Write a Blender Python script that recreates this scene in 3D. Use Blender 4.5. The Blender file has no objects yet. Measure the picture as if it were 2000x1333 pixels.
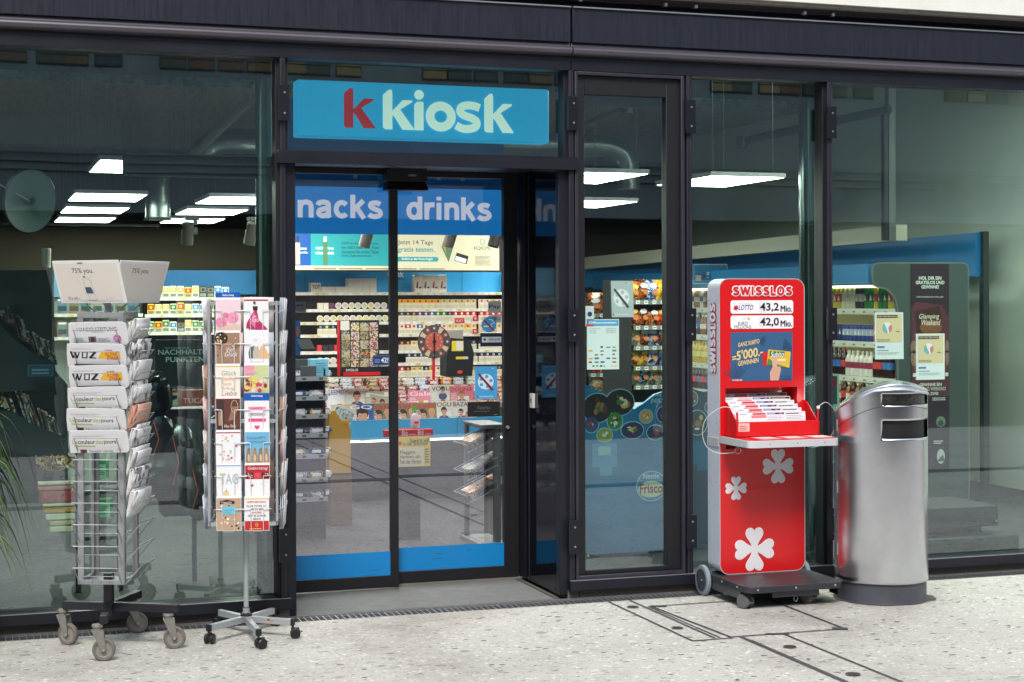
import bpy, bmesh, math, random
from mathutils import Matrix, Vector
random.seed(7)
rad = math.radians
S = bpy.context.scene
COL = S.collection
# ------------------------------------------------------------------ camera, sky, sun, exposure
PSI, FPX, EYE, CY, ROLL = rad(18.42), 3182.0, 1.6, -8.22, .003
sn, cs = math.sin(PSI), math.cos(PSI)
cam = bpy.data.cameras.new('camera'); camo = bpy.data.objects.new('camera', cam); COL.objects.link(camo)
S.camera = camo
cam.sensor_width = 36; cam.lens = FPX / 2000 * 36; cam.shift_y = -77.5 / 2000
cam.clip_start = .1; cam.clip_end = 2000
rt = Vector((cs, -sn, 0)); up = Vector((0, 0, 1)); fw = Vector((sn, cs, 0))
r2 = (rt - ROLL * up).normalized(); u2 = (up + ROLL * rt).normalized()
camo.matrix_world = Matrix(((r2.x, u2.x, -fw.x, 0), (r2.y, u2.y, -fw.y, CY), (r2.z, u2.z, -fw.z, EYE), (0, 0, 0, 1)))
W = bpy.data.worlds.new('World'); S.world = W; W.use_nodes = True
wn = W.node_tree; bg = wn.nodes['Background']
sky = wn.nodes.new('ShaderNodeTexSky'); sky.sky_type = 'NISHITA'; sky.sun_disc = False
SUN_EL, SUN_ROT = rad(50), rad(200)
sky.sun_elevation = SUN_EL; sky.sun_rotation = SUN_ROT
hs = wn.nodes.new('ShaderNodeHueSaturation'); hs.inputs['Saturation'].default_value = .45
wn.links.new(sky.outputs[0], hs.inputs['Color']); wn.links.new(hs.outputs[0], bg.inputs[0])
bg.inputs[1].default_value = .15
sl = bpy.data.lights.new('sun', 'SUN'); sl.energy = 1.7; sl.angle = rad(16); sl.color = (1, .93, .84)
so = bpy.data.objects.new('sun', sl); COL.objects.link(so)
sd = Vector((math.sin(SUN_ROT) * math.cos(SUN_EL), math.cos(SUN_ROT) * math.cos(SUN_EL), math.sin(SUN_EL)))
so.rotation_euler = sd.to_track_quat('Z', 'Y').to_euler(); so.location = (0, -6, 12)
S.view_settings.view_transform = 'Standard'; S.view_settings.look = 'None'
S.view_settings.exposure = .86; S.view_settings.gamma = 1
S.cycles.max_bounces = 10; S.cycles.transparent_max_bounces = 24; S.cycles.caustics_reflective = False
S.cycles.use_denoising = True; S.cycles.sample_clamp_indirect = 6

# ------------------------------------------------------------------ helpers
def ab(px, py):
    du, dv = px - 1000, py - 589
    return du - ROLL * dv, dv + ROLL * du
def P(px, py, Y):
    "photo position -> point on the vertical plane y=Y"
    a, b = ab(px, py); Z = (Y - CY) / (cs - a / FPX * sn)
    return Vector((Z * (sn + a / FPX * cs), Y, EYE - b * Z / FPX))
def G(px, py, z=0.):
    "photo position -> point on the level z"
    a, b = ab(px, py); Z = (EYE - z) * FPX / b
    return Vector((Z * (sn + a / FPX * cs), Z * (cs - a / FPX * sn) + CY, z))
def lin(c): return tuple((v / 255 / 12.92) if v <= 10 else ((v / 255 + .055) / 1.055) ** 2.4 for v in c)
MATS = {}
def M(name, rgb, rough=.5, metal=0., var=0., vs=6., bump=0., bs=40., emit=0., spec=.5, coat=0., raw=False, mapping=(1, 1, 1), alpha=1.):
    if name in MATS: return MATS[name]
    m = bpy.data.materials.new(name); m.use_nodes = True; nt = m.node_tree; N = nt.nodes; L = nt.links
    b = N['Principled BSDF']; c = rgb if raw else lin(rgb)
    b.inputs['Base Color'].default_value = (*c, 1); b.inputs['Roughness'].default_value = rough
    b.inputs['Metallic'].default_value = metal; b.inputs['Specular IOR Level'].default_value = spec
    b.inputs['Coat Weight'].default_value = coat
    if alpha < 1: b.inputs['Alpha'].default_value = alpha
    if emit: b.inputs['Emission Color'].default_value = (*c, 1); b.inputs['Emission Strength'].default_value = emit
    if var or bump:
        tc = N.new('ShaderNodeTexCoord'); mp = N.new('ShaderNodeMapping'); mp.inputs['Scale'].default_value = mapping
        L.new(tc.outputs['Object'], mp.inputs[0])
    if var:
        n = N.new('ShaderNodeTexNoise'); n.inputs['Scale'].default_value = vs; n.inputs['Detail'].default_value = 6; n.inputs['Roughness'].default_value = .65
        L.new(mp.outputs[0], n.inputs['Vector'])
        r = N.new('ShaderNodeValToRGB'); e = r.color_ramp.elements
        e[0].position = .3; e[1].position = .7
        e[0].color = (*[v * (1 - var) for v in c], 1); e[1].color = (*[min(1, v * (1 + var)) for v in c], 1)
        L.new(n.outputs['Fac'], r.inputs[0]); L.new(r.outputs[0], b.inputs['Base Color'])
        mr = N.new('ShaderNodeMapRange'); mr.inputs['To Min'].default_value = max(0, rough - .12 * min(1, var * 3)); mr.inputs['To Max'].default_value = min(1, rough + .12 * min(1, var * 3))
        L.new(n.outputs['Fac'], mr.inputs[0]); L.new(mr.outputs[0], b.inputs['Roughness'])
    if bump:
        n2 = N.new('ShaderNodeTexNoise'); n2.inputs['Scale'].default_value = bs; n2.inputs['Detail'].default_value = 4
        L.new(mp.outputs[0], n2.inputs['Vector']); bp = N.new('ShaderNodeBump'); bp.inputs['Strength'].default_value = bump; bp.inputs['Distance'].default_value = .01
        L.new(n2.outputs['Fac'], bp.inputs['Height']); L.new(bp.outputs[0], b.inputs['Normal'])
    MATS[name] = m; return m
def C(r, g, b, rough=.55, **k): return M('ink_%d_%d_%d' % (r, g, b), (r, g, b), rough, **k)
def printmat(name, cols, scale=9., rough=.35, emit=0.):
    "printed wrapper: irregular patches of the given inks, different on every object"
    if name in MATS: return MATS[name]
    m = bpy.data.materials.new(name); m.use_nodes = True; nt = m.node_tree; N = nt.nodes; L = nt.links; b = N['Principled BSDF']
    tc = N.new('ShaderNodeTexCoord'); oi = N.new('ShaderNodeObjectInfo'); ml = N.new('ShaderNodeMath'); ml.operation = 'MULTIPLY'; ml.inputs[1].default_value = 37.
    L.new(oi.outputs['Random'], ml.inputs[0]); ad = N.new('ShaderNodeVectorMath'); ad.operation = 'ADD'
    L.new(tc.outputs['Object'], ad.inputs[0]); L.new(ml.outputs[0], ad.inputs[1])
    n = N.new('ShaderNodeTexNoise'); n.inputs['Scale'].default_value = scale; n.inputs['Detail'].default_value = 5; n.inputs['Distortion'].default_value = 1.2
    L.new(ad.outputs[0], n.inputs['Vector']); r = N.new('ShaderNodeValToRGB'); r.color_ramp.interpolation = 'CONSTANT'
    el = r.color_ramp.elements
    while len(el) < len(cols): el.new(.5)
    for i, c in enumerate(cols): el[i].position = 0 if i == 0 else .3 + .4 * i / len(cols); el[i].color = (*lin(c), 1)
    L.new(n.outputs['Fac'], r.inputs[0]); L.new(r.outputs[0], b.inputs['Base Color']); b.inputs['Roughness'].default_value = rough
    if emit: L.new(r.outputs[0], b.inputs['Emission Color']); b.inputs['Emission Strength'].default_value = emit
    MATS[name] = m; return m
def glassmat(name, tint, ior=1.85, refl=(1, 1, 1)):
    if name in MATS: return MATS[name]
    m = bpy.data.materials.new(name); m.use_nodes = True; nt = m.node_tree; N = nt.nodes; L = nt.links
    N.remove(N['Principled BSDF']); o = N['Material Output']
    t = N.new('ShaderNodeBsdfTransparent'); t.inputs[0].default_value = (*tint, 1)
    g = N.new('ShaderNodeBsdfGlossy'); g.inputs['Roughness'].default_value = 0.0; g.inputs['Color'].default_value = (*refl, 1)
    f = N.new('ShaderNodeFresnel'); f.inputs['IOR'].default_value = ior
    # very slight waviness of real float glass
    tc = N.new('ShaderNodeTexCoord'); n = N.new('ShaderNodeTexNoise'); n.inputs['Scale'].default_value = 1.6; n.inputs['Detail'].default_value = 1
    bp = N.new('ShaderNodeBump'); bp.inputs['Strength'].default_value = .012; bp.inputs['Distance'].default_value = .02
    L.new(tc.outputs['Object'], n.inputs['Vector']); L.new(n.outputs['Fac'], bp.inputs['Height']); L.new(bp.outputs[0], g.inputs['Normal'])
    ge = N.new('ShaderNodeNewGeometry'); su = N.new('ShaderNodeMath'); su.operation = 'SUBTRACT'; su.inputs[0].default_value = 1; L.new(ge.outputs['Backfacing'], su.inputs[1])
    mm = N.new('ShaderNodeMath'); mm.operation = 'MULTIPLY'; L.new(f.outputs[0], mm.inputs[0]); L.new(su.outputs[0], mm.inputs[1])
    mx = N.new('ShaderNodeMixShader'); L.new(mm.outputs[0], mx.inputs[0]); L.new(t.outputs[0], mx.inputs[1]); L.new(g.outputs[0], mx.inputs[2]); L.new(mx.outputs[0], o.inputs[0])
    MATS[name] = m; return m

def FR(o=(0, 0, 0), ang=0., tilt=0.):
    "frame for work on a face: u right, v up, n out of the face. ang turns it about the vertical, tilt leans its top back"
    a = rad(ang); ex = Vector((math.cos(a), math.sin(a), 0)); n = Vector((math.sin(a), -math.cos(a), 0)); v = Vector((0, 0, 1))
    if tilt: R = Matrix.Rotation(rad(-tilt), 3, ex); n = R @ n; v = R @ v
    return Matrix(((ex.x, v.x, n.x, o[0]), (ex.y, v.y, n.y, o[1]), (ex.z, v.z, n.z, o[2]), (0, 0, 0, 1)))
FL = FR()   # facade facing
TXT = {}
def textpoly(s, off):
    if 'M' in s or 'Ä' in s: off = 0
    k = (s, off)
    if k in TXT: return TXT[k]
    cu = bpy.data.curves.new('t', 'FONT'); cu.body = s; cu.size = 1; cu.offset = off; cu.resolution_u = 3
    ob = bpy.data.objects.new('t', cu); COL.objects.link(ob)
    dg = bpy.context.evaluated_depsgraph_get(); me = bpy.data.meshes.new_from_object(ob.evaluated_get(dg))
    vs = [v.co.copy() for v in me.vertices]; fs = [tuple(p.vertices) for p in me.polygons]
    flip = [me.polygons[i].normal.z < 0 for i in range(len(fs))]
    fs = [f[::-1] if fl else f for f, fl in zip(fs, flip)]
    bpy.data.objects.remove(ob); bpy.data.curves.remove(cu); bpy.data.meshes.remove(me)
    x0 = min(v.x for v in vs); x1 = max(v.x for v in vs); y0 = min(v.y for v in vs); y1 = max(v.y for v in vs)
    TXT[k] = ([((v.x - x0), (v.y - y0)) for v in vs], fs, x1 - x0, y1 - y0); return TXT[k]
def crom(pts, n=6, closed=False):
    out = []; m = len(pts); rng = range(m if closed else m - 1)
    for i in rng:
        if closed: p = [pts[(i - 1) % m], pts[i], pts[(i + 1) % m], pts[(i + 2) % m]]
        else: p = [pts[max(0, i - 1)], pts[i], pts[i + 1], pts[min(m - 1, i + 2)]]
        for k in range(n):
            t = k / n
            out.append(tuple(.5 * (2 * p[1][j] + (p[2][j] - p[0][j]) * t + (2 * p[0][j] - 5 * p[1][j] + 4 * p[2][j] - p[3][j]) * t * t + (3 * p[1][j] - p[0][j] - 3 * p[2][j] + p[3][j]) * t ** 3) for j in range(len(p[0]))))
    if not closed: out.append(tuple(pts[-1]))
    return out
def ell(cx, cy, rx, ry, a0=0, a1=360, n=20):
    return [(cx + rx * math.cos(rad(a0 + (a1 - a0) * i / n)), cy + ry * math.sin(rad(a0 + (a1 - a0) * i / n))) for i in range(n if a1 - a0 == 360 else n + 1)]
XH = .74
SP = [(.46, .60), (.38, .655), (.27, .665), (.15, .63), (.115, .54), (.18, .45), (.30, .385), (.42, .32), (.47, .20), (.39, .10), (.26, .075), (.14, .10), (.06, .17)]
def sc_(pts, ky): return [(x, y * ky) for x, y in pts]
# bold stroke lettering: glyph -> (advance, [(points, closed)])
GL = {
 's': (.56, [(crom(SP), 0)]),
 'S': (.66, [(crom([(x * 1.15, y * 1.26 + .02) for x, y in SP]), 0)]),
 'n': (.60, [([(.09, 0), (.09, XH)], 0), (crom([(.10, .44), (.13, .58), (.27, .655), (.41, .61), (.46, .46), (.46, 0)]), 0)]),
 'a': (.60, [(crom([(.08, .53), (.12, .625), (.27, .665), (.41, .625), (.44, .50), (.44, .2), (.445, .10), (.48, .0)]), 0), (crom([(.43, .40), (.28, .375), (.13, .30), (.11, .17), (.22, .08), (.36, .11), (.43, .22)], closed=True), 1)]),
 'c': (.56, [(ell(.29, .37, .20, .29, 42, 318, 18), 0)]),
 'k': (.57, [([(.09, 0), (.09, 1)], 0), ([(.46, .755), (.13, .36)], 0), ([(.22, .46), (.48, -.02)], 0)]),
 'd': (.63, [([(.49, 0), (.49, 1)], 0), (ell(.275, .37, .195, .29), 1)]),
 'r': (.42, [([(.09, 0), (.09, XH)], 0), (crom([(.10, .40), (.14, .56), (.24, .645), (.38, .645)]), 0)]),
 'i': (.28, [([(.10, 0), (.10, XH)], 0), ([(.10, .84), (.10, 1.0)], 0)]),
 'W': (.98, [([(.05, 1), (.27, .04)], 0), ([(.25, .04), (.47, .96)], 0), ([(.45, .96), (.67, .04)], 0), ([(.65, .04), (.88, 1)], 0)]),
 'I': (.30, [([(.11, 0), (.11, 1)], 0)]),
 'L': (.54, [([(.11, 1), (.11, 0)], 0), ([(.11, .09), (.50, .09)], 0)]),
 'O': (.78, [(ell(.37, .5, .27, .42), 1)]),
}
class MB:
    def __init__(s): s.v = []; s.f = []; s.m = []; s.mats = []
    def mi(s, m):
        if m not in s.mats: s.mats.append(m)
        return s.mats.index(m)
    def add(s, vs, fs, mat, T=None):
        o = len(s.v); i = s.mi(mat)
        for v in vs:
            v = Vector(v)
            if T is not None: v = T @ v
            s.v.append(v)
        for f in fs: s.f.append([o + k for k in f]); s.m.append(i)
        return s
    def box(s, x0, y0, z0, x1, y1, z1, mat, T=None):
        if x0 > x1: x0, x1 = x1, x0
        if y0 > y1: y0, y1 = y1, y0
        if z0 > z1: z0, z1 = z1, z0
        vs = [(x0, y0, z0), (x1, y0, z0), (x1, y1, z0), (x0, y1, z0), (x0, y0, z1), (x1, y0, z1), (x1, y1, z1), (x0, y1, z1)]
        return s.add(vs, [(0, 3, 2, 1), (4, 5, 6, 7), (0, 1, 5, 4), (1, 2, 6, 5), (2, 3, 7, 6), (3, 0, 4, 7)], mat, T)
    def rect(s, T, u0, v0, u1, v1, n, mat): return s.add([(u0, v0, n), (u1, v0, n), (u1, v1, n), (u0, v1, n)], [(0, 1, 2, 3)], mat, T)
    def poly(s, T, pts, n, mat):
        a = sum(pts[i][0] * pts[(i + 1) % len(pts)][1] - pts[(i + 1) % len(pts)][0] * pts[i][1] for i in range(len(pts)))
        if a < 0: pts = pts[::-1]
        return s.add([(p[0], p[1], n) for p in pts], [tuple(range(len(pts)))], mat, T)
    def disc(s, T, cu, cv, r, n, mat, rv=None, k=20): return s.poly(T, ell(cu, cv, r, rv or r, n=k), n, mat)
    def prism(s, T, pts, n0, n1, mat, side=None):
        a = sum(pts[i][0] * pts[(i + 1) % len(pts)][1] - pts[(i + 1) % len(pts)][0] * pts[i][1] for i in range(len(pts)))
        if a < 0: pts = pts[::-1]
        if n0 > n1: n0, n1 = n1, n0
        k = len(pts); vs = [(p[0], p[1], n1) for p in pts] + [(p[0], p[1], n0) for p in pts]
        s.add(vs, [tuple(range(k)), tuple(range(2 * k - 1, k - 1, -1))], mat, T)
        return s.add(vs, [(i, k + i, k + (i + 1) % k, (i + 1) % k) for i in range(k)], side or mat, T)
    def tube(s, pts, r, mat, n=8, T=None, closed=False, caps=True):
        pts = [Vector(p) for p in pts]; k = len(pts); rs = r if isinstance(r, (list, tuple)) else [r] * k; vs = []; fs = []
        prev = None
        for i, p in enumerate(pts):
            if closed: d = pts[(i + 1) % k] - pts[i - 1]
            else: d = pts[min(i + 1, k - 1)] - pts[max(i - 1, 0)]
            d.normalize()
            if prev is None: a = Vector((0, 0, 1)) if abs(d.z) < .9 else Vector((1, 0, 0)); e = d.cross(a).normalized()
            else: e = (prev - d * prev.dot(d)).normalized()
            prev = e; g = d.cross(e)
            for j in range(n):
                t = 2 * math.pi * j / n; vs.append(p + (e * math.cos(t) + g * math.sin(t)) * rs[i])
        for i in range(k if closed else k - 1):
            for j in range(n):
                a0 = i * n + j; a1 = i * n + (j + 1) % n; b0 = ((i + 1) % k) * n + j; b1 = ((i + 1) % k) * n + (j + 1) % n
                fs.append((a0, a1, b1, b0))
        if caps and not closed: fs.append(tuple(range(n - 1, -1, -1))); fs.append(tuple(range((k - 1) * n, k * n)))
        return s.add(vs, fs, mat, T)
    def lathe(s, prof, mat, n=24, T=None, axis='z'):
        vs = []; fs = []; k = len(prof)
        for r, z in prof:
            for j in range(n):
                t = 2 * math.pi * j / n; c, d = r * math.cos(t), r * math.sin(t)
                vs.append((c, d, z) if axis == 'z' else ((c, z, d) if axis == 'y' else (z, c, d)))
        for i in range(k - 1):
            for j in range(n):
                q = (i * n + j, i * n + (j + 1) % n, (i + 1) * n + (j + 1) % n, (i + 1) * n + j)
                fs.append(q if axis != 'y' else q[::-1])
        return s.add(vs, fs, mat, T)
    def text(s, T, st, u, v, w, h, n, mat, off=.0, shear=0.):
        vs, fs, tw, th = textpoly(st, off)
        w = w or tw / th * h; h = h or th / tw * w
        return s.add([(u + x / tw * w + y / th * shear, v + y / th * h, n) for x, y in vs], fs, mat, T)
    def stroke(s, T, pts, w, n, mat, closed=False):
        k = len(pts); L = []; Rr = []
        for i in range(k):
            if closed: p, q = pts[i - 1], pts[(i + 1) % k]
            else: p, q = pts[max(0, i - 1)], pts[min(k - 1, i + 1)]
            dx, dy = q[0] - p[0], q[1] - p[1]; l = math.hypot(dx, dy) or 1; nx, ny = -dy / l * w / 2, dx / l * w / 2
            L.append((pts[i][0] + nx, pts[i][1] + ny, n + i * 1e-5)); Rr.append((pts[i][0] - nx, pts[i][1] - ny, n + i * 1e-5))
        fs = []
        for i in range(k if closed else k - 1): j = (i + 1) % k; fs.append((k + i, k + j, j, i))
        return s.add(L + Rr, fs, mat, T)
    def word(s, T, st, u, v, w, h, n, mat, wt=.18, gap=0., grow=0., rounddot=False):
        "bold lettering out of strokes, w wide (None: natural), h = capital height"
        tot = sum(GL[c][0] + gap if c != ' ' else .35 for c in st) - gap
        kx = (w / tot) if w else h; x = 0.; q = 0
        for c in st:
            if c == ' ': x += .35; continue
            for pts, cl in GL[c][1]:
                pp = list(pts)
                if c == 'i' and rounddot and pp[0][1] > .8: s.disc(T, u + (x + .10) * kx, v + .93 * h, .115 * h, n + q * .00015, mat); continue
                if grow and not cl:
                    (x0, y0), (x1, y1) = pp[0], pp[1]; l = math.hypot(x1 - x0, y1 - y0); pp[0] = (x0 - (x1 - x0) / l * grow / 2, y0 - (y1 - y0) / l * grow / 2)
                    (x0, y0), (x1, y1) = pp[-1], pp[-2]; l = math.hypot(x1 - x0, y1 - y0); pp[-1] = (x0 - (x1 - x0) / l * grow / 2, y0 - (y1 - y0) / l * grow / 2)
                q += 1
                s.stroke(T, [(u + (x + a) * kx, v + b * h) for a, b in pp], (wt + grow) * h, n + q * .00015, mat, cl)
            x += GL[c][0] + gap
        return s
    def lines(s, T, u0, v0, u1, v1, k, n, mat, fill=.45, seed=1):
        "rows of print too small to read"
        r = random.Random(seed); dv = (v1 - v0) / k
        for i in range(k):
            x = u0; e = u1 - r.random() * (u1 - u0) * .25
            while x < e:
                l = min((u1 - u0) * (.05 + .12 * r.random()), e - x); s.rect(T, x, v0 + dv * i, x + l, v0 + dv * (i + fill), n, mat); x += l + (u1 - u0) * .02
        return s
    def build(s, name, parent=None, bevel=0., world=False, loc=None, seg=2):
        me = bpy.data.meshes.new(name)
        off = Vector((0, 0, 0))
        if world and parent is not None:
            p = parent
            while p is not None: off += p.location; p = p.parent
        if loc is not None: off = Vector(loc)
        me.from_pydata([tuple(v - off) for v in s.v], [], s.f)
        for m in s.mats: me.materials.append(m)
        me.polygons.foreach_set('material_index', s.m); me.polygons.foreach_set('use_smooth', [True] * len(s.f))
        me.update(); me.set_sharp_from_angle(angle=rad(32))
        o = bpy.data.objects.new(name, me); COL.objects.link(o)
        if parent is not None: o.parent = parent
        if loc is not None: o.location = loc
        if bevel:
            b = o.modifiers.new('bevel', 'BEVEL'); b.width = bevel; b.segments = seg; b.limit_method = 'ANGLE'; b.angle_limit = rad(40); b.harden_normals = False
        return o
def tag(o, label=None, cat=None, group=None, kind=None):
    if label: o['label'] = label
    if cat: o['category'] = cat
    if group: o['group'] = group
    if kind: o['kind'] = kind
    return o
def TH(name, label, cat, loc=(0, 0, 0), rotz=0., group=None):
    o = bpy.data.objects.new(name, None); o.empty_display_size = .1; COL.objects.link(o)
    o.location = loc; o.rotation_euler = (0, 0, rotz); return tag(o, label, cat, group)
def copy_tree(o, parent=None):
    c = o.copy(); COL.objects.link(c); c.parent = parent
    for ch in [x for x in o.children]: copy_tree(ch, c)
    return c
ORD = ('first second third fourth fifth sixth seventh eighth ninth tenth eleventh twelfth thirteenth fourteenth fifteenth sixteenth '
       'seventeenth eighteenth nineteenth twentieth twenty-first twenty-second twenty-third twenty-fourth twenty-fifth twenty-sixth twenty-seventh twenty-eighth twenty-ninth thirtieth').split()
BASES = bpy.data.objects
PROTO = {}
def inst(key, maker, loc, rot=(0, 0, 0), scale=None, label=None, cat=None, group=None):
    "first use builds the thing itself; later uses copy it with its parts"
    if key not in PROTO: PROTO[key] = (maker(), [0])
    o, n = PROTO[key]
    if n[0]:
        c = o.copy(); COL.objects.link(c)
        for ch in o.children:
            d = ch.copy(); COL.objects.link(d); d.parent = c
        o = c
    n[0] += 1
    o.location = loc; o.rotation_euler = rot
    if scale: o.scale = scale
    tag(o, label, cat, group); return o

# ------------------------------------------------------------------ materials
frame_m = M('dark_anodised_metal', (21, 23, 34), .42, 0., var=.18, vs=5, spec=.45)
frame_l = M('paler_dark_metal', (52, 50, 62), .38, .2, var=.12, vs=9)
lip_m = M('bare_metal_and_highlight', (165, 165, 172), .35, .6, var=.1)
gasket = M('black_gasket', (18, 18, 24), .5)
blackp = M('black_plastic', (22, 22, 25), .4)
steelw = M('grey_wire_steel', (165, 167, 170), .32, .75, var=.12, vs=30)
alu = M('grey_aluminium', (172, 174, 178), .4, .35, var=.08, vs=20)
white = M('white_paper', (232, 232, 234), .6)
cream = M('cream_board', (226, 222, 205), .6)
redm = M('red_lacquer', (206, 22, 28), .32, coat=.25, var=.03, vs=3)
blue_f = M('blue_panel', (20, 118, 190), .35, var=.03, vs=2)
blue_s = M('shelf_blue', (35, 140, 195), .45, var=.04, vs=2)
shelf_w = M('cream_shelf', (215, 213, 200), .45)
shelf_d = M('dark_shelf_back', (30, 30, 34), .6)
glass_side = glassmat('green_window_glass', (.82, .93, .895), 2.4, (.84, .93, 1))
glass_door = glassmat('door_glass', (.93, .95, .96), 2.95, (.86, .87, 1))
LEDM = M('led_diffuser', (255, 250, 238), .5, emit=15.)
STRIPM = M('shelf_light_strip', (255, 240, 205), .5, emit=3.)

# ================================================================== THE SETTING
def pave_mat():
    m = bpy.data.materials.new('washed_concrete'); m.use_nodes = True; nt = m.node_tree; N = nt.nodes; L = nt.links; b = N['Principled BSDF']
    tc = N.new('ShaderNodeTexCoord')
    def noise(sc, det=5, rough=.6):
        n = N.new('ShaderNodeTexNoise'); n.inputs['Scale'].default_value = sc; n.inputs['Detail'].default_value = det; n.inputs['Roughness'].default_value = rough
        L.new(tc.outputs['Object'], n.inputs['Vector']); return n.outputs['Fac']
    def ramp(inp, p0, c0, p1, c1):
        r = N.new('ShaderNodeValToRGB'); e = r.color_ramp.elements; e[0].position = p0; e[1].position = p1; e[0].color = (*lin(c0), 1); e[1].color = (*lin(c1), 1); L.new(inp, r.inputs[0]); return r.outputs[0]
    def mixc(f, a, bb, mode='MIX'):
        x = N.new('ShaderNodeMix'); x.data_type = 'RGBA'; x.blend_type = mode
        (L.new(f, x.inputs[0]) if not isinstance(f, float) else setattr(x.inputs[0], 'default_value', f))
        L.new(a, x.inputs[6]); L.new(bb, x.inputs[7]); return x.outputs[2]
    base = ramp(noise(1.1, 6, .7), .3, (166, 164, 159), .7, (184, 182, 176))
    fine = ramp(noise(55, 4, .8), .35, (162, 160, 155), .6, (190, 188, 184))
    col = mixc(.45, base, fine)
    def chips(scale, thr, dens, c0, c1, stretch, seed):
        mp = N.new('ShaderNodeMapping'); mp.inputs['Scale'].default_value = stretch; mp.inputs['Location'].default_value = (seed, seed * 2, 0); mp.inputs['Rotation'].default_value = (0, 0, seed)
        n0 = N.new('ShaderNodeTexNoise'); n0.inputs['Scale'].default_value = scale * .7
        L.new(tc.outputs['Object'], n0.inputs['Vector']); ma = N.new('ShaderNodeVectorMath'); ma.operation = 'MULTIPLY_ADD'; ma.inputs[1].default_value = (.6 / scale,) * 3
        L.new(n0.outputs['Color'], ma.inputs[0]); L.new(tc.outputs['Object'], ma.inputs[2]); L.new(ma.outputs[0], mp.inputs[0])
        v = N.new('ShaderNodeTexVoronoi'); v.inputs['Scale'].default_value = scale; v.voronoi_dimensions = '2D'; L.new(mp.outputs[0], v.inputs['Vector'])
        sp = N.new('ShaderNodeSeparateColor'); L.new(v.outputs['Color'], sp.inputs[0])
        a = N.new('ShaderNodeMath'); a.operation = 'LESS_THAN'; a.inputs[1].default_value = dens; L.new(sp.outputs[0], a.inputs[0])
        t2 = N.new('ShaderNodeMath'); t2.operation = 'MULTIPLY'; t2.inputs[1].default_value = thr; L.new(sp.outputs[1], t2.inputs[0])
        d = N.new('ShaderNodeMath'); d.operation = 'LESS_THAN'; L.new(v.outputs['Distance'], d.inputs[0]); L.new(t2.outputs[0], d.inputs[1])
        mu = N.new('ShaderNodeMath'); mu.operation = 'MULTIPLY'; L.new(a.outputs[0], mu.inputs[0]); L.new(d.outputs[0], mu.inputs[1])
        return mu.outputs[0], ramp(sp.outputs[2], 0, c0, 1, c1)
    for k in ((62, .5, .30, (128, 126, 124), (178, 175, 170), (1, 1.2, 1), .3), (34, .42, .16, (124, 122, 120), (184, 180, 170), (1, 1.5, 1), 1.1), (40, .5, .22, (200, 198, 194), (214, 212, 208), (1, 1.2, 1), 2.3), (13, .36, .13, (134, 134, 132), (176, 173, 166), (1, 1.7, 1), 4.1), (19, .34, .10, (48, 46, 48), (100, 92, 88), (1, 1.8, 1), 5.2), (2.6, .10, .35, (138, 134, 128), (158, 154, 148), (1, 1.1, 1), 7.7)):
        f, c = chips(*k); col = mixc(f, col, c)
    st = ramp(noise(.7, 7, .75), .50, (255, 255, 255), .74, (180, 174, 166)); col = mixc(.8, col, st, 'MULTIPLY')
    L.new(col, b.inputs['Base Color']); b.inputs['Roughness'].default_value = .72
    bp = N.new('ShaderNodeBump'); bp.inputs['Strength'].default_value = .35; bp.inputs['Distance'].default_value = .003; L.new(noise(120, 3), bp.inputs['Height']); L.new(bp.outputs[0], b.inputs['Normal'])
    return m
pm = pave_mat()
b = MB(); b.add([(-400, -400, -.35), (400, -400, -.35), (400, 400, -.35), (-400, 400, -.35)], [(0, 1, 2, 3)], M('earth', (96, 94, 88), .9, var=.2)); tag(b.build('ground'), kind='structure')
b = MB(); b.box(-40, -9.35, -.3, 60, -.16, 0, pm); tag(b.build('pavement'), kind='structure')
b = MB(); b.box(-60, -26, -.3, 80, -9.35, -.1, M('asphalt', (58, 59, 62), .85, var=.18, vs=3, bump=.4, bs=200)); tag(b.build('road'), kind='structure')
# cable trench joints and cover plates cut into the paving
jm = M('dark_joint', (66, 64, 68), .8, var=.3, vs=30)
b = MB()
def joint(pts, w=.016, z=.004):
    for p, q in zip(pts, pts[1:]):
        p, q = Vector(p).to_2d(), Vector(q).to_2d(); d = (q - p).normalized(); nn = Vector((-d.y, d.x)) * w / 2; e = d * w * .2
        b.add([(*(p - e + nn), z), (*(p - e - nn), z), (*(q + e - nn), z), (*(q + e + nn), z)], [(0, 1, 2, 3)], jm)
joint([(3.219, -.17), (3.219, -1.225), (3.43, -1.222)], .014, .003)
joint([(3.340, -.17), (3.345, -1.2)], .013, .0034); joint([(3.362, -.36), (3.372, -1.2)], .009, .0038)
joint([(3.378, -.364), (4.05, -.372), (4.036, -1.212), (3.425, -1.205), (3.378, -.364)], .014, .0042)
joint([(3.38, -.36), (3.45, -.39)], .03, .0046); joint([(3.99, -1.19), (4.04, -1.215)], .05, .0046); joint([(3.62, -1.2), (3.72, -1.225)], .03, .0046)
joint([(3.475, -1.22), (3.475, -9.3)], .022, .003); joint([(3.488, -1.3), (3.488, -9.3)], .006, .0036)
joint([(3.698, -1.238), (3.698, -9.3)], .016, .003)
tag(b.build('pavement_joints'), kind='structure')
b = MB()
for px, py, r in ((1236, 1187, .030), (1323, 1228, .028), (1542.6, 1265, .030), (1666, 1318.7, .032), (1579, 1289.6, .008), (1440, 1330, .009)):
    g = G(px, py); T = Matrix.Translation((g.x, g.y, 0)); b.poly(T, ell(0, 0, r, r, n=20), .005, M('hole_dark', (34, 32, 34), .8)); b.stroke(T, ell(0, 0, r, r, n=20), .004, .0056, M('hole_rim', (120, 116, 110), .7), True)
tag(b.build('pavement_lifting_holes'), kind='structure')
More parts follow.
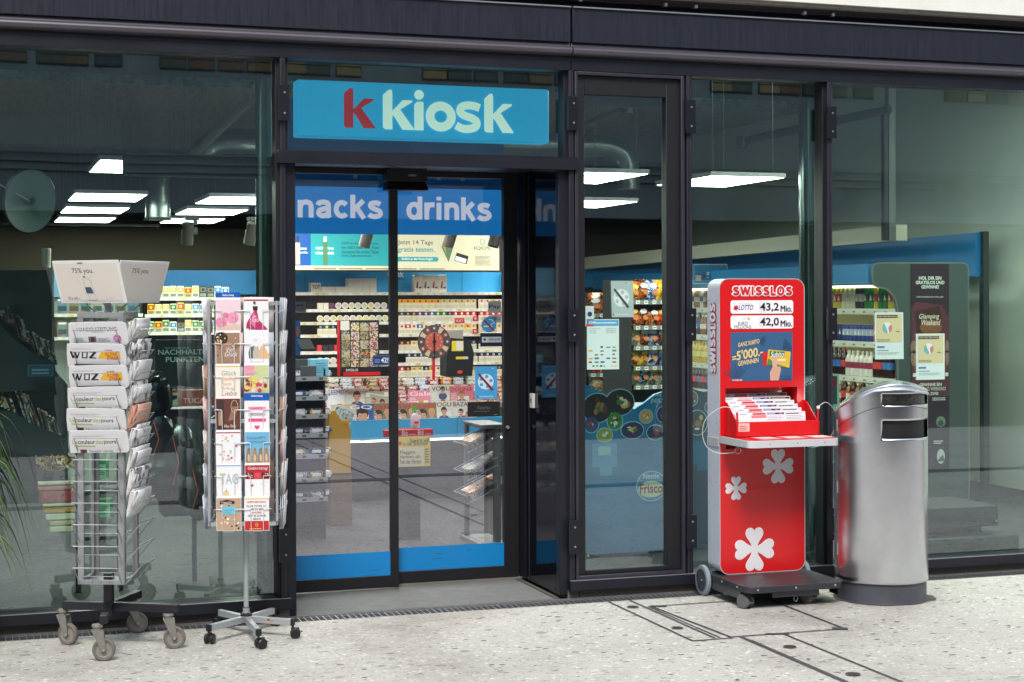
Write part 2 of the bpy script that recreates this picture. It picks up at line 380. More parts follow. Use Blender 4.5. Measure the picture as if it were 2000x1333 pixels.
b = MB(); b.box(-40, -4.98, -.02, 60, -4.78, .005, M('slot_drain', (60, 62, 66), .7)); tag(b.build('pavement_slot_drain'), kind='structure')

# drain grating along the shop front
t = TH('drain_grate', 'narrow steel drain grating running along the foot of the shop front', 'drain grate', (3, -.08, 0))
b = MB(); b.box(-8, -.16, -.3, 20, -.0, -.035, M('drain_channel', (72, 72, 76), .7, var=.25, vs=20)); b.build('channel', t, world=True)
b = MB(); gm = M('galvanised_bar', (148, 150, 152), .4, .55, var=.15, vs=40); gd = M('dull_bar', (92, 92, 96), .5, .4)
b.box(-8, -.160, -.03, 20, -.154, .001, gm); b.box(-8, -.010, -.03, 20, -.003, .002, gm)
x = -2.
while x < 10: b.box(x, -.154, -.03, x + .0045, -.010, -.004, gm); x += .0322
for yy in (-.125, -.1, -.075, -.05, -.03): b.box(-8, yy, -.034, 20, yy + .003, -.009, gd)
b.build('grating', t, world=True)

# ================================================================== THE SHOP BUILDING
def X0(px, Y=0., py=700): return P(px, py, Y).x
bld = TH('shop_building', 'dark metal and glass shop front with interior rooms filling the whole photo', 'building', (3, 0, 0))
XL, XR = -7., 14.
fas_m = M('streaked_fascia_metal', (31, 35, 47), .4, .1, var=.30, vs=5, mapping=(22, 22, 1.0), spec=.5)
b = MB()   # white upper wall
xj = X0(1112)
wall_w = M('white_render', (222, 222, 216), .75, var=.05, vs=4, bump=.15, bs=60)
b.box(XL, -.12, 3.262, XR, .3, 9, wall_w); b.build('upper_wall', bld, world=True)
b = MB(); b.box(XL, -.10, 3.244, XR, .3, 3.2615, M('grey_drip_edge', (128, 122, 116), .7, var=.2, vs=30, bump=.3, bs=50)); b.box(XL, -.04, 3.215, XR, .3, 3.243, M('brown_seal', (58, 50, 54), .6)); b.box(XL, -.055, 3.212, XR, .3, 3.2145, frame_l); b.box(XL, 0.02, 3.17, XR, .3, 3.2118, gasket)
for px in (1128, 1293, 1352, 1563, 1618): xx = X0(px); b.box(xx - .008, -.07, 3.205, xx + .008, -.04, 3.222, lip_m)
b.build('soffit_trim', bld, world=True)
for x0, x1 in ((XL, xj - .006), (xj + .006, XR)):
    b = MB(); b.box(x0, -.05, 2.986, x1, .05, 3.170, fas_m); f = b.build('fascia_panel', bld, bevel=.003, world=True)
    b = MB(); b.box(x0, -.062, 3.1705, x1, .05, 3.1775, lip_m); b.build('top_highlight', f, world=True)  # pale colour paints the sky highlight along the fascia top
b = MB(); b.box(XL, 0.03, 2.9, XR, .06, 3.2, gasket); b.build('joint_backing', bld, world=True)
for x0, x1 in ((XL, xj - .003), (xj + .003, XR)):
    b = MB(); pr = [(-.03, 2.985), (-.036, 2.962)] + [(-.045 + .028 * math.cos(rad(a)) * -1 - .0, 2.940 + .024 * math.sin(rad(a))) for a in (75, 55, 35, 15, -5, -25, -45, -65, -88)] + [(-.03, 2.914), (.03, 2.914), (.03, 2.985)]
    k = len(pr); b.add([(x0, y, z) for y, z in pr] + [(x1, y, z) for y, z in pr], [(i, (i + 1) % k, k + (i + 1) % k, k + i) for i in range(k)] + [tuple(range(k - 1, -1, -1)), tuple(range(k, 2 * k))], M('rail_metal', (88, 84, 92), .33, .45, var=.1, vs=6, mapping=(1, 8, 8)))
    b.build('drip_rail', bld, world=True)
b = MB(); b.box(XL, -.03, 2.838, xj + .002, .08, 2.9135, frame_m); b.box(xj + .006, -.03, 2.838, XR, .08, 2.9135, frame_m)
b.build('header_beam', bld, bevel=.002, world=True)
b = MB(); b.box(XL, -.0335, 2.896, XR, -.0305, 2.8985, frame_l); b.build('header_groove', bld, world=True)
# mullions with their clamp plates
cl = MB(); cl.box(-.0285, -.022, -.09, .0285, 0, .09, M('clamp_dark', (13, 15, 26), .4)); cl.box(-.0285, -.0235, .0882, .0285, -.0222, .09, frame_l); cl.box(-.0289, -.0232, -.09, -.0272, -.0222, .09, frame_l)
for z in (-.052, .052): cl.lathe([(0, -.004), (.0045, -.004), (.006, -.001), (.006, .002)], lip_m, 10, Matrix.Translation((.004, -.0225, z)), axis='y')
clo = None
mull = {551.5: ((167, 237), (605, 676), (1015, 1112)), 1113.5: ((188, 256), (602, 669), (1015, 1083)), 1342.5: ((196, 262), (601, 668), (1005, 1070)), 1617: ((208, 272), (600, 665), (992, 1055))}
for px, cls in mull.items():
    xx = X0(px); b = MB()
    b.box(xx - .0125, -.028, .045, xx + .0125, .0, 2.8378, frame_l if px != 551.5 else frame_l)
    b.box(xx - .0045, -.0325, .06, xx + .0045, -.0282, 2.835, frame_m)
    b.box(xx - .032, .0005, .045, xx + .032, .10, 2.8378, gasket)
    b.build('mullion', bld, bevel=.0015, world=True)
    for a, c in cls:
        z = P(px, (a + c) / 2, -.03).z
        if clo is None: clo = cl.build('clamp_plate', bld); o = clo
        else: o = clo.copy(); COL.objects.link(o); o.parent = bld
        o.location = Vector((xx + .002, -.03, z)) - bld.location
for px in (1900 + 260, -260):
    xx = X0(px); b = MB(); b.box(xx - .0125, -.028, .045, xx + .0125, 0, 2.8378, frame_l); b.box(xx - .032, .0005, .045, xx + .032, .1, 2.8378, gasket); b.build('mullion', bld, world=True)
# bottom rails and plinth
xa, xb = X0(566, 0, 1180), X0(1109, 0, 1140)
for x0, x1 in ((XL, xa), (xb, XR)):
    b = MB(); b.box(x0, -.045, .046, x1, -.0335 if 0 else .10, .100, frame_m); r = b.build('bottom_rail', bld, bevel=.002, world=True)
    b = MB(); b.box(x0, -.0455, .1003, x1, -.030, .1022, lip_m); b.build('rail_highlight', r, world=True)  # first strip paints the highlight on the rail's top edge
    b = MB(); b.box(x0, .0, -.3, x1 + (.03 if x0 < 0 else 0), .3, .0455, M('concrete_plinth', (112, 106, 98), .8, var=.15, vs=8, bump=.3)); b.build('plinth', bld, world=True)
for px in (540, 1130, 1620): xx = X0(px); b = MB(); b.box(xx - .002, -.002, 0, xx + .002, -.0005, .045, gasket); b.build('plinth_joint', bld, world=True)
b = MB(); xx = X0(566, 0, 1190); b.box(xx - .055, -.012, .002, xx - .003, -.001, .048, M('bare_bracket', (120, 114, 104), .6, .2, var=.2, vs=40)); b.build('foot_bracket', bld, world=True)
# window glass
def pane(x0, x1, z0, z1, y=.045, mat=None, name='window_pane', parent=None):
    b = MB(); b.box(x0, y, z0, x1, y + .012, z1, mat or glass_side); return b.build(name, parent or bld, world=True)
pane(X0(-250), X0(551), .1, 2.838); pane(X0(551), X0(1113), 2.375, 2.838)
pane(X0(1342.5), X0(1617), .1, 2.838); pane(X0(1617), X0(2150), .1, 2.838)
# transom over the door, lintel under it
b = MB(); b.box(X0(541), -.05, 2.303, X0(1125), .10, 2.369, frame_m); tr = b.build('transom', bld, bevel=.002, world=True)
b = MB(); b.box(X0(541), -.0515, 2.3693, X0(1125), -.035, 2.3708, frame_l); b.box(X0(541) - .0015, -.0515, 2.303, X0(541) - .0002, -.02, 2.369, frame_l); b.build('transom_edge', tr, world=True)
b = MB(); b.box(X0(553), .1005, 2.335, X0(1108), .75, 2.368, M('lintel_metal', (30, 30, 40), .5)); b.build('door_lintel', bld, world=True)
# door recess: jambs, revel, threshold
jl0, jl1, jr0, jr1 = X0(557, 0, 800), X0(578.5, 0, 1000), X0(1092.5, 0, 1000), X0(1109)
zr = 2.335
b = MB(); b.box(jl0, -.002, 0, jl1, .75, zr, frame_m); b.build('door_jamb', bld, bevel=.002, world=True)
b = MB(); b.box(jr0, -.002, 0.02, jr0 + .045, .05, zr, frame_m); b.build('door_jamb', bld, bevel=.002, world=True)
b = MB(); dkg = M('dark_revel_glass', (12, 14, 24), .04, spec=.2); b.box(jr0 + .004, .051, .02, jr0 + .04, .75, zr, dkg)
b.box(jr0 + .0005, .5, .02, jr0 + .0038, .505, zr, frame_l); b.box(jr0 - .002, .56, .02, jr0 + .0039, .75, zr, frame_m)
rv = b.build('revel_panel', bld, world=True)
b = MB(); g = P(1041, 783, .42); b.box(jr0 - .012, .40, g.z - .04, jr0 + .003, .45, g.z + .04, M('switch_plate', (205, 205, 200), .4)); b.box(jr0 - .014, .418, g.z - .012, jr0 - .0122, .432, g.z + .012, blackp); b.build('key_switch', rv, bevel=.002, world=True)
b = MB(); b.box(jl1, .0, -.28, jr0, .70, .004, M('grey_entrance_mat', (112, 114, 114), .95, var=.14, vs=14, bump=.6, bs=300)); b.build('entrance_mat', bld, world=True)
b = MB(); b.box(jl1, .64, .0041, jr0 + .002, .70, .016, M('threshold_strip', (128, 126, 118), .5, .3, var=.15)); b.box(jr0 - .03, .0, .0041, jr0 - .004, .64, .009, M('mat_edge', (80, 76, 72), .6)); b.build('threshold', bld, world=True)
# sliding door leaves
def leaf(px0, px1, y, z0, z1, zb0, zb1, stl, str_):
    x0, x1 = P(px0, 700, y).x, P(px1, 700, y).x
    b = MB()
    b.box(x0, y, z0, x1, y + .045, zb0 - .001, gasket)
    b.box(x0, y, z1 - .03, x1, y + .045, z1, gasket)
    if stl: b.box(x0, y + .001, zb0 - .001, x0 + stl, y + .044, z1 - .03, gasket)
    if str_: b.box(x1 - str_, y + .001, zb0 - .001, x1, y + .044, z1 - .03, gasket)
    d = b.build('sliding_door', bld, bevel=.0015, world=True)
    g = MB(); g.box(x0 + stl, y + .016, zb0 - .001, x1 - str_, y + .028, z1 - .03, glass_door); g.build('door_glass', d, world=True)
    g = MB(); g.box(x0 + stl, y + .0125, zb0, x1 - str_, y + .0145, zb1, M('blue_film', (14, 128, 196), .35, var=.03, vs=3))
    r = random.Random(int(px0))
    for k in range(4): u = x0 + (x1 - x0) * (.25 + .6 * r.random()); v = zb0 + (zb1 - zb0) * r.random(); g.rect(FL, u, v, u + .02 + .05 * r.random(), v + .0016, -(y + .0122), M('scuff', (22, 60, 90), .6))
    g.build('blue_kick_band', d, world=True)
    return d
dl = leaf(560, 778, .56, .018, 2.334, .083, .215, .02, .045)
dr = leaf(768, 1012, .66, .018, 2.334, .083, .215, .02, .085)
# header with sensor over the doors
b = MB(); x0, x1 = P(752, 350, .5).x, P(832, 350, .5).x; za, zb_ = P(790, 338, .5).z, P(790, 373, .5).z
b.box(x0, .47, (za + zb_) / 2, x1, .555, 2.334, blackp); b.add([(x0, .44, zb_), (x1, .44, zb_), (x1, .56, zb_), (x0, .56, zb_), (x0 + .01, .47, (za + zb_) / 2), (x1 - .01, .47, (za + zb_) / 2), (x1 - .01, .56, (za + zb_) / 2), (x0 + .01, .56, (za + zb_) / 2)], [(0, 3, 2, 1), (4, 5, 6, 7), (0, 1, 5, 4), (1, 2, 6, 5), (2, 3, 7, 6), (3, 0, 4, 7)], blackp)
b.text(FR((0, 0, 0)), 'ABN', x1 - .095, zb_ + .022, .045, None, -.4395 - 0 + .4395 + .0 - .4385 if 0 else -.452, C(170, 172, 175), .01) if 0 else None
b.text(FL, 'ABN', x1 - .11, 2.29, .045, .012, -.4685, C(170, 172, 175), .01)
b.build('door_sensor', bld, bevel=.003, world=True)
b = MB(); g = P(991, 835, .66); b.lathe([(0, -.012), (.009, -.012), (.011, -.004), (.011, .0)], lip_m, 16, Matrix.Translation((g.x, .658, g.z)), axis='y'); b.build('lock_cylinder', bld, world=True)
# narrow side window with its own frame
x0, x1 = X0(1120.5), X0(1334)
zt, zbm = 2.8375, .1025
def ring(b, x0, x1, z0, z1, w0, w1, wt, wb, y0, y1, mat):
    b.box(x0, y0, z0, x0 + w0, y1, z1, mat); b.box(x1 - w1, y0, z0, x1, y1, z1, mat); b.box(x0 + w0, y0, z1 - wt, x1 - w1, y1, z1, mat); b.box(x0 + w0, y0, z0, x1 - w1, y1, z0 + wb, mat)
nz1, nz0 = P(1220, 187, .03).z, P(1220, 1107, .03).z
b = MB(); ring(b, x0, x1, zbm, zt - .002, .018, .02, .018, .02, -.03, .06, frame_l); ring(b, x0 + .0185, x1 - .0205, zbm + .0205, zt - .0205, .045, .08, .10, nz0 - zbm - .022, -.006, .06, gasket)
b.build('side_window_frame', bld, bevel=.003, world=True)
pane(x0 + .06, x1 - .1, nz0 - .01, nz1 + .02, .02)
b = MB(); b.box(x0 + .06, .065, nz1 - .06, x1 - .1, .085, nz1 + .02, M('blind_box', (60, 64, 66), .5)); b.build('blind_box', bld, world=True)
# ------------------------------------------------ rooms behind the glass
b = MB(); b.box(XL, .7, -.28, XR, 10.6, .0, M('grey_shop_floor', (60, 60, 62), .8, var=.08, vs=2, spec=.15)); b.box(XL, .31, -.28, jl0 - .01, .6995, .0, MATS['grey_shop_floor']); b.box(jr0 + .05, .31, -.28, XR, .6995, .0, MATS['grey_shop_floor']); tag(b.build('floor'), kind='structure')
wall_y = M('beige_wall', (72, 62, 44), .8, var=.06, vs=2); wall_g = M('pale_grey_wall', (226, 238, 228), .8, var=.05, vs=1.5); dark_c = M('dark_ceiling_paint', (34, 32, 32), .8, var=.2, vs=3); grey_b = M('grey_beam_paint', (140, 132, 118), .85, var=.12, vs=3)
b = MB(); b.box(XL, 10.5, 0, XR, 10.6, 2.44, wall_y); b.build('back_wall', bld, world=True)
b = MB(); b.box(XL, 10.3, 2.44, XR, 10.6, 3.3, dark_c); b.build('dark_bulkhead', bld, world=True)
b = MB(); b.box(XL, 10.0, 3.3, XR, 10.6, 4, grey_b); b.build('grey_beam', bld, world=True)
b = MB(); b.box(XL, 7.0, 3.6, XR, 10, 3.75, M('rough_board_ceiling', (170, 146, 126), .9, var=.3, vs=3, mapping=(9, 1, 1), bump=.8, bs=14)); b.build('board_ceiling', bld, world=True)
foil = M('foil_insulation', (120, 146, 144), .28, .5, var=.35, vs=9, bump=1., bs=12)
b = MB(); b.box(XL, 6.9, 3.61, XR, 6.995, 4.0, M('dark_teal_beam', (66, 84, 86), .6, var=.3, vs=4)); b.box(XL, 6.86, 3.585, XR, 6.9, 3.66, foil); b.build('foil_edged_beam', bld, world=True)
b = MB(); b.box(XL, .12, 3.99, XR, 10.6, 4.1, M('dark_slab', (52, 54, 54), .85, var=.2, vs=2)); b.build('ceiling_slab', bld, world=True)
b = MB(); b.box(XL - .1, .1, -.2, XL, 10.6, 4, wall_g); b.build('side_wall', bld, world=True)
xw = 8.4
b = MB(); b.box(xw, .14, 0, xw + .15, 10.4, 3.99, wall_g); b.build('side_wall', bld, world=True)
# polished columns just inside the glass
colm = M('polished_dark_column', (96, 110, 106), .16, .85)
for pa, pb_ in ((500, 538), (1564, 1611)):
    Y = .42; xa_, xb_ = P(pa, 600, Y).x, P(pb_, 600, Y).x; r = (xb_ - xa_) / 2
    b = MB(); b.lathe([(r, 0), (r, 3.98)], colm, 32, Matrix.Translation(((xa_ + xb_) / 2, Y, 0))); b.build('round_column', bld, world=True)
# round duct with elbows
dm = M('galvanised_duct', (120, 128, 126), .3, .85, var=.15, vs=8)
b = MB(); YD = 5.6; pts = [P(390, 345, YD), P(392, 312, YD), P(402, 290, YD), P(425, 279, YD), P(460, 276, YD)] + [P(x, 276 + (x - 460) * .012, YD) for x in (600, 800, 1000, 1130)] + [P(1175, 286, YD), P(1200, 292, YD), P(1218, 305, YD), P(1226, 330, YD), P(1228, 370, YD)]
pp = crom([tuple(p) for p in pts], 5); b.tube(pp, .105, dm, 20)
for x in (470, 520, 590, 640, 700, 800, 870, 960, 1050, 1120): c = P(x, 276 + (x - 460) * .012, YD); b.tube([c - Vector((.012, 0, 0)), c + Vector((.012, 0, 0))], .112, dm, 20)
tag(b.build('ventilation_duct'), 'round galvanised ventilation duct with elbows running behind the blue sign', 'duct')
b = MB(); c = P(308, 380, 6); b.lathe([(.13, -.22), (.105, -.2), (.105, .2), (.09, .35)], dm, 20, Matrix.Translation(c))
tag(b.build('ventilation_duct'), 'short dull duct stub hanging between the two rows of ceiling lights', 'duct')
# dark bar and box behind the left window
b = MB(); p, q = P(243, 300, .5), P(541, 347, .5); b.box(p.x, .45, q.z, q.x, .62, p.z, M('dark_navy_box', (22, 26, 36), .5)); o = b.build('air_curtain', bevel=.003); tag(o, 'long dark navy box hanging behind the left window beside the door', 'air curtain')
c = MB(); c.box(p.x + .01, .446, q.z - .012, q.x, .47, q.z - .001, frame_l); c.build('bottom_highlight', o)  # paler strip paints the thin highlight under the box
# pale beam and dark pipes on the right
def beam(name, p, q, w, h, mat, label=None, cat=None):
    b = MB(); d = (q - p).normalized(); n = Vector((-d.y, d.x, 0)).normalized() * w; u = Vector((0, 0, h))
    b.add([p, q, q + n, p + n, p + u, q + u, q + n + u, p + n + u], [(0, 3, 2, 1), (4, 5, 6, 7), (0, 1, 5, 4), (1, 2, 6, 5), (2, 3, 7, 6), (3, 0, 4, 7)], mat)
    o = b.build(name); tag(o, label, cat); return o
beam('cable_trunking', P(1749, 470, 3.4), P(1130, 527, 8.9), -.12, .13, M('pale_trunking', (190, 186, 170), .6), 'long pale box beam above the blue cooler fascia on the right', 'trunking')
b = MB(); b.tube([P(1452, 276, 4.6), P(1600, 243, 3.8), P(1738, 214, 3.2)], .035, M('dark_pipe', (34, 34, 36), .5), 12); b.tube([P(1450, 268, 4.6), P(1450, 288, 4.6)], .05, MATS['dark_pipe'], 12)
tag(b.build('slanting_pipe'), 'dark pipe slanting up to the right behind the window over the lottery stand', 'pipe')
b = MB(); b.tube([P(1130, 250, 4), P(1225, 211, 3.4)], .03, MATS['dark_pipe'], 12); b.tube([P(1225, 203, 3.4), P(1225, 222, 3.4)], .045, MATS['dark_pipe'], 12)
tag(b.build('slanting_pipe'), 'short dark pipe slanting up at the top of the narrow window', 'pipe')
b = MB(); b.tube([P(380, 300, 5), P(495, 190, 3.6)], .035, grey_b, 10); tag(b.build('slanting_brace'), 'grey brace slanting up under the ceiling behind the left window', 'brace')
b = MB(); Y = 3.35; p, q = P(1727, 214, Y), P(1735, 470, Y); b.box(p.x, Y, q.z, q.x, Y + .05, p.z, MATS['dark_pipe']); p, q = P(1736, 190, Y), P(1750, 470, Y); b.box(p.x, Y, q.z, q.x, Y + .06, p.z + .3, M('grey_post', (96, 104, 102), .5, .3))
tag(b.build('hanging_post'), 'dark and grey upright post carrying the pale beam at its right end', 'post')

# ================================================================== ACROSS THE STREET (seen mirrored in the glass)
t = TH('office_building', 'dark office block across the street mirrored faintly in the windows', 'building', (5, -23, 0))
b = MB(); b.box(-35, -32, 3.3, 50, -23, 14, M('teal_cladding', (146, 162, 164), .6, var=.25, vs=.6)); b.build('wall', t, world=True)
b = MB(); b.box(-35, -32, -.1, 50, -24.5, 3.3, M('arcade_shade_grey', (52, 60, 62), .5)); b.build('ground_floor', t, world=True)  # shade of the arcade is put into this dark colour
b = MB(); [b.box(-35, -22.99 + .02 * q, 4.05 + .16 * q, 50, -22.9 + .02 * q, 4.075 + .16 * q, M('pale_rail', (150, 160, 160), .5)) for q in range(3)]; b.build('facade_rails', t, world=True)
wm = glassmat('dummy', (.5, .5, .5)) if 0 else M('office_glass', (24, 32, 36), .08)
wl = M('lit_office_window', (226, 184, 110), .6, emit=.9)
for i in range(22):
    x = -24 + i * 3.0
    for z, zz in ((8.2, 10), (11, 13)):
        b = MB(); b.box(x, -23.02, z, x + 2.5, -22.97, zz, frame_m); f = b.build('window', t, world=True)
        b = MB(); b.box(x + .1, -22.968, z + .1, x + 2.4, -22.96, zz - .1, wm); b.build('pane', f, world=True)
r = random.Random(5)
for i in range(60):
    x = -8 + i * .57 + r.uniform(-.06, .06)
    if r.random() < .25: continue
    e = r.choice([(120, 100, 70), (104, 84, 66), (80, 80, 72), (140, 124, 84), (72, 78, 74), (110, 76, 64), (64, 72, 72)])
    b = MB(); b.box(x, -23.02, 6.0, x + .5, -22.97, 6.7, frame_m); f = b.build('lit_window', t, world=True)
    b = MB(); b.box(x + .02, -22.968, 6.22, x + .49, -22.96, 6.62, M('lit_%d_%d' % e[:2], e, .6, emit=.22)); b.box(x + .02, -22.968, 6.04, x + .49, -22.96, 6.19, M('lit_%d_%d' % e[:2], e)); b.build('pane', f, world=True)

# ================================================================== LIGHTS OF THE SHOP
def led(px, py, side, desc, w=.545, d=.92):
    g = G(px, py, 2.45); x = g.x if side == 'l' else g.x - w
    t = TH('ceiling_light', desc, 'ceiling light', (x + w / 2, g.y + d / 2, 2.45), group='flat LED panels hanging in the shop')
    b = MB(); b.box(-w / 2 - .012, -d / 2 - .012, .0, w / 2 + .012, d / 2 + .012, .03, alu); b.build('housing', t)
    b = MB(); b.box(-w / 2, -d / 2, -.003, w / 2, d / 2, -.0005, LEDM); b.build('diffuser', t)
    b = MB()
    for sx, sy in ((-1, -1), (1, -1), (-1, 1), (1, 1)): b.tube([(sx * w * .42, sy * d * .42, .03), (sx * w * .42, sy * d * .42, 1.14 if g.y + sy * .45 > 6.6 else 1.5)],   .0016, M('dark_wire', (60, 60, 62), .5), 5)
    b.build('suspension_wires', t)
led(147.6, 378, 'l', 'glowing white panel light, nearest of the three in the left column of the left window')
led(129.6, 405, 'l', 'glowing white panel light, middle of the three in the left column of the left window')
led(116, 425, 'l', 'glowing white panel light, farthest of the three in the left column of the left window')
led(412, 384.6, 'l', 'glowing white panel light, nearest of the three in the right column of the left window')
led(367, 408.7, 'l', 'glowing white panel light, middle of the three in the right column of the left window')
led(333, 427, 'l', 'glowing white panel light, farthest of the three in the right column of the left window')
led(197, 313, 'l', 'glowing white panel light partly hidden by the dark navy box')
led(1390, 344, 'l', 'glowing white panel light right above the lottery stand')
led(1264, 340, 'r', 'glowing white panel light, upper of the two in the narrow window')
led(1244, 394, 'r', 'glowing white panel light, lower of the two in the narrow window')
for xx, yy, dd in ((2.1, 1.7, 'nearest'), (2.1, 3.3, 'middle'), (2.4, 4.9, 'farthest'), (4.4, 6.3, 'deepest')):  # extra panels out of view, added to brighten the tobacco shelf
    t = TH('ceiling_light', 'added panel light hidden behind the blue snacks and drinks board, %s one' % dd, 'ceiling light', (xx + .3, yy, 2.55), group='flat LED panels hanging in the shop')
    b = MB(); b.box(-.31, -.51, .0, .31, .51, .03, alu); b.build('housing', t)
    b = MB(); b.box(-.3, -.5, -.003, .3, .5, -.0005, LEDM); b.build('diffuser', t)
for xx, dd in ((5.3, 'left'), (6.3, 'middle'), (7.3, 'right')):  # unseen panels added to light up the right side wall
    t = TH('ceiling_light', 'added unseen high panel light just inside the right window above the header, %s one' % dd, 'ceiling light', (xx, 1.3, 3.45), group='flat LED panels hanging in the shop')
    b = MB(); b.box(-.31, -.51, .0, .31, .51, .03, alu); b.build('housing', t)
    b = MB(); b.box(-.3, -.5, -.003, .3, .5, -.0005, LEDM); b.build('diffuser', t)
    b = MB(); [b.tube([(sx, sy, .03), (sx, sy, .53)],   .0016, M('dark_wire', (60, 60, 62), .5), 5) for sx in (-.25, .25) for sy in (-.4, .4)]; b.build('suspension_wires', t)
def mkspot():
    t = TH('spotlight', None, None)
    b = MB(); T = Matrix.Rotation(rad(18), 4, 'X'); b.lathe([(0, .1), (.05, .1), (.052, .02), (.052, -.09), (.044, -.092), (.04, -.07), (0, -.06)], M('grey_spot', (84, 82, 78), .4), 16, T); b.build('lamp_head', t)
    b = MB(); b.box(.05, -.02, .0, .085, .02, .12, M('grey_spot', (0, 0, 0))); b.box(-.02, -.03, .12, .1, .03, .15, M('grey_spot', (0, 0, 0))); b.build('bracket', t); return t
for i, (px, py, dsc) in enumerate(((366, 458, 'grey spotlight hanging left of the other one in the left window'), (490, 458, 'grey spotlight hanging beside the round column in the left window'), (716, 464, 'dark spotlight hanging before the turquoise part of the lit tobacco poster'), (880, 464, 'dark spotlight hanging before the middle of the lit cream poster'), (968, 464, 'dark spotlight hanging at the right end of the lit cream poster'))):
    inst('spot', mkspot, P(px, py, 4.6), (0, 0, rad(i * 25)), .9 * Vector((1, 1, 1)), dsc, 'spotlight', 'spotlights under the shop ceiling')
for sx, zz in ((3.0, 0), (0.6, 0)):
    b = MB(); b.box(sx - 1.6, 4.58, P(716, 448, 4.6).z, sx + 1.6, 4.62, P(716, 444, 4.6).z, blackp); tag(b.build('light_track'), 'black light track carrying the %s spotlights' % ('three right' if sx > 1 else 'two left'), 'light track')

# ================================================================== SIGNS BEHIND THE FRONT
def signlocal(px0, px1, Y):  # helper: frame whose origin is at (x of px0, Y, 0)
    x0, x1 = P(px0, 500, Y).x, P(px1, 500, Y).x; return FR((x0, Y, 0)), x1 - x0
Y = .34
t = TH('shop_sign', 'bright blue shop sign with a red k and pale kiosk lettering', 'sign', (P(826, 215, Y).x, Y, 2.47))
x0, x1 = P(580, 215, Y).x, P(1073, 215, Y).x; zb_, zt_ = P(580, 266, Y).z, P(580, 155, Y).z
b = MB(); b.box(x0, Y, zb_, x1, Y + .12, zt_, M('sign_blue', (20, 150, 200), .35, emit=.5)); b.build('panel', t, world=True, bevel=.012, seg=3)
lt = M('sign_pale', (214, 234, 222), .4, emit=.5); lr = M('sign_red', (190, 14, 30), .4, emit=.35)  # sign face and letters have a weak glow of their own
SC = (x1 - x0) / 1640.   # metres per unit of the measured drawing
T = FR((x0, Y, zb_)); hh = zt_ - zb_
def kpoly(u, v, h, w=195):   # a k drawn as one outline; h = stem height
    q = [(0, 12), (12, 0), (60, 0), (60, 92), (78, 74), (128, 0), (205, 0), (200, 10), (112, 122), (192, 170), (192, 180), (130, 180), (60, 112), (60, 224), (54, 240), (38, 240), (0, 208)]
    return [(u + x * SC * w / 200, v + y * SC * h / 240) for x, y in q]
bl = 58 * SC
b = MB(); b.prism(T, kpoly(292 * SC, bl + 2 * SC, 245), .001, .006, lr); b.build('red_letter', t, world=True)
b = MB(); b.prism(T, kpoly(540 * SC, bl, 246), .001, .006, lt)
b.prism(T, [(742 * SC, bl), (800 * SC, bl), (800 * SC, bl + 178 * SC), (760 * SC, bl + 178 * SC), (742 * SC, bl + 160 * SC)], .001, .006, lt)
b.prism(T, ell(772 * SC, bl + 222 * SC, 30 * SC, 30 * SC, n=28), .001, .006, lt)
b.stroke(T, ell(912 * SC, bl + 90 * SC, 70 * SC, 66 * SC, n=40), 56 * SC, .006, lt, True)
sp = crom([(1168, 152), (1135, 163), (1085, 166), (1046, 152), (1040, 122), (1066, 102), (1112, 88), (1146, 66), (1142, 34), (1100, 18), (1050, 20), (1012, 38)], 6)
b.stroke(T, [((x) * SC, bl + (y - 0) * SC) for x, y in sp], 50 * SC, .0062, lt)
b.prism(T, kpoly(1201 * SC, bl, 246, 190), .001, .006, lt)
b.build('pale_lettering', t, world=True)
# blue snacks / drinks board
Y = 1.0
t = TH('hanging_board', 'wide blue board with white snacks and drinks lettering behind the doors', 'board', (P(780, 410, Y).x, Y, 2))
x0, x1 = P(546, 410, Y).x, P(984, 410, Y).x; z0, z1 = 1.992, 2.262
b = MB(); b.box(x0, Y, z0, x1, Y + .03, z1, M('board_blue_glow', (26, 122, 196), .4, var=.02, emit=.42)); b.build('panel', t, world=True)  # board and lettering glow by themselves to look brighter, no lamp inside
b = MB(); b.box(x0, Y, z1 + .0004, x1, Y + .03, z1 + .5, M('board_upper_glow', (18, 84, 138), .45, emit=.03))
b.build('upper_panel', t, world=True)
wl_ = M('board_white_glow', (214, 216, 228), .5, emit=.45); T = FR((0, Y, 0))
def X(px, py=410): return P(px, py, Y).x
b = MB(); hz = P(660, 382, Y).z - P(660, 427, Y).z
hc = P(700, 382, Y).z - P(700, 427.5, Y).z
zbs = P(660, 426, Y).z
b.word(T, 'nacks', X(581), zbs, X(748) - X(581), hc, .001, wl_, .215, gap=.015); b.word(T, 's', X(581) - .175, zbs, None, hc * 1.0, .001, wl_, .2)
b.word(T, 'drinks', X(794), P(870, 430, Y).z, X(960) - X(794), P(840, 385, Y).z - P(840, 430, Y).z,  .001, wl_, .215, gap=.02)
for px in (853, 900, 690): u = X(px); b.rect(T, u, z1 + .05, u + .025, z1 + .075, .001, M('tiny_grey', (150, 160, 170)))
b.build('lettering', t, world=True)
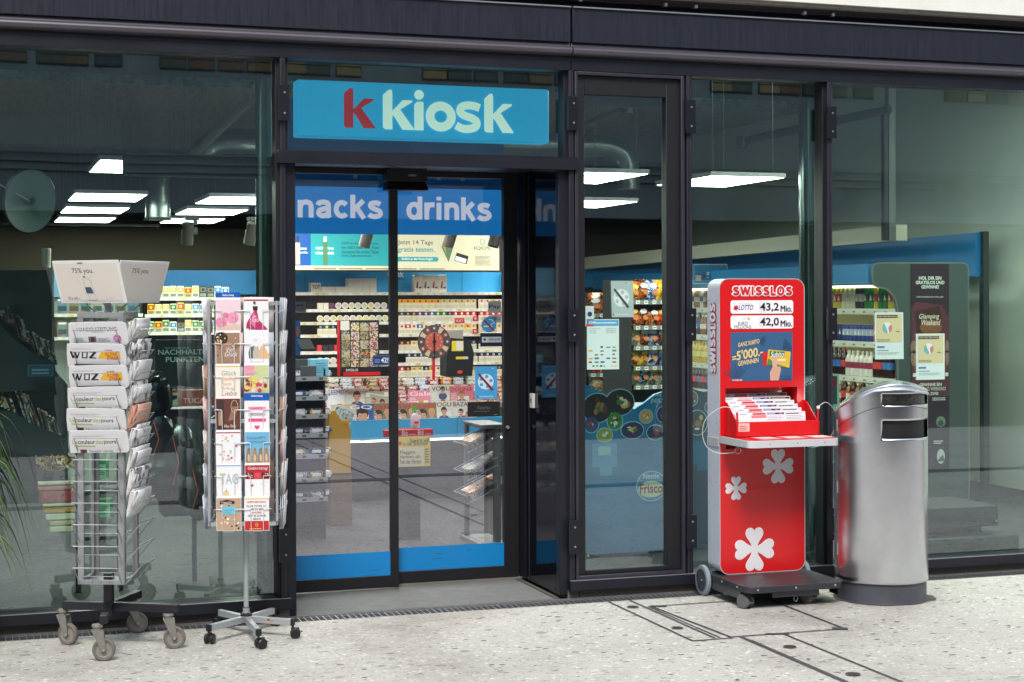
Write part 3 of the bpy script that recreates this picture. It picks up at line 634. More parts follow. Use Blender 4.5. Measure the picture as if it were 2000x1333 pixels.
# lit poster over the tobacco shelf
Y = 6.0
t = TH('lit_poster', 'long lit poster, turquoise on the left and cream on the right, above the tobacco shelf', 'poster', (P(770, 490, Y).x, Y, 2))
PX = lambda px: P(px, 490, Y).x
PZ = lambda py, px=780: P(px, py, Y).z
x0, x1 = PX(540), PX(975); z0, z1 = PZ(528), PZ(458)
b = MB(); b.box(x0 - .1, Y + .004, z0 - .015, x1 + .03, Y + .12, z1 + .015, gasket); b.build('casing', t, world=True)
T = FR((0, Y, 0)); b = MB()
cr = M('lit_cream', (206, 202, 170), .4, emit=.5); tq = M('lit_turquoise', (40, 160, 164), .4, emit=.3); bl_ = M('lit_blue', (10, 78, 150), .4, emit=.5)
b.rect(T, x0, z0, x1, z1, 0, cr); b.rect(T, x0, PZ(520), PX(607), z1, .001, bl_); b.rect(T, PX(607), PZ(520), PX(764), z1, .001, tq)
ink = M('ink_teal_dark', (16, 70, 84), .5); wink = M('ink_lit_white', (236, 244, 244), .5, emit=.6); dk = M('ink_grey_dark', (50, 50, 52), .5)
for i, s in enumerate(('IQOS ist keine E-Zigarette.', 'Denn IQOS erhitzt echten Tabak.', 'Geniessen Sie echten Tabak', 'ohne Zigarettenrauch.')):
    b.text(T, s, PX(667), PZ(480 + i * 8), (PX(740 - (14 if i == 3 else 0)) - PX(667)), .028, .0015, ink, .008)
b.text(T, 'IQOS erhitzt', PX(617), PZ(489.5), PX(652) - PX(617), .026, .0015, wink, .01); b.text(T, 'echten Tabak.', PX(616), PZ(498), PX(653) - PX(616), .026, .0015, wink, .01)
b.text(T, 'rhitzten', PX(577), PZ(489.5), PX(599) - PX(577), .026, .0015, wink, .01); b.text(T, 'Liquids.', PX(577), PZ(498), PX(602) - PX(577), .026, .0015, wink, .01)
b.rect(T, PX(631), PZ(520), PX(640), PZ(474), .0017, M('device_green', (90, 130, 90), .4, emit=.3)); b.rect(T, PX(632), PZ(474), PX(638), PZ(464), .0018, C(220, 214, 190, emit=.4)); b.rect(T, PX(577), PZ(518), PX(586), PZ(476), .0017, C(196, 176, 160, emit=.3)); b.rect(T, PX(579), PZ(476), PX(584), PZ(464), .0018, dk)
b.text(T, 'Jetzt 14 Tage', PX(777), PZ(480), PX(846) - PX(777), .05, .0015, dk); b.text(T, 'gratis testen.', PX(777), PZ(495), PX(849) - PX(777), .055, .0015, M('ink_teal', (60, 160, 160), .5, emit=.25), .012)
b.prism(T, [(PX(777), PZ(511)), (PX(854), PZ(511)), (PX(857), PZ(506.5)), (PX(854), PZ(502)), (PX(777), PZ(502))], 0, .0018, M('ink_teal2', (50, 160, 165), .5, emit=.3)); b.text(T, 'Einfach an der Kasse fragen', PX(785), PZ(509), PX(845) - PX(785), .024, .0022, wink, .006)
b.poly(T, [(PX(862), PZ(482)), (PX(876), PZ(512)), (PX(888), PZ(474)), (PX(868), PZ(470))], .002, M('device_green', (0, 0, 0))); b.poly(T, [(PX(864), PZ(480)), (PX(872), PZ(498)), (PX(870), PZ(476))], .0024, M('device_gold', (170, 150, 90), .4, emit=.2))
b.poly(T, [(PX(887), PZ(509)), (PX(892), PZ(493)), (PX(915), PZ(500)), (PX(911), PZ(516))], .002, dk); b.poly(T, [(PX(888.5), PZ(508)), (PX(891), PZ(500)), (PX(911), PZ(506)), (PX(909), PZ(514))], .0024, wink)
b.text(T, 'IQOS', PX(926), PZ(488), PX(957) - PX(926), .034, .0015, dk, .004); b.stroke(T, ell(PX(942), PZ(471), .022, .026, n=16), .006, .0015, M('ink_teal', (0, 0, 0)), True); b.lines(T, PX(928), PZ(518), PX(962), PZ(498), 8, .0015, C(120, 120, 104), .4, 3)
b.lines(T, PX(612), PZ(526.5), PX(920), PZ(523.5), 1, .0012, C(110, 110, 96), .6, 5)
b.build('poster_face', t, world=True)

# ================================================================== TOBACCO WALL
YT = 6.3
def unit(name, label, cat, pxa, pxb, pyz, ytop, ybot, header, Y=YT, back=shelf_d, hcol=None, strips=True, depth=.22, group=None):
    xa, xb = P(pxa, 600, Y).x, P(pxb, 600, Y).x; pc = (pxa + pxb) / 2
    t = TH(name, label, cat, ((xa + xb) / 2, Y + depth, 0), group=group)
    zt = P(pc, ytop, Y).z
    b = MB(); b.box(xa, Y + depth, .02, xb, Y + depth + .04, zt, back); b.box(xa - .02, Y + .02, .02, xa - .0005, Y + depth + .04, zt - .002, shelf_d); b.box(xb + .0005, Y + .02, .02, xb + .02, Y + depth + .04, zt - .002, shelf_d); b.build('back_panel', t, world=True)
    if header: b = MB(); b.box(xa, Y + .17, P(pc, header, Y).z, xb, Y + depth - .001, zt, hcol or blue_s); b.build('header_panel', t, world=True)
    zs = []
    for py in pyz:
        z = P(pc, py, Y).z; zs.append(z)
        b = MB(); b.box(xa, Y, z - .028, xb, Y + .008, z, shelf_w); b.box(xa, Y + .0085, z - .012, xb, Y + depth - .001, z - .003, shelf_w)
        r = random.Random(int(py)); x = xa + .03
        while x < xb - .05: b.rect(FR((0, Y, 0)), x, z - .024, x + .035, z - .006, .0008, white if r.random() < .7 else C(200, 190, 120)); x += .05 + r.random() * .06
        s = b.build('shelf', t, world=True)
        if strips: b = MB(); b.box(xa + .02, Y + .0085, z - .0265, xb - .02, Y + .0185, z - .0125, STRIPM); b.build('light_strip', s, world=True)
    return t, xa, xb, zs
def label_at(px): return X
TB = unit('tobacco_shelf', 'tall shelf of cigarette packs under the lit poster seen through the doors', 'shelf unit', 560, 990, (571, 603.5, 628.2, 652.7, 685, 709.5, 736), 528, 571.5, 571)
b = MB(); T = FR((0, YT + .169, 0)); b.text(T, 'tabak', P(765, 548, YT).x, P(780, 541, YT).z, .16, .055, .001, C(225, 232, 236), .012)
for px in (602, 912): x = P(px, 548, YT).x; [b.rect(T, x, P(px, y, YT).z, x + .006, P(px, y - 3, YT).z, .001, C(20, 40, 60)) for y in range(533, 571, 5)]
b.build('header_lettering', TB[0], world=True)
def pack(name, top, body, w=.054, h=.086, d=.022, mark=None, frac=.62):
    def f():
        o = MB(); o.box(-w / 2, 0, 0, w / 2, d, h * frac, body); o.box(-w / 2 - .0002, -.0004, h * frac, w / 2 + .0002, d + .0002, h, top); T = FR((0, 0, 0))
        o.rect(T, -w * .38, h * .08, w * .38, h * frac * .62, .0006, C(70, 66, 60)); o.rect(T, -w * .36, h * .085, w * .36, h * frac * .6, .0009, C(205, 200, 182))
        if mark: o.disc(T, 0, h * (frac + .18), w * .22, .0010, mark, k=10)
        return o.build(name)
    return f
pk = {
 'yellow': (pack('cigarette_pack', C(232, 170, 30), C(226, 214, 170), mark=C(190, 60, 30)), 'yellow topped cigarette pack'),
 'cream': (pack('cigarette_pack', C(222, 204, 150), C(226, 218, 188), mark=C(170, 140, 70)), 'cream cigarette pack'),
 'dark': (pack('cigarette_pack', C(38, 34, 44), C(222, 214, 190), mark=C(150, 150, 170)), 'black topped cigarette pack'),
 'purple': (pack('cigarette_pack', C(76, 50, 110), C(222, 214, 196), mark=C(220, 200, 210)), 'purple topped cigarette pack'),
 'green': (pack('cigarette_pack', C(40, 110, 60), C(222, 216, 190), mark=C(210, 220, 170)), 'green topped cigarette pack'),
 'red': (pack('cigarette_pack', C(200, 28, 28), C(232, 224, 206), mark=C(236, 232, 226)), 'red topped cigarette pack'),
 'white': (pack('cigarette_pack', C(226, 220, 204), C(230, 222, 198), mark=C(190, 40, 40)), 'white cigarette pack with a red dot'),
 'brown': (pack('cigarette_pack', C(92, 30, 24), C(214, 200, 170), mark=C(200, 160, 90)), 'brown topped cigarette pack'),
 'navy': (pack('cigarette_pack', C(24, 38, 66), C(222, 216, 200), mark=C(180, 190, 210)), 'navy topped cigarette pack'),
 'blue': (pack('cigarette_pack', C(40, 90, 160), C(226, 220, 204), mark=C(220, 226, 232)), 'blue topped cigarette pack')}
ROW = ['top', 'second', 'third', 'fourth', 'fifth', 'sixth']
cnt = {}
def row(zi, px0, px1, kinds, pitch=.0575, Y=YT + .02, where='behind the doors'):
    z = TB[3][zi]; x = P(px0, 620, Y).x; xe = P(px1, 620, Y).x; i = 0
    while x < xe - pitch * .5:
        k = kinds[min(i, len(kinds) - 1)] if isinstance(kinds, list) else kinds
        key = (zi, px0); n = cnt[key] = cnt.get(key, 0) + 1
        side = 'left part' if px1 < 770 else ('far right' if px0 > 930 else 'right part')
        inst('pack' + k, pk[k][0], (x + pitch / 2, Y, z), (0, 0, rad(random.uniform(-3, 3))), None, '%s, %s of %s row, %s of tobacco shelf' % (pk[k][1], ORD[min(n - 1, 29)], ROW[zi - 1], side), 'cigarette pack', 'cigarette packs on the tobacco shelf')
        x += pitch; i += 1
row(1, 779, 932, ['yellow'] * 7 + ['cream'] * 20); row(1, 935, 984, ['white', 'white', 'cream', 'white'])
row(2, 779, 932, ['dark', 'dark', 'brown', 'purple', 'purple', 'blue', 'green', 'green', 'dark'] + ['red'] * 8); row(2, 935, 984, 'red')
row(3, 779, 932, ['white', 'red', 'white', 'blue', 'white', 'white', 'navy', 'white', 'cream', 'cream', 'cream', 'yellow', 'cream']); row(3, 935, 984, 'cream'); row(3, 620, 662, ['dark', 'green', 'dark', 'brown'])
row(4, 779, 932, ['brown', 'brown', 'cream', 'cream', 'cream', 'brown', 'dark', 'cream', 'dark']); row(4, 935, 984, 'navy')
row(5, 793, 932, ['navy'] * 7 + ['dark'] * 6); row(5, 935, 984, 'navy'); row(6, 779, 932, ['red', 'brown', 'cream', 'cream', 'navy', 'yellow', 'white', 'brown']); row(6, 935, 984, 'dark')
def tin(rim, face):
    def f():
        b = MB(); b.lathe([(0, 0), (.026, 0), (.029, -.003), (.029, -.02), (0, -.02)][::-1], rim, 20, Matrix.Translation((0, .02, .029)), axis='y'); T = FR((0, 0, 0))
        b.disc(T, 0, .029, .023, .0005 - .0, face, k=18); b.disc(T, 0, .029, .012, .001, C(196, 188, 160), k=14); return b.build('snus_tin')
    return f
tk = [(tin(C(228, 224, 210), C(210, 204, 150)), 'white tin with a yellowish face'), (tin(C(228, 224, 210), C(206, 190, 200)), 'white tin with a pinkish face'), (tin(C(228, 224, 210), C(180, 200, 190)), 'white tin with a greenish face'), (tin(C(222, 214, 200), C(60, 110, 150)), 'white tin with a blue face')]
for zi, a, c_, ks in ((1, 656, 757, (1, 1, 0, 2, 0, 0, 1, 1)), (2, 620, 757, (0, 1, 0, 0, 1, 1, 0, 0, 0, 2)), (5, 620, 664, (3, 0, 1, 0))):
    x = P(a, 620, YT).x; xe = P(c_, 620, YT).x; i = 0
    while x < xe - .04:
        k = ks[i % len(ks)]; inst('tin%d' % k, tk[k][0], (x + .03, YT + .02, TB[3][zi] + .001), (0, 0, 0), None, '%s, %s in the %s tobacco row' % (tk[k][1], ORD[i], ROW[zi - 1]), 'tin', 'round tins on the tobacco shelf'); x += .0605; i += 1
def box_thing(name, label, cat, x0, x1, y0, y1, z0, z1, mat, deco=None, group=None, bevel=.002):
    b = MB(); b.box(x0, y0, z0, x1, y1, z1, mat)
    if deco: deco(b, FR((x0, y0, z0)), x1 - x0, z1 - z0)
    o = b.build(name, loc=((x0 + x1) / 2, (y0 + y1) / 2, z0), bevel=bevel); return tag(o, label, cat, group)
# cartons on the top board
z = TB[3][0]; PXT = lambda px: P(px, 560, YT).x
box_thing('carton', 'flat white carton with navy lettering at the left of the top board', 'carton', PXT(609), PXT(628), YT + .03, YT + .15, z, z + .085, cream, lambda b, T, w, h: b.text(T, 'TOT', w * .12, h * .35, w * .8, h * .42, .001, C(20, 30, 70), .02))
for i, (a, c_, h) in enumerate(((629, 656, .05), (657, 680, .05), (681, 695, .125), (695.3, 709, .125), (709.3, 723, .125), (723.3, 737, .125))):
    box_thing('carton', '%s plain cream carton, %s from the left behind the left door leaf' % ('low' if h < .1 else 'tall', ORD[i]), 'carton', PXT(a), PXT(c_), YT + .03, YT + .15, z, z + h, cream, None, 'cream cartons on the top board')
def heat(b, T, w, h):
    b.poly(T, [(w * .2, h * .25), (w * .35, h * .62), (w * .5, h * .6), (w * .45, h * .2)], .001, C(170, 60, 60)); b.poly(T, [(w * .5, h * .25), (w * .9, h * .35), (w * .8, h * .2)], .0012, C(50, 50, 54))
for i in range(4): box_thing('carton', 'white picture carton, %s of the four above the tobacco shelf' % ORD[i], 'carton', PXT(811 + i * 16), PXT(826.5 + i * 16), YT + .03, YT + .13, z, z + .16, cream, heat, 'picture cartons on the top board')
for i, px in enumerate((621, 632, 643, 654)):
    box_thing('tobacco_pouch', '%s tobacco pouch, %s of the fourth row on the left side' % (('red', 'black', 'black', 'red')[i], ORD[i]), 'tobacco pouch', PXT(px), PXT(px + 9), YT + .03, YT + .06, TB[3][4], TB[3][4] + .055, C(200, 50, 60) if i in (0, 3) else C(40, 42, 44), None, 'tobacco pouches on the tobacco shelf')
for i in range(3): box_thing('cigar_box', 'small cream cigar box, %s at the start of the row of tins' % ORD[i], 'box', PXT(622 + i * 11), PXT(632 + i * 11), YT + .03, YT + .07, TB[3][1], TB[3][1] + .055, cream if i < 2 else C(110, 60, 90), None, 'cigar boxes before the tins')
# left window part of the wall
TL = unit('tobacco_shelf', 'shelf of colourful tobacco pouches under a blue header in the left window', 'shelf unit', 283, 558, (581, 613.8, 648), 528, 575, 575, hcol=M('header_blue_dim', (18, 92, 142), .5))
TM = unit('card_shelf', 'pale shelf of postcards and small books behind the newspaper rack', 'shelf unit', 106, 279, (613, 658), 520, 570, 580, hcol=M('header_blue_light', (110, 170, 205), .5), back=M('pale_back', (150, 160, 150), .6), strips=True)
pc_ = [((C(232, 220, 190), C(226, 160, 90)), 'cream and orange'), ((C(224, 222, 204), C(232, 182, 60)), 'white and yellow'), ((C(30, 28, 28), C(120, 110, 96)), 'black'), ((C(216, 212, 190), C(60, 120, 60)), 'white and green'), ((C(224, 226, 226), C(60, 120, 180)), 'white and blue'), ((C(234, 196, 40), C(180, 40, 30)), 'bright yellow')]
def pouch(i):
    def f():
        b = MB(); w, h = .062, .098; m0, m1 = pc_[i][0]
        b.add([(-w / 2, .002, 0), (w / 2, .002, 0), (w / 2, .028, 0), (-w / 2, .028, 0), (-w / 2 + .002, 0, h * .9), (w / 2 - .002, 0, h * .9), (w / 2 - .004, .012, h), (-w / 2 + .004, .012, h)], [(0, 3, 2, 1), (4, 5, 6, 7), (0, 1, 5, 4), (1, 2, 6, 5), (2, 3, 7, 6), (3, 0, 4, 7)], m0)
        T = FR((0, 0, 0)); b.rect(T, -w * .42, h * .45, w * .42, h * .88, .0012, m1); b.disc(T, 0, h * .66, w * .2, .0018, m0, k=12); b.rect(T, -w * .4, h * .06, w * .4, h * .34, .0004, C(150, 148, 136)); b.lines(T, -w * .36, h * .08, w * .36, h * .32, 3, .0008, C(60, 58, 52), .4, i); return b.build('tobacco_pouch')
    return f
for zi, ks in ((0, (0, 0, 1, 0, 0, 5, 1, 2, 2, 4, 4)), (1, (5, 1, 1, 3, 5, 1, 4, 4, 3, 0, 2)), (2, (3, 5, 3, 4, 2, 1, 3, 3, 4, 0, 3))):
    for i, k in enumerate(ks):
        x = P(288 + i * 14.6, 600, YT).x
        if x > P(448, 600, YT).x: break
        inst('pouch%d' % k, lambda k=k: pouch(k)(), (x + .033, YT + .03, TL[3][zi]), (0, 0, rad(random.uniform(-5, 5))), (1, 1, random.uniform(.9, 1.08)), '%s tobacco pouch, %s of the %s row in the left window' % (pc_[k][1], ORD[i], ROW[zi]), 'tobacco pouch', 'tobacco pouches in the left window')
pm_cool = printmat('print_cool', [(24, 60, 90), (70, 130, 160), (190, 200, 196), (120, 110, 90), (30, 50, 60), (210, 150, 60)], 26)
pm_warm = printmat('print_warm', [(190, 30, 30), (232, 200, 160), (240, 236, 226), (220, 120, 40), (90, 30, 30), (236, 190, 60)], 26)
pm_mix = printmat('print_mixed', [(200, 40, 36), (236, 232, 224), (40, 80, 140), (230, 180, 60), (60, 100, 60), (40, 30, 34)], 30)
for zi in (0, 1):
    for i in range(7):
        x = P(112 + i * 23, 620, YT).x
        box_thing('postcard_pack', 'picture postcard pack, %s of the %s row behind the newspaper rack' % (ORD[i], ('upper', 'lower')[zi]), 'postcards', x, x + .085, YT + .03, YT + .05, TM[3][zi], TM[3][zi] + .13, C(*((96, 130, 140), (120, 120, 104), (80, 110, 120), (150, 140, 120))[(i + zi) % 4]), lambda b, T, w, h: (b.rect(T, w * .08, h * .18, w * .92, h * .5, .0008, C(*((40, 70, 84), (90, 70, 50), (50, 60, 50))[i % 3])), b.rect(T, w * .06, h * .05, w * .35, h * .14, .001, C(200, 50, 40)), b.rect(T, w * .1, h * .84, w * .9, h * .95, .001, white)), 'postcard packs', bevel=0)
# ================================================================== COUNTER WITH SWEETS AND MAGAZINES
YC = 4.5
cx = lambda px, Y=YC: P(px, 800, Y).x
cz = lambda py, px=790, Y=YC: P(px, py, Y).z
t = TH('sales_counter', 'long sales counter with a light blue front band behind the doors', 'counter', (cx(800), YC, 0))
b = MB(); b.box(cx(600), YC + .05, 0, cx(1000), YC + 1.0, cz(858), M('counter_dark', (40, 42, 46), .5)); b.build('counter_body', t, world=True)
b = MB(); b.box(cx(600), YC - .02, cz(857), cx(985), YC + .03, cz(819), M('counter_blue', (58, 150, 200), .4, var=.03)); xj_ = cx(891); b.box(xj_, YC - .0215, cz(857), xj_ + .004, YC - .02, cz(819), C(30, 90, 130)); b.build('front_band', t, world=True)
b = MB(); b.box(cx(610), YC + .0, cz(862), cx(985), YC + .04, cz(859), STRIPM); b.build('light_strip', t, world=True)
b = MB()
for k in range(5): b.box(cx(600), YC + .06 + k * .11, cz(858) + .001, cx(985), YC + .17 + k * .11, cz(804 - k * 15), M('clear_step', (84, 80, 76), .3))
b.build('stepped_tray', t, world=True)
bm_ = [(printmat('sweet_red', [(190, 26, 30), (230, 210, 200), (200, 40, 40), (120, 20, 30), (240, 236, 230)], 30), 'red'), (printmat('sweet_cream', [(214, 200, 176), (180, 150, 110), (200, 80, 50), (236, 230, 220)], 30), 'cream'), (printmat('sweet_blue', [(50, 100, 170), (190, 210, 226), (236, 236, 240), (30, 60, 120)], 30), 'blue'), (printmat('sweet_brown', [(80, 40, 26), (200, 150, 80), (230, 190, 120), (120, 60, 30)], 30), 'brown and gold'), (printmat('sweet_orange', [(230, 110, 30), (240, 200, 80), (200, 60, 20), (244, 232, 210)], 30), 'orange'), (printmat('sweet_green', [(60, 120, 60), (220, 226, 200), (240, 240, 236), (120, 170, 80)], 30), 'green and white')]
def bar(m):
    def f():
        b = MB(); w, d, h = .12, .05, .032
        b.box(-w / 2 + .01, 0, 0, w / 2 - .01, d, h, m); b.box(-w / 2, .004, h * .3, -w / 2 + .0101, d - .004, h * .7, m); b.box(w / 2 - .0101, .004, h * .3, w / 2, d - .004, h * .7, m)
        b.rect(FR((0, 0, 0)), -w * .28, h * .3, w * .28, h * .8, .001, white); return b.build('sweet_packet', bevel=.002)
    return f
seqs = [(0, 1, 3, 3, 1, 2, 2, 4, 3, 0, 0, 1, 0), (0, 0, 1, 0, 0, 0, 1, 1, 3, 4, 1, 0, 2), (0, 1, 0, 0, 2, 2, 4, 1, 0, 3, 0, 0, 1), (4, 1, 5, 5, 2, 2, 1, 0, 0, 3, 4, 0, 2), (5, 5, 1, 1, 4, 4, 5, 3, 3, 0, 1, 2, 0)]
for k in range(4):
    zz = cz(804 - k * 15); 
    for i in range(20):
        q = seqs[k][(i * 7 // 3) % 13]; x = cx(648) + i * .107 + random.uniform(-.012, .012)
        for lay in (0, 1):
            inst('bar%d' % q, bar(bm_[q][0]), (x, YC + .085 + k * .11, zz + .0005 + lay * .033), (0, 0, rad(random.uniform(-5, 5))), (random.uniform(.75, .86), 1, random.uniform(.85, 1.25)), '%s sweet packet, %s in pile %s of the %s counter row' % (bm_[q][1], ('lower', 'upper')[lay], ORD[i], ('front', 'second', 'third', 'back')[k]), 'sweet packet', 'sweet packets on the counter')
skin = C(206, 150, 116); hair = [C(60, 36, 24), C(150, 104, 60), C(34, 26, 22), C(196, 160, 100)]
def mag(name, title, bgc, tc, faces, seed, sub=None, w=.205, h=.265):
    b = MB(); b.box(0, 0, 0, w, .006, h, white); T = FR((0, 0, 0)); r = random.Random(seed)
    b.rect(T, 0, 0, w, h, .0006, bgc)
    for k in range(5): b.rect(T, w * r.random() * .7, h * r.random() * .6, w * (.3 + .6 * r.random()), h * (.2 + r.random() * .5), .0008 + k * .0001, r.choice([C(190, 60, 50), C(226, 196, 70), C(230, 226, 220), C(80, 130, 160), C(60, 60, 70), C(120, 150, 90)])) if k < 3 else None
    for (u, v, s, hc) in faces:
        v += .14; s *= .8
        b.poly(T, ell(u * w, (v - .36 * s) * h, .32 * s * w, .2 * s * h, n=14), .0013, C(*[(60, 80, 120), (150, 150, 150), (40, 40, 44), (200, 190, 170)][int(seed) % 4]))
        b.rect(T, (u - .06 * s) * w, (v - .24 * s) * h, (u + .06 * s) * w, (v - .1 * s) * h, .00135, skin); b.poly(T, ell(u * w, (v + .045 * s) * h, .175 * s * w, .145 * s * h, n=14), .0014, hair[hc]); b.poly(T, ell(u * w, (v - .03 * s) * h, .14 * s * w, .15 * s * h, n=14), .0016, skin); b.poly(T, ell(u * w, (v + .1 * s) * h, .14 * s * w, .05 * s * h, n=10), .0017, hair[hc])
        for e in (-1, 1): b.rect(T, (u + e * .06 * s) * w - .003 * s, v * h - .002, (u + e * .06 * s) * w + .006 * s, v * h + .002, .0018, C(50, 34, 30))
        b.rect(T, (u - .05 * s) * w, (v - .1 * s) * h, (u + .05 * s) * w, (v - .085 * s) * h, .0018, C(170, 70, 70))
    if title: b.text(T, title, w * .05, h * .83, w * .9, h * .13, .002, tc, .012)
    if sub: b.text(T, sub[0], w * .1, h * sub[1], w * .8, h * .1, .0021, sub[2], .012)
    b.lines(T, w * .05, h * .55, w * .35, h * .8, 5, .002, C(240, 236, 230), .4, seed)
    return b.build(name)
mags = [
 (676, 793, 'Mens Health', C(214, 208, 198), C(180, 24, 30), [(.5, .62, 1.1, 2)], 0, 'cream magazine with red masthead and dark haired man'),
 (716, 799, 'N', C(186, 180, 160), C(240, 240, 240), [(.35, .55, .8, 1), (.7, .5, .8, 0)], 1, 'beige magazine showing two heads behind the others'),
 (641, 793, 'KEEMENT', C(226, 226, 232), C(30, 50, 110), [], 0, 'white magazine with navy masthead at the left end'),
 (802, 799, 'Gala', C(226, 130, 160), C(236, 230, 230), [(.5, .5, .8, 3)], 0, 'pink magazine standing behind its neighbours'),
 (845, 790, 'VOGUE', C(206, 206, 196), C(40, 40, 44), [(.5, .72, .7, 2)], 0, 'pale fashion magazine, rear one of two alike'),
 (882, 792, 'DONNA', C(214, 120, 130), C(170, 20, 60), [(.5, .58, .9, 1)], 0, 'pink fashion magazine with wine red masthead'),
 (682, 812, 'GQ', C(52, 84, 150), C(236, 240, 244), [(.55, .5, 1.7, 2)], 0, 'blue magazine with one large dark haired face'),
 (720, 812, 'Gala', C(128, 116, 84), C(200, 30, 30), [(.42, .48, 1.3, 2), (.8, .55, 1.0, 3)], 1, 'celebrity magazine with a bearded man and blonde woman left of the stile'),
 (768, 812, 'Gala', C(128, 116, 84), C(200, 30, 30), [(.42, .48, 1.3, 2), (.8, .55, 1.0, 3)], 1, 'celebrity magazine with a bearded man and blonde woman right of the stile'),
 (806, 812, 'Gala', C(128, 116, 84), C(200, 30, 30), [(.42, .48, 1.3, 2), (.8, .55, 1.0, 3)], 1, 'celebrity magazine with a bearded man and blonde woman behind the pump bottle'),
 (845, 810, 'VOGUE', C(216, 212, 200), C(36, 36, 40), [(.5, .55, .9, 2)], 0, 'pale fashion magazine with watermelon fan and red word flow'),
 (885, 810, 'BAZAAR', C(210, 206, 196), C(40, 40, 44), [(.35, .5, .8, 2), (.65, .42, .8, 1)], 0, 'pale fashion magazine with two figures at the right'),
 (648, 812, None, C(196, 186, 160), C(120, 60, 40), [(.5, .5, .8, 0)], 1, 'tan magazine half hidden by the yellow display'),
]
for px, py, ti, bc, tc, fc, seed, lab in mags:
    o = mag('magazine', ti, bc, tc, fc, seed, ('FLOW', .12, C(220, 30, 60)) if 'flow' in lab else None)
    rear = py < 805
    zt = cz(py - 22 if not rear else py - 33 + 0)
    o.location = (cx(px), YC + (.03 if rear else .0), zt - .255); o.rotation_euler = (rad(-8), 0, rad(random.uniform(-2, 2)))
    tag(o, lab, 'magazine', 'magazines on the counter front')
# lottery ticket display on the counter
Y = 4.35; QX = lambda px: P(px, 680, Y).x; QZ = lambda py: P(700, py, Y).z
t = TH('ticket_display', 'dark board of scratch tickets with red edge standing on the counter', 'ticket display', (QX(703), Y, QZ(735)))
b = MB(); b.box(QX(664), Y, QZ(734), QX(741), Y + .05, QZ(626), blackp); b.box(QX(661), Y - .01, QZ(734), QX(663.8), Y + .05, QZ(626), redm); b.box(QX(669), Y - .03, QZ(734), QX(741), Y - .002, QZ(727), redm); b.build('board', t, world=True)
T = FR((0, Y, 0)); r = random.Random(3); k = 0; tkm = [printmat('ticket_print_%d' % q, c_, 38) for q, c_ in enumerate(([(50, 80, 60), (190, 170, 120), (30, 40, 40), (120, 130, 90)], [(190, 150, 140), (214, 204, 196), (120, 70, 70), (200, 110, 90)], [(60, 84, 130), (190, 190, 180), (200, 170, 80), (40, 50, 80)], [(200, 180, 90), (224, 218, 200), (90, 70, 50), (190, 80, 60)]))]
for c_ in range(4):
    for rr in range(5):
        u = QX(667 + c_ * 18.2); v = QZ(647 + rr * 17.5); w = QX(684) - QX(667.5); h = QZ(630) - QZ(646.5)
        b = MB(); b.rect(T, u, v, u + w, v + h, .004, tkm[(c_ * 3 + rr * 2) % 4]); 
        for q in range(0): b.rect(T, u + w * r.random() * .6, v + h * r.random() * .7, u + w * (.4 + r.random() * .6), v + h * (.3 + r.random() * .7), .0045 + q * .0003, C(*r.choice([(30, 30, 30), (235, 230, 220), (200, 50, 50), (230, 190, 60), (60, 120, 70), (60, 100, 160)])))
        b.build('scratch_ticket', t, world=True)
b = MB(); b.text(T, 'SWISSLOS', QX(675), QZ(725.5), QX(699) - QX(675), .02, .006, white, .01); b.text(T, 'DAS TRAUM-LOS', QX(672), QZ(705), .07, .02, .008, C(220, 220, 190), .01); b.text(T, '10', QX(711), QZ(696), .05, .03, .008, C(200, 40, 40), .01); b.build('lettering', t, world=True)
# round dial of tickets on a red post
Y = 4.2; c = P(848, 668, Y); R_ = 33 / FPX * 12.9
t = TH('ticket_dial', 'round clear ticket dial with red centre on a red post', 'ticket dial', (c.x, Y, P(848, 740, Y).z)); T = FR((c.x, Y, c.z))
b = MB(); b.box(c.x - .012, Y + .005, c.z - .3, c.x + .008, Y + .02, c.z - R_ * .9, redm); b.build('post', t, world=True)
b = MB(); b.prism(T, ell(0, 0, R_, R_, n=36), -.008, 0, M('smoky_disc', (92, 78, 74), .25)); b.disc(T, 0, 0, R_ * .56, .002, C(186, 84, 66), k=28)
for i in range(12):
    a = i * 30; b.prism(T, [(R_ * .6 * math.cos(rad(a - 9)), R_ * .6 * math.sin(rad(a - 9))), (R_ * .95 * math.cos(rad(a - 9)), R_ * .95 * math.sin(rad(a - 9))), (R_ * .95 * math.cos(rad(a + 9)), R_ * .95 * math.sin(rad(a + 9))), (R_ * .6 * math.cos(rad(a + 9)), R_ * .6 * math.sin(rad(a + 9)))], .001, .003, C(*[(70, 60, 80), (130, 70, 60), (200, 180, 150)][i % 3])); b.disc(T, R_ * .8 * math.cos(rad(a)), R_ * .8 * math.sin(rad(a)), R_ * .07, .004, C(200, 190, 170), k=8); b.text(T, str(i + 1), R_ * .45 * math.cos(rad(90 - a)) - .005, R_ * .45 * math.sin(rad(90 - a)) - .006, None, .013, .004, C(235, 215, 200)) if i else None
b.build('disc', t, world=True)
b = MB(); b.prism(T, [(-.005, -R_ * 1.0), (.005, -R_ * 1.0), (.006, R_ * .5), (-.006, R_ * .5)], .005, .008, blackp); b.disc(T, 0, 0, .016, .0085, blackp); b.build('pointer', t, world=True)
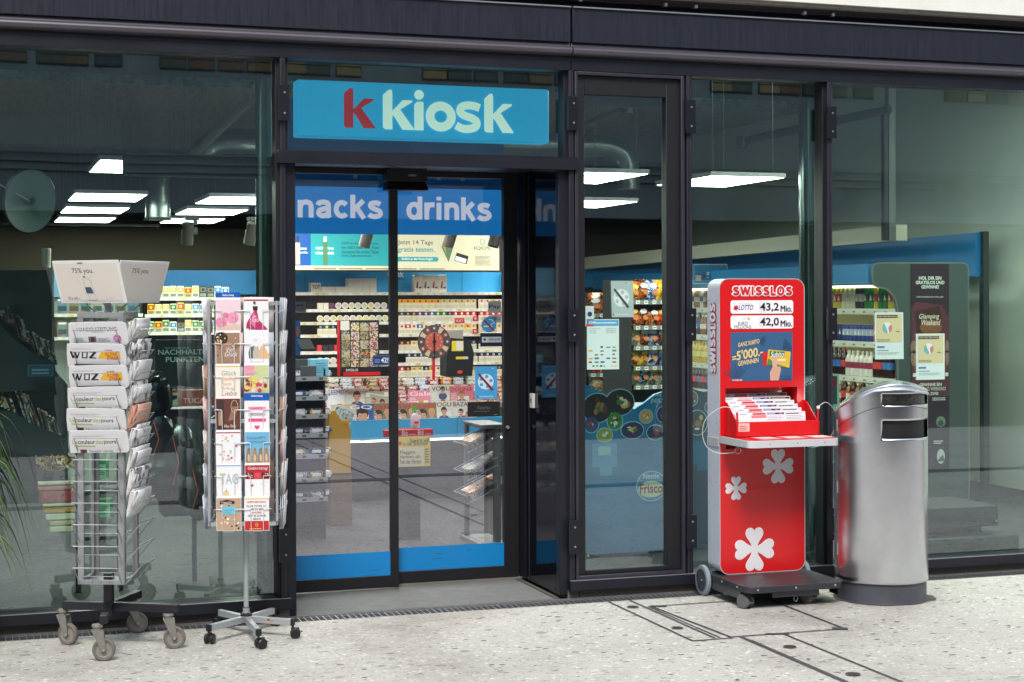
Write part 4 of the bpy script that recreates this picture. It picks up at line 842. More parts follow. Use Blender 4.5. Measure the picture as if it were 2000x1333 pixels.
# till and screens
Y = 4.9; t = TH('cash_register', 'black till and card screens with a small yellow notice right of the ticket wheel', 'cash register', (P(905, 730, Y).x, Y, P(905, 740, Y).z)); qx = lambda px: P(px, 690, Y).x; qz = lambda py: P(905, py, Y).z
b = MB(); b.prism(FR((0, Y, 0)), [(qx(872), qz(735)), (qx(922), qz(735)), (qx(926), qz(690)), (qx(918), qz(664)), (qx(880), qz(660)), (qx(872), qz(700))], -.2, 0, blackp); b.build('screen_back', t, world=True)
b = MB(); b.box(qx(876), Y + .02, qz(664), qx(906), Y + .2, qz(645), M('grey_case', (170, 166, 156), .5)); b.build('printer', t, world=True)
b = MB(); T = FR((0, Y, 0)); b.rect(T, qx(882), qz(686), qx(905), qz(666), .004, C(236, 222, 30)); b.rect(T, qx(891), qz(684), qx(904), qz(667), .005, white); b.rect(T, qx(890), qz(702), qx(914), qz(697), .004, C(230, 220, 60)); b.rect(T, qx(904), qz(701.5), qx(914), qz(697.5), .005, white); b.poly(T, ell(qx(898), qz(727), .025, .014, n=12), .004, C(210, 60, 30)); b.build('notices', t, world=True)
for i, (a, py, tx) in enumerate(((888, 622, 'NEU GET IT'), (923, 643, 'NEU'), (924, 618, 'NEU'))):
    o = MB(); Y = YT - .01; p = P(a, py, Y); q = P(a + (19 if i == 0 else 10), py + 9, Y); o.box(p.x, Y - .002, q.z, q.x, Y, p.z, redm); o.text(FR((0, Y, 0)), tx, p.x + .01, q.z + .01, q.x - p.x - .02, .022, .0028, white, .01); tag(o.build('shelf_tag', loc=(p.x, Y, q.z)), ('wide red price tag hanging on the second tobacco row', 'small red price tag on the third tobacco row', 'small red price tag at the end of the second tobacco row')[i], 'price tag')
# yellow cardboard display, news bill stand, pump bottle
Y = 3.2; T = FR((0, Y, 0)); yx = lambda px: P(px, 850, Y).x; yz = lambda py: P(660, py, Y).z; ym = M('yellow_card', (176, 132, 10), .6)
t = TH('cardboard_display', 'yellow cardboard display holding blue packets left of the magazines', 'cardboard display', (yx(665), Y, 0))
b = MB(); b.prism(T, [(yx(a), yz(c_)) for a, c_ in ((643, 925), (643, 802), (655, 803), (664, 818), (674, 832), (685, 838), (685, 925))], -.02, 0, ym); b.prism(T, [(yx(a), yz(c_)) for a, c_ in ((627, 783), (634, 783), (642, 798), (655, 802), (655, 925), (630, 925))], -.35, -.33, ym); b.box(yx(643), Y + .021, yz(925), yx(646), Y + .33, yz(802), ym); b.box(yx(683), Y + .021, yz(925), yx(685), Y + .33, yz(838), ym); b.build('card_body', t, world=True); b = MB(); b.box(yx(646), Y + .01, 0, yx(688), Y + .33, yz(925) - .001, M('brown_box', (96, 76, 56), .7)); b.build('card_base', t, world=True)
b = MB(); b.box(yx(664), Y + .03, yz(838), yx(684), Y + .06, yz(823), ym); b.lines(FR((0, Y + .03, 0)), yx(667), yz(834), yx(683), yz(828), 2, .001, C(150, 60, 20), .5, 2); b.build('front_flap', t, world=True)
for i in range(5): o = MB(); o.box(0, 0, 0, .07, .02, .11, printmat('packet_grey_blue', [(120, 150, 160), (190, 200, 200), (70, 100, 120)], 30)); o = o.build('packet'); o.location = (yx(650 + i * 6), Y + .07 + i * .02, yz(822 + i * 2)); o.rotation_euler = (0, rad(25), 0); tag(o, 'grey blue packet, %s in the yellow cardboard display' % ORD[i], 'packet', 'packets in the yellow display')
Y = 2.3; T = FR((0, Y, 0)); nx = lambda px: P(px, 850, Y).x; nz = lambda py: P(800, py, Y).z
t = TH('news_stand', 'low newspaper stand with a red header strip and yellow news bill', 'newspaper stand', (nx(800), Y, 0))
b = MB(); b.box(nx(752), Y, nz(853), nx(846), Y + .06, nz(840), M('news_red', (196, 30, 36), .5)); b.text(T, 'Blick', nx(785), nz(851), nx(797) - nx(785), .035, .001, white, .01); b.text(T, 'Blick', nx(816), nz(850.5), nx(828) - nx(816), .035, .001, white, .01); b.lines(T, nx(798), nz(850), nx(812), nz(847), 1, .001, C(230, 150, 150), .8, 1); b.lines(T, nx(830), nz(850), nx(844), nz(847), 1, .001, C(230, 150, 150), .8, 2); b.build('header_strip', t, world=True)
b = MB(); b.box(nx(775), Y + .07, .0, nx(826), Y + .2, nz(840), M('stand_dark', (36, 34, 36), .6)); b.build('stand_body', t, world=True)
b = MB(); b.box(nx(778), Y - .004, nz(912), nx(840), Y - .001, nz(853.3), M('bill_yellow', (232, 200, 60), .7)); b.rect(T, nx(778.5), nz(911), nx(828), nz(874), .0045, C(226, 214, 170)); b.rect(T, nx(778.3), nz(869), nx(784), nz(862), .005, C(200, 40, 60))
b.text(T, 'Sawiris will', nx(800), nz(865), nx(838) - nx(800), .03, .005, blackp, .01); b.text(T, 'in den Skihimmel', nx(787), nz(871), nx(835) - nx(787), .028, .005, blackp, .01)
for i, s in enumerate(('Flaggen,', 'Hymnen, ein', 'Fest der Herzen')): b.text(T, s, nx(781), nz(888.5 + i * 9), (nx(820) - nx(781)) * (.8, 1, 1.05)[i], .03, .0052, C(60, 60, 66), .006)
b.lines(T, nx(829), nz(905), nx(838), nz(875), 6, .005, C(90, 86, 70), .5, 4); b.build('news_bill', t, world=True)
b = MB(); c = P(811, 835, 2.46); m_ = M('clear_gel', (196, 180, 196), .15); T0 = Matrix.Translation((c.x, 2.46, nz(840) + .001)); b.lathe([(0, 0), (.042, 0), (.045, .02), (.044, .09), (.03, .125), (.016, .135), (.016, .14), (0, .14)], m_, 20, T0); o = b.build('pump_bottle', loc=T0.translation); o.scale = (.72,) * 3; tag(o, 'clear hand gel bottle with green nozzle standing on the red news stand', 'bottle')
c2 = MB(); c2.lathe([(.014, .0), (.016, .02), (.006, .03), (.006, .05)], M('nozzle_green', (60, 170, 60), .4), 12, Matrix.Translation((0, 0, .141))); c2.box(-.03, -.006, .19, .012, .006, .203, M('nozzle_green', (0, 0, 0))); c2.build('nozzle', o)
c2 = MB(); c2.rect(FR((0, 0, 0)), -.028, .03, .028, .085, .0455, C(220, 190, 200)); c2.rect(FR((0, 0, 0)), -.02, .04, .02, .062, .046, C(190, 30, 50)); c2.build('bottle_label', o)
# left snack shelves inside the door
Y = 2.6; lx = lambda px: P(px, 800, Y).x
t = TH('snack_shelf', 'dark shelf unit with grey price rails just inside the left door leaf', 'shelf unit', (lx(600), Y + .4, 0))
b = MB(); b.box(lx(520), Y + .42, 0, lx(640), Y + .46, 1.2, M('perforated_back', (58, 62, 66), .6)); b.box(lx(633), Y + .02, 0, lx(637), Y + .42, 1.15, shelf_d); b.build('back_panel', t, world=True)
lzs = []
for py in (737, 775, 811, 848, 889, 935, 973):
    z = P(608, py, Y).z; lzs.append(z)
    b = MB(); b.box(lx(520), Y, z - .026, lx(640), Y + .01, z + .004, M('rail_grey', (150, 156, 156), .4)); b.box(lx(520), Y + .0105, z - .02, lx(640), Y + .418, z - .004, shelf_d)
    for u in (590, 623): b.rect(FR((0, Y, 0)), lx(u), z - .018, lx(u + 8), z - .004, .001, C(60, 64, 66))
    b.build('shelf', t, world=True)
gp = [(printmat('snack_navy', [(24, 40, 90), (60, 100, 160), (20, 24, 40), (190, 200, 214)], 26), 'navy'), (printmat('snack_brown', [(150, 80, 40), (210, 180, 130), (50, 34, 30), (230, 220, 200)], 26), 'brown'), (printmat('snack_pale', [(190, 196, 200), (230, 226, 220), (120, 150, 170), (200, 80, 90)], 26), 'pale')]
for k, z in enumerate(lzs):
    for i in range(4):
        q = (k + i) % 3 if k > 1 else (0, 0, 2, 2)[i]
        inst('snk%d' % q, bar(gp[q][0]), (lx(584) + i * .062 * 1.0, Y + .03 + .03 * (i % 2), z - .002), (0, 0, rad(random.uniform(-12, 12))), (.9, 1.5, 1.3), '%s snack packet, %s on the %s board inside the left door' % (gp[q][1], ORD[i], ORD[k]), 'snack packet', 'snack packets inside the left door')
o = box_thing('leaflet_box', 'light blue leaflet box on top of the shelf inside the left door', 'box', lx(607), lx(643), Y + .02, Y + .1, lzs[0] + .005, lzs[0] + .12, C(120, 190, 214), lambda b, T, w, h: b.lines(T, w * .3, h * .2, w * .9, h * .85, 5, .001, C(60, 110, 150), .3, 3))
o = box_thing('pen_tray', 'dark grey perforated tray on top of the shelf inside the left door', 'tray', lx(588), lx(618), Y + .0, Y + .018, lzs[0] + .005, lzs[0] + .075, C(74, 76, 80))
# wire basket stand on the right of the doors
Y = 1.7; kx = lambda px: P(px, 900, Y).x; kz = lambda py: P(950, py, Y).z
t = TH('basket_stand', 'grey wire basket stand with slanting magazine trays inside the right door', 'magazine stand', (kx(960), Y, 0))
b = MB(); b.box(kx(966), Y, .02, kx(978), Y + .04, kz(838), M('stand_grey', (110, 114, 116), .4, .4)); b.box(kx(940), Y + .35, .02, kx(948), Y + .39, kz(838), MATS['stand_grey']); b.prism(FR((0, Y, 0)), [(kx(938), kz(830)), (kx(990), kz(830)), (kx(990), kz(838)), (kx(946), kz(838)), (kx(938), kz(834))], -.4, .02, MATS['stand_grey']); b.box(kx(932), Y - .04, .03, kx(990), Y + .4, .06, MATS['stand_grey']); b.build('frame', t, world=True)
for k, (ya, yb) in enumerate(((870, 838), (925, 893), (970, 938))):
    b = MB(); p, q = P(912, ya, Y), P(972, yb, Y)
    for j in range(6):
        yy = Vector((0, .06 * j, 0)); b.tube([p + yy, q + yy], .0022, steelw, 5)
    for f_ in (0, .3, .6, 1): m0 = p.lerp(q, f_); b.tube([m0, m0 + Vector((0, .3, 0))], .0022, steelw, 5); b.tube([m0 + Vector((0, 0, -.06)), m0], .0022, steelw, 5)
    b.tube([p + Vector((0, 0, -.05)), q + Vector((0, 0, -.05))], .0022, steelw, 5); b.build('wire_tray', t, world=True)
    for j in range(4):
        s0 = p.lerp(q, .22 + j * .2) + Vector((0, .02, -.045)); o = MB(); o.box(0, 0, 0, .1, .2, .045, (pm_mix, pm_cool, pm_warm)[k]); o = o.build('booklet'); o.location = s0; o.rotation_euler = (0, -math.atan2(q.z - p.z, q.x - p.x), 0)
        tag(o, '%s booklet, %s from the left in the %s wire tray' % (('mixed colour', 'teal', 'red')[k], ORD[j], ('top', 'middle', 'bottom')[k]), 'booklet', 'booklets in the wire basket stand')

# ================================================================== RIGHT PART OF THE SHOP
# blue fascia over the cooler run, its dark end panel
b = MB(); p, q, r_, s_ = P(1905, 540, 3.6), P(1905, 455, 3.6), P(1130, 521, 9.2), P(1130, 562, 9.2)
w = Vector((.05, 0, 0)); b.add([s_, p, q, r_, s_ + w, p + w, q + w, r_ + w], [(0, 1, 2, 3), (7, 6, 5, 4), (0, 4, 5, 1), (1, 5, 6, 2), (2, 6, 7, 3), (3, 7, 4, 0)], M('fascia_blue', (30, 130, 196), .3, var=.05, vs=1))
o = tag(b.build('cooler_fascia'), 'long dark blue fascia running back above the drinks cooler', 'fascia panel')
for f_ in (.32, .62, .86):
    b2 = MB(); a, c_ = p.lerp(s_, f_), q.lerp(r_, f_); e = Vector((-.002, 0, 0)); u = (s_ - p).normalized() * .006; b2.add([a + e, a + u + e, c_ + u + e, c_ + e], [(0, 1, 2, 3)], C(10, 50, 80)); b2.build('panel_joint', o)
b = MB(); p = P(1905, 455, 3.6); q = P(1920, 455, 3.6); b.box(p.x + .051, 3.56, 0, q.x + .03, 3.62, p.z + .01, M('end_panel_dark', (60, 72, 72), .4)); [b.box(p.x + .044, 3.565, z / 10, p.x + .0505, 3.575, z / 10 + .05, blackp) for z in range(2, 22)]
tag(b.build('end_panel'), 'narrow dark upright panel closing the right end of the blue fascia', 'panel')
# cooler with rounded side panel
YS = 2.75; sx = lambda px: P(px, 700, YS).x; sz = lambda py, px=1800: P(px, py, YS).z
xf = 6.80
cool = TH('drinks_cooler', 'open drinks cooler with a rounded dark side panel and lit shelves of cans', 'drinks cooler', (7.1, 4.5, 0))
def arc(cx_, cy_, rx, ry, a0, a1, n=6): return [(cx_ + rx * math.cos(rad(a0 + (a1 - a0) * i / n)), cy_ + ry * math.sin(rad(a0 + (a1 - a0) * i / n))) for i in range(n + 1)]
ol = [(1754, 1050), (1754, 612)] + [(1754 - 34 * (1 - math.cos(rad(a))), 612 - 50 * math.sin(rad(a))) for a in (15, 30, 45, 60, 75, 90)] + [(1712, 560), (1706, 552), (1705, 540), (1705, 524), (1708, 517), (1716, 514), (1882, 514), (1889, 517), (1892, 525), (1892, 1050)]
T = FR((0, YS, 0)); pts = [(sx(a), sz(c_, a)) for a, c_ in ol]
b = MB(); b.prism(T, pts, -.035, 0, M('cooler_side', (66, 80, 78), .3, var=.04, vs=2), M('cooler_edge', (120, 128, 124), .3, .5)); b.build('side_panel', cool, world=True)
b = MB(); b.stroke(T, pts, .012, .0012, M('cooler_edge', (0, 0, 0)), True); b.build('panel_trim', cool, world=True)
b = MB(); b.box(xf - .25, YS + .04, sz(552), xf + .5, 8.6, sz(516), M('cooler_top', (30, 110, 160), .35)); b.box(xf - .252, YS + .036, sz(556), xf - .2, 8.6, sz(553), M('ribbed_blue', (24, 90, 140), .4)); b.build('canopy', cool, world=True)
b = MB(); b.box(xf + .40, YS + .04, .15, xf + .45, 8.6, sz(553), M('cooler_back', (196, 190, 150), .5)); b.box(xf - .1, YS + .04, .0, xf + .4, 8.6, .3, shelf_d); b.build('back_wall', cool, world=True)
b = MB(); b.box(xf + .02, YS + .05, sz(556) - .02, xf + .05, 8.5, sz(556) - .001, M('cooler_strip', (255, 240, 200), .5, emit=2.5)); b.build('light_strip', cool, world=True)
czs = []
for py in (604, 671, 742, 806, 870):
    z = sz(py, 1754); czs.append(z)
    b = MB(); b.box(xf - .012, YS + .04, z - .045, xf, 8.6, z + .001, shelf_w); b.box(xf + .0005, YS + .04, z - .02, xf + .38, 8.6, z - .004, shelf_w)
    y = YS + .15
    while y < 7: b.box(xf - .0135, y, z - .036, xf - .0125, y + .06, z - .012, C(210, 206, 190)); b.box(xf - .0145, y + .012, z - .03, xf - .0137, y + .045, z - .02, C(90, 86, 80)); y += .16
    s = b.build('shelf', cool, world=True)
    b = MB(); b.box(xf + .002, YS + .05, z - .04, xf + .016, 8.5, z - .0205, M('cooler_strip', (255, 240, 200), .5, emit=2.5)); b.build('light_strip', s, world=True)
def can(r, h, body, band, name='drink_can'):
    def f():
        b = MB(); b.lathe([(0, .004), (r * .82, .004), (r * .86, 0), (r, .012), (r, h * .34)], body, 18); b.lathe([(r, h * .34), (r, h * .72)], band, 18); b.lathe([(r, h * .72), (r, h - .014), (r * .84, h - .002), (r * .84, h)], body, 18); b.lathe([(r * .84, h), (r * .8, h - .004), (0, h - .004)], alu, 18)
        T = FR((0, 0, 0), -90); b.poly(T, [(-r * .4, h * .4), (r * .4, h * .4), (0, h * .68)], r + .0008, C(230, 226, 216)); return b.build(name)
    return f
def bottle(r, h, liq, lab, cap):
    def f():
        b = MB(); b.lathe([(0, .003), (r * .9, 0), (r, .01), (r, h * .3)], liq, 16); b.lathe([(r * 1.01, h * .3), (r * 1.01, h * .55)], lab, 16); b.lathe([(r, h * .55), (r, h * .66), (r * .75, h * .76), (r * .36, h * .88), (r * .36, h * .92)], liq, 16); b.lathe([(r * .42, h * .92), (r * .42, h), (0, h)], cap, 12); return b.build('drink_bottle')
    return f
cans = [(can(.033, .165, C(206, 198, 172), C(196, 186, 160)), 'cream beer can'), (can(.033, .165, C(30, 120, 50), C(24, 90, 40)), 'green beer can'), (can(.033, .165, C(34, 34, 34), C(180, 176, 160)), 'black beer can'), (can(.033, .165, C(200, 180, 60), C(190, 60, 40)), 'yellow and red can'), (can(.033, .165, C(140, 170, 60), C(200, 196, 160)), 'pale green can'),
        (can(.027, .135, C(40, 60, 130), C(170, 180, 196)), 'blue and silver energy drink can'), (can(.033, .15, C(196, 40, 40), C(220, 90, 80)), 'red soft drink can'), (can(.027, .135, C(28, 40, 96), C(60, 60, 120)), 'navy energy drink can')]
bots = [(bottle(.033, .2, C(214, 208, 200), C(150, 40, 70), C(220, 220, 220)), 'white milk drink bottle'), (bottle(.033, .22, M('cola', (50, 24, 20), .1), C(206, 60, 50), C(200, 30, 30)), 'dark cola bottle with red label'), (bottle(.033, .22, M('cola', (50, 24, 20), .1), C(60, 110, 180), C(40, 60, 140)), 'dark cola bottle with blue label'), (bottle(.03, .21, M('pale_oil', (190, 160, 60), .1), C(214, 200, 120), C(200, 180, 60)), 'yellow juice bottle'), (bottle(.03, .19, M('ice_tea', (150, 90, 40), .1), C(220, 214, 200), C(220, 220, 210)), 'amber ice tea bottle')]
def line(zi, y0, y1, seq, items, kind, where, pitch=.071, x=xf + .05):
    n = 0; y = y0
    while y < y1:
        k = seq[n % len(seq)]; inst('%s%d' % (kind, k), items[k][0], (x, y, czs[zi] + .001), (0, 0, random.uniform(-.4, .4)), None, '%s, %s on %s cooler shelf %s' % (items[k][1], ORD[n], ROW[zi], where), kind, kind + ('s' if kind == 'can' else 's') + ' in the drinks cooler'); n += 1; y += pitch
line(0, 2.86, 3.95, [4, 3, 1, 1, 3, 1, 1, 2, 2, 0, 0, 0, 3, 3], cans, 'can', 'near the window')
line(1, 2.9, 3.95, [7, 7, 7, 6, 6, 5, 5, 5, 5, 5, 5, 5, 5], cans, 'can', 'near the window', .062)
line(2, 2.95, 3.95, [2, 2, 1, 1, 0, 0, 0, 0, 0, 0, 1], bots, 'bottle', 'near the window')
line(0, 5.9, 6.9, [4, 0, 4, 4, 0, 1], bots, 'bottle', 'further back'); line(1, 5.9, 6.9, [1, 4, 4, 2, 4], bots, 'bottle', 'further back'); line(2, 5.9, 6.9, [3], bots, 'bottle', 'further back'); line(3, 5.9, 6.9, [1, 1, 2], bots, 'bottle', 'further back'); line(3, 2.95, 3.95, [1, 4], bots, 'bottle', 'near the window')
# long advert strip on the side panel
T = FR((0, YS, 0)); b = MB(); an = YS
b.box(sx(1779), an - .006, sz(918), sx(1853), an - .003, sz(516), M('advert_plum', (44, 26, 42), .5))
b.poly(T, [(sx(1779), sz(775)), (sx(1853), sz(775)), (sx(1853), sz(620)), (sx(1838), sz(596)), (sx(1790), sz(590)), (sx(1779), sz(600))], .0066, M('advert_rose', (92, 44, 56), .5))
wt_ = C(216, 226, 220)
for i, (s, a, c_) in enumerate((('HOL DIR EIN', 1794, 1838), ('GRATISLOS UND', 1788, 1844), ('GEWINNE!', 1799, 1833))): b.text(T, s, sx(a), sz(547 + i * 8.6), sx(c_) - sx(a), .027, .0075, wt_, .03)
b.text(T, 'VOM 28. MÄRZ BIS 8. MAI 2022', sx(1789), sz(582), sx(1842) - sx(1789), .014, .0075, wt_, .02)
b.poly(T, [(sx(1786), sz(608)), (sx(1835), sz(598)), (sx(1841), sz(645)), (sx(1790), sz(655))], .007, C(60, 30, 28)); b.poly(T, ell(sx(1818), sz(640), .10, .06, n=16), .0072, C(130, 80, 50)); b.text(T, 'Glamping', sx(1793), sz(626), sx(1832) - sx(1793), .05, .008, C(226, 220, 200), .01, .01); b.text(T, 'Weekend', sx(1797), sz(636), sx(1834) - sx(1797), .045, .008, C(226, 220, 200), .01, .01)
for yy, rr in ((700, .06), (678, .05)): b.poly(T, ell(sx(1784), sz(yy), .03, rr, n=12), .0072, C(150, 110, 92)); b.poly(T, ell(sx(1849), sz(yy), .018, rr, n=12), .0072, C(150, 110, 92))
for a, c_ in ((1782, 1789), (1845, 1851)): b.prism(T, [(sx(a), sz(736)), (sx(c_), sz(736)), (sx(c_), sz(729)), (sx(a), sz(729))], .0069, .0074, wt_)
for i, (s, a, c_) in enumerate((('GEWINNE EIN', 1795, 1838), ('GLAMPING WEEKEND', 1783, 1846), ('FÜR ZWEI', 1803, 1831))): b.text(T, s, sx(a), sz(755 + i * 8.6), sx(c_) - sx(a), .026, .0075, wt_, .03)
b.lines(T, sx(1820), sz(783), sx(1846), sz(776), 2, .0075, wt_, .5, 1); b.disc(T, sx(1836), sz(825), .042, .0075, C(120, 140, 120)); b.disc(T, sx(1836), sz(828), .025, .008, C(60, 84, 70)); b.lines(T, sx(1822), sz(868), sx(1842), sz(860), 2, .0075, wt_, .5, 2); b.poly(T, ell(sx(1836), sz(893), .036, .058, n=14), .0075, C(190, 206, 200)); b.poly(T, [(sx(1828), sz(903)), (sx(1844), sz(903)), (sx(1840), sz(890)), (sx(1833), sz(896))], .008, C(90, 100, 90))
tag(b.build('advert_strip', loc=(sx(1816), YS, sz(918))), 'tall plum coloured advert with white capitals on the cooler side panel', 'poster')
# small dark bench behind the right window
Y = .5; bx = lambda px: P(px, 1000, Y).x; bz = lambda py: P(1900, py, Y).z
t = TH('low_bench', 'low dark stack of boards on the floor behind the right window', 'bench', (bx(1880), Y, 0)); bmm = M('bench_grey', (24, 28, 32), .6, var=.1)
b = MB(); b.box(bx(1780), Y, bz(1030), bx(1950), Y + .5, bz(990), bmm); b.build('seat', t, bevel=.006, world=True); b = MB(); b.box(bx(1770), Y - .08, bz(1078), bx(1976), Y + .6, bz(1045), bmm); b.build('lower_board', t, bevel=.01, world=True); b = MB(); b.box(bx(1800), Y + .1, .0, bx(1935), Y + .45, bz(1030), shelf_d); b.build('support', t, world=True)
b = MB(); b.disc(FR((0, Y, 0)), bx(1946), bz(1020), .008, .002, lip_m); b.build('bolt', t, world=True)
# gondola of snack bags in the narrow window
def bagmesh(m, w=.15, h=.2, d=.045):
    def f():
        b = MB(); nx_, nz_ = 6, 8; vs = []; fs = []
        r = random.Random(hash(m.name) % 100)
        for side in (-1, 1):
            for j in range(nz_ + 1):
                for i in range(nx_ + 1):
                    u, v = i / nx_, j / nz_; e = (math.sin(math.pi * u) ** .6) * (math.sin(math.pi * min(1, max(0, (v - .06) / .88))) ** .6 if .06 < v < .94 else 0)
                    vs.append(((u - .5) * w * (1 - .04 * e), side * d * e * (.9 + .2 * r.random()), v * h))
        k = (nx_ + 1) * (nz_ + 1)
        for s_ in (0, 1):
            for j in range(nz_):
                for i in range(nx_):
                    a = s_ * k + j * (nx_ + 1) + i; qd = (a, a + 1, a + nx_ + 2, a + nx_ + 1); fs.append(qd if s_ == 0 else qd[::-1])
        b.add(vs, fs, m); T = FR((0, 0, 0)); b.poly(T, ell(0, h * .62, w * .3, h * .12, n=14), d * 1.02, white if r.random() < .5 else C(230, 190, 60)); b.poly(T, ell(0.01, h * .3, w * .22, h * .12, n=10), d * 1.0, C(190, 110, 50)); return b.build('snack_bag')
    return f
bag = [(printmat('bag_yellow', [(220, 150, 30), (230, 190, 60), (180, 60, 30), (236, 220, 150)], 14, .25), 'yellow'), (printmat('bag_red', [(180, 30, 26), (220, 70, 30), (110, 20, 20), (230, 170, 60)], 14, .25), 'red'), (printmat('bag_green', [(60, 130, 40), (120, 170, 60), (220, 210, 120), (40, 80, 30)], 14, .25), 'green'), (printmat('bag_blue', [(24, 50, 110), (60, 100, 170), (214, 220, 226), (16, 30, 70)], 14, .25), 'blue'), (printmat('bag_brown', [(90, 44, 26), (190, 90, 30), (50, 24, 20), (220, 150, 90)], 14, .25), 'brown'), (printmat('bag_clear', [(170, 170, 150), (214, 210, 196), (120, 110, 90), (200, 190, 150)], 18, .2), 'clear')]
def gond(name, label, pxa, pxb, Y, ang, lips, rows, where, pitch, sc=1., w=.15):
    o0 = P(pxa, 600, Y); pc = (pxa + pxb) / 2; xw_ = (P(pxb, 600, Y).x - o0.x) / math.cos(rad(ang))
    t = TH(name, label, 'shelf unit', (o0.x, Y, 0), rad(ang)); Tl = FR()
    zt = P(pc, lips[0] - 40, Y).z
    b = MB(); b.box(-.02, .35, 0, xw_ + .02, .39, zt, M('gondola_back', (96, 84, 70), .6)); b.box(-.04, .0, 0, -.0205, .39, zt, shelf_d); b.box(xw_ + .0205, 0, 0, xw_ + .04, .39, zt, shelf_d); b.build('back_panel', t)
    R = Matrix.Rotation(rad(ang), 4, 'Z')
    for k, py in enumerate(lips):
        z = P(pc, py, Y).z; b = MB(); b.box(0, 0, z - .035, xw_, .01, z, M('gondola_rail', (120, 122, 116), .45, .2)); b.box(0, .0105, z - .02, xw_, .349, z - .006, shelf_d)
        u = .02
        while u < xw_ - .05: b.rect(Tl, u, z - .031, u + .035, z - .006, .001, white); b.rect(Tl, u + .006, z - .022, u + .029, z - .014, .0014, blackp); u += .075
        b.build('shelf', t)
        if k < len(rows):
            n = 0; u = pitch * .5
            while u < xw_ - pitch * .3:
                q = rows[k][n % len(rows[k])]
                for dpt in (0, 1):
                    pos = Vector((o0.x, Y, 0)) + R @ Vector((u + random.uniform(-.008, .008), .07 + dpt * .11, z + .001))
                    inst('bag%d' % q, bagmesh(bag[q][0]), pos, (rad(-14), random.uniform(-.06, .06), rad(ang + random.uniform(-8, 8))), (sc * w / .15, 1, sc * random.uniform(.9, 1.05)), '%s snack bag, %s of the %s row, %s, %s' % (bag[q][1], ORD[n], ROW[k], ('in front', 'behind')[dpt], where), 'snack bag', 'snack bags behind the narrow window')
                n += 1; u += pitch
    return t
gond('snack_gondola', 'snack shelf unit on the right of the narrow window beyond the round sticker', 1238, 1330, 3.3, 10, (586, 636, 675.5, 715, 752), ((0, 4, 3, 0, 3, 0), (1, 4, 4, 1), (5, 4, 3, 4, 1), (0, 0, 3, 3, 0), (5, 3, 5)), 'right gondola', .085, .78)
gond('snack_gondola', 'snack shelf unit further back on the left of the narrow window', 1150, 1240, 4.6, -22, (612, 650, 690, 728, 765), ((4, 2, 1), (3, 1, 0, 2), (2, 0, 2, 1), (1, 0, 1, 5), (5, 0, 3)), 'left gondola', .12, .85)
# freezer with picture panels
def freezer(pxa, pxb, Y, label, base, deco, top):
    fx = lambda px: P(px, 900, Y).x; fz = lambda py, px=1220: P(px, py, Y).z
    t = TH('ice_cream_freezer', label, 'freezer', ((fx(pxa) + fx(pxb)) / 2, Y, 0)); T = FR((0, Y, 0)); x0 = fx(pxa)
    pts = [(fx(pxb), .012), (fx(pxa), .012)] + [(fx(a), fz(c_)) for a, c_ in top]
    b = MB(); b.prism(T, pts, -.03, 0, base); b.build('front_panel', t, world=True)
    b = MB(); b.box(fx(pxa) + .005, Y + .031, .01, fx(pxb) - .005, Y + .62, fz(800), M('freezer_body', (150, 160, 166), .4)); b.build('body', t, world=True)
    b = MB(); deco(b, T, fx, fz); b.build('picture_panel', t, world=True); return t
def blobs(b, T, fx, fz, L, seed):
    r = random.Random(seed)
    for i, (px, py, rx, ry, col) in enumerate(L):
        u, v = fx(px), fz(py); k = (fx(1100 + rx) - fx(1100)); k2 = fz(900 - ry) - fz(900)
        b.poly(T, ell(u, v, k + .006, k2 + .006, n=24), .001 + i * .0001, C(150, 200, 220)); b.poly(T, ell(u, v, k, k2, n=24), .002 + i * .0001, C(*col))
        for j in range(7):
            a = r.random() * 6.28; q = r.random() * .6
            b.poly(T, ell(u + k * q * math.cos(a), v + k2 * q * math.sin(a), k * (.1 + .2 * r.random()), k2 * (.1 + .25 * r.random()), n=9), .004 + i * .0001 + j * .0004, C(*r.choice([(180, 110, 60), (226, 210, 180), (90, 50, 36), (200, 60, 60), (220, 180, 90), (60, 110, 60), (230, 230, 230)])))
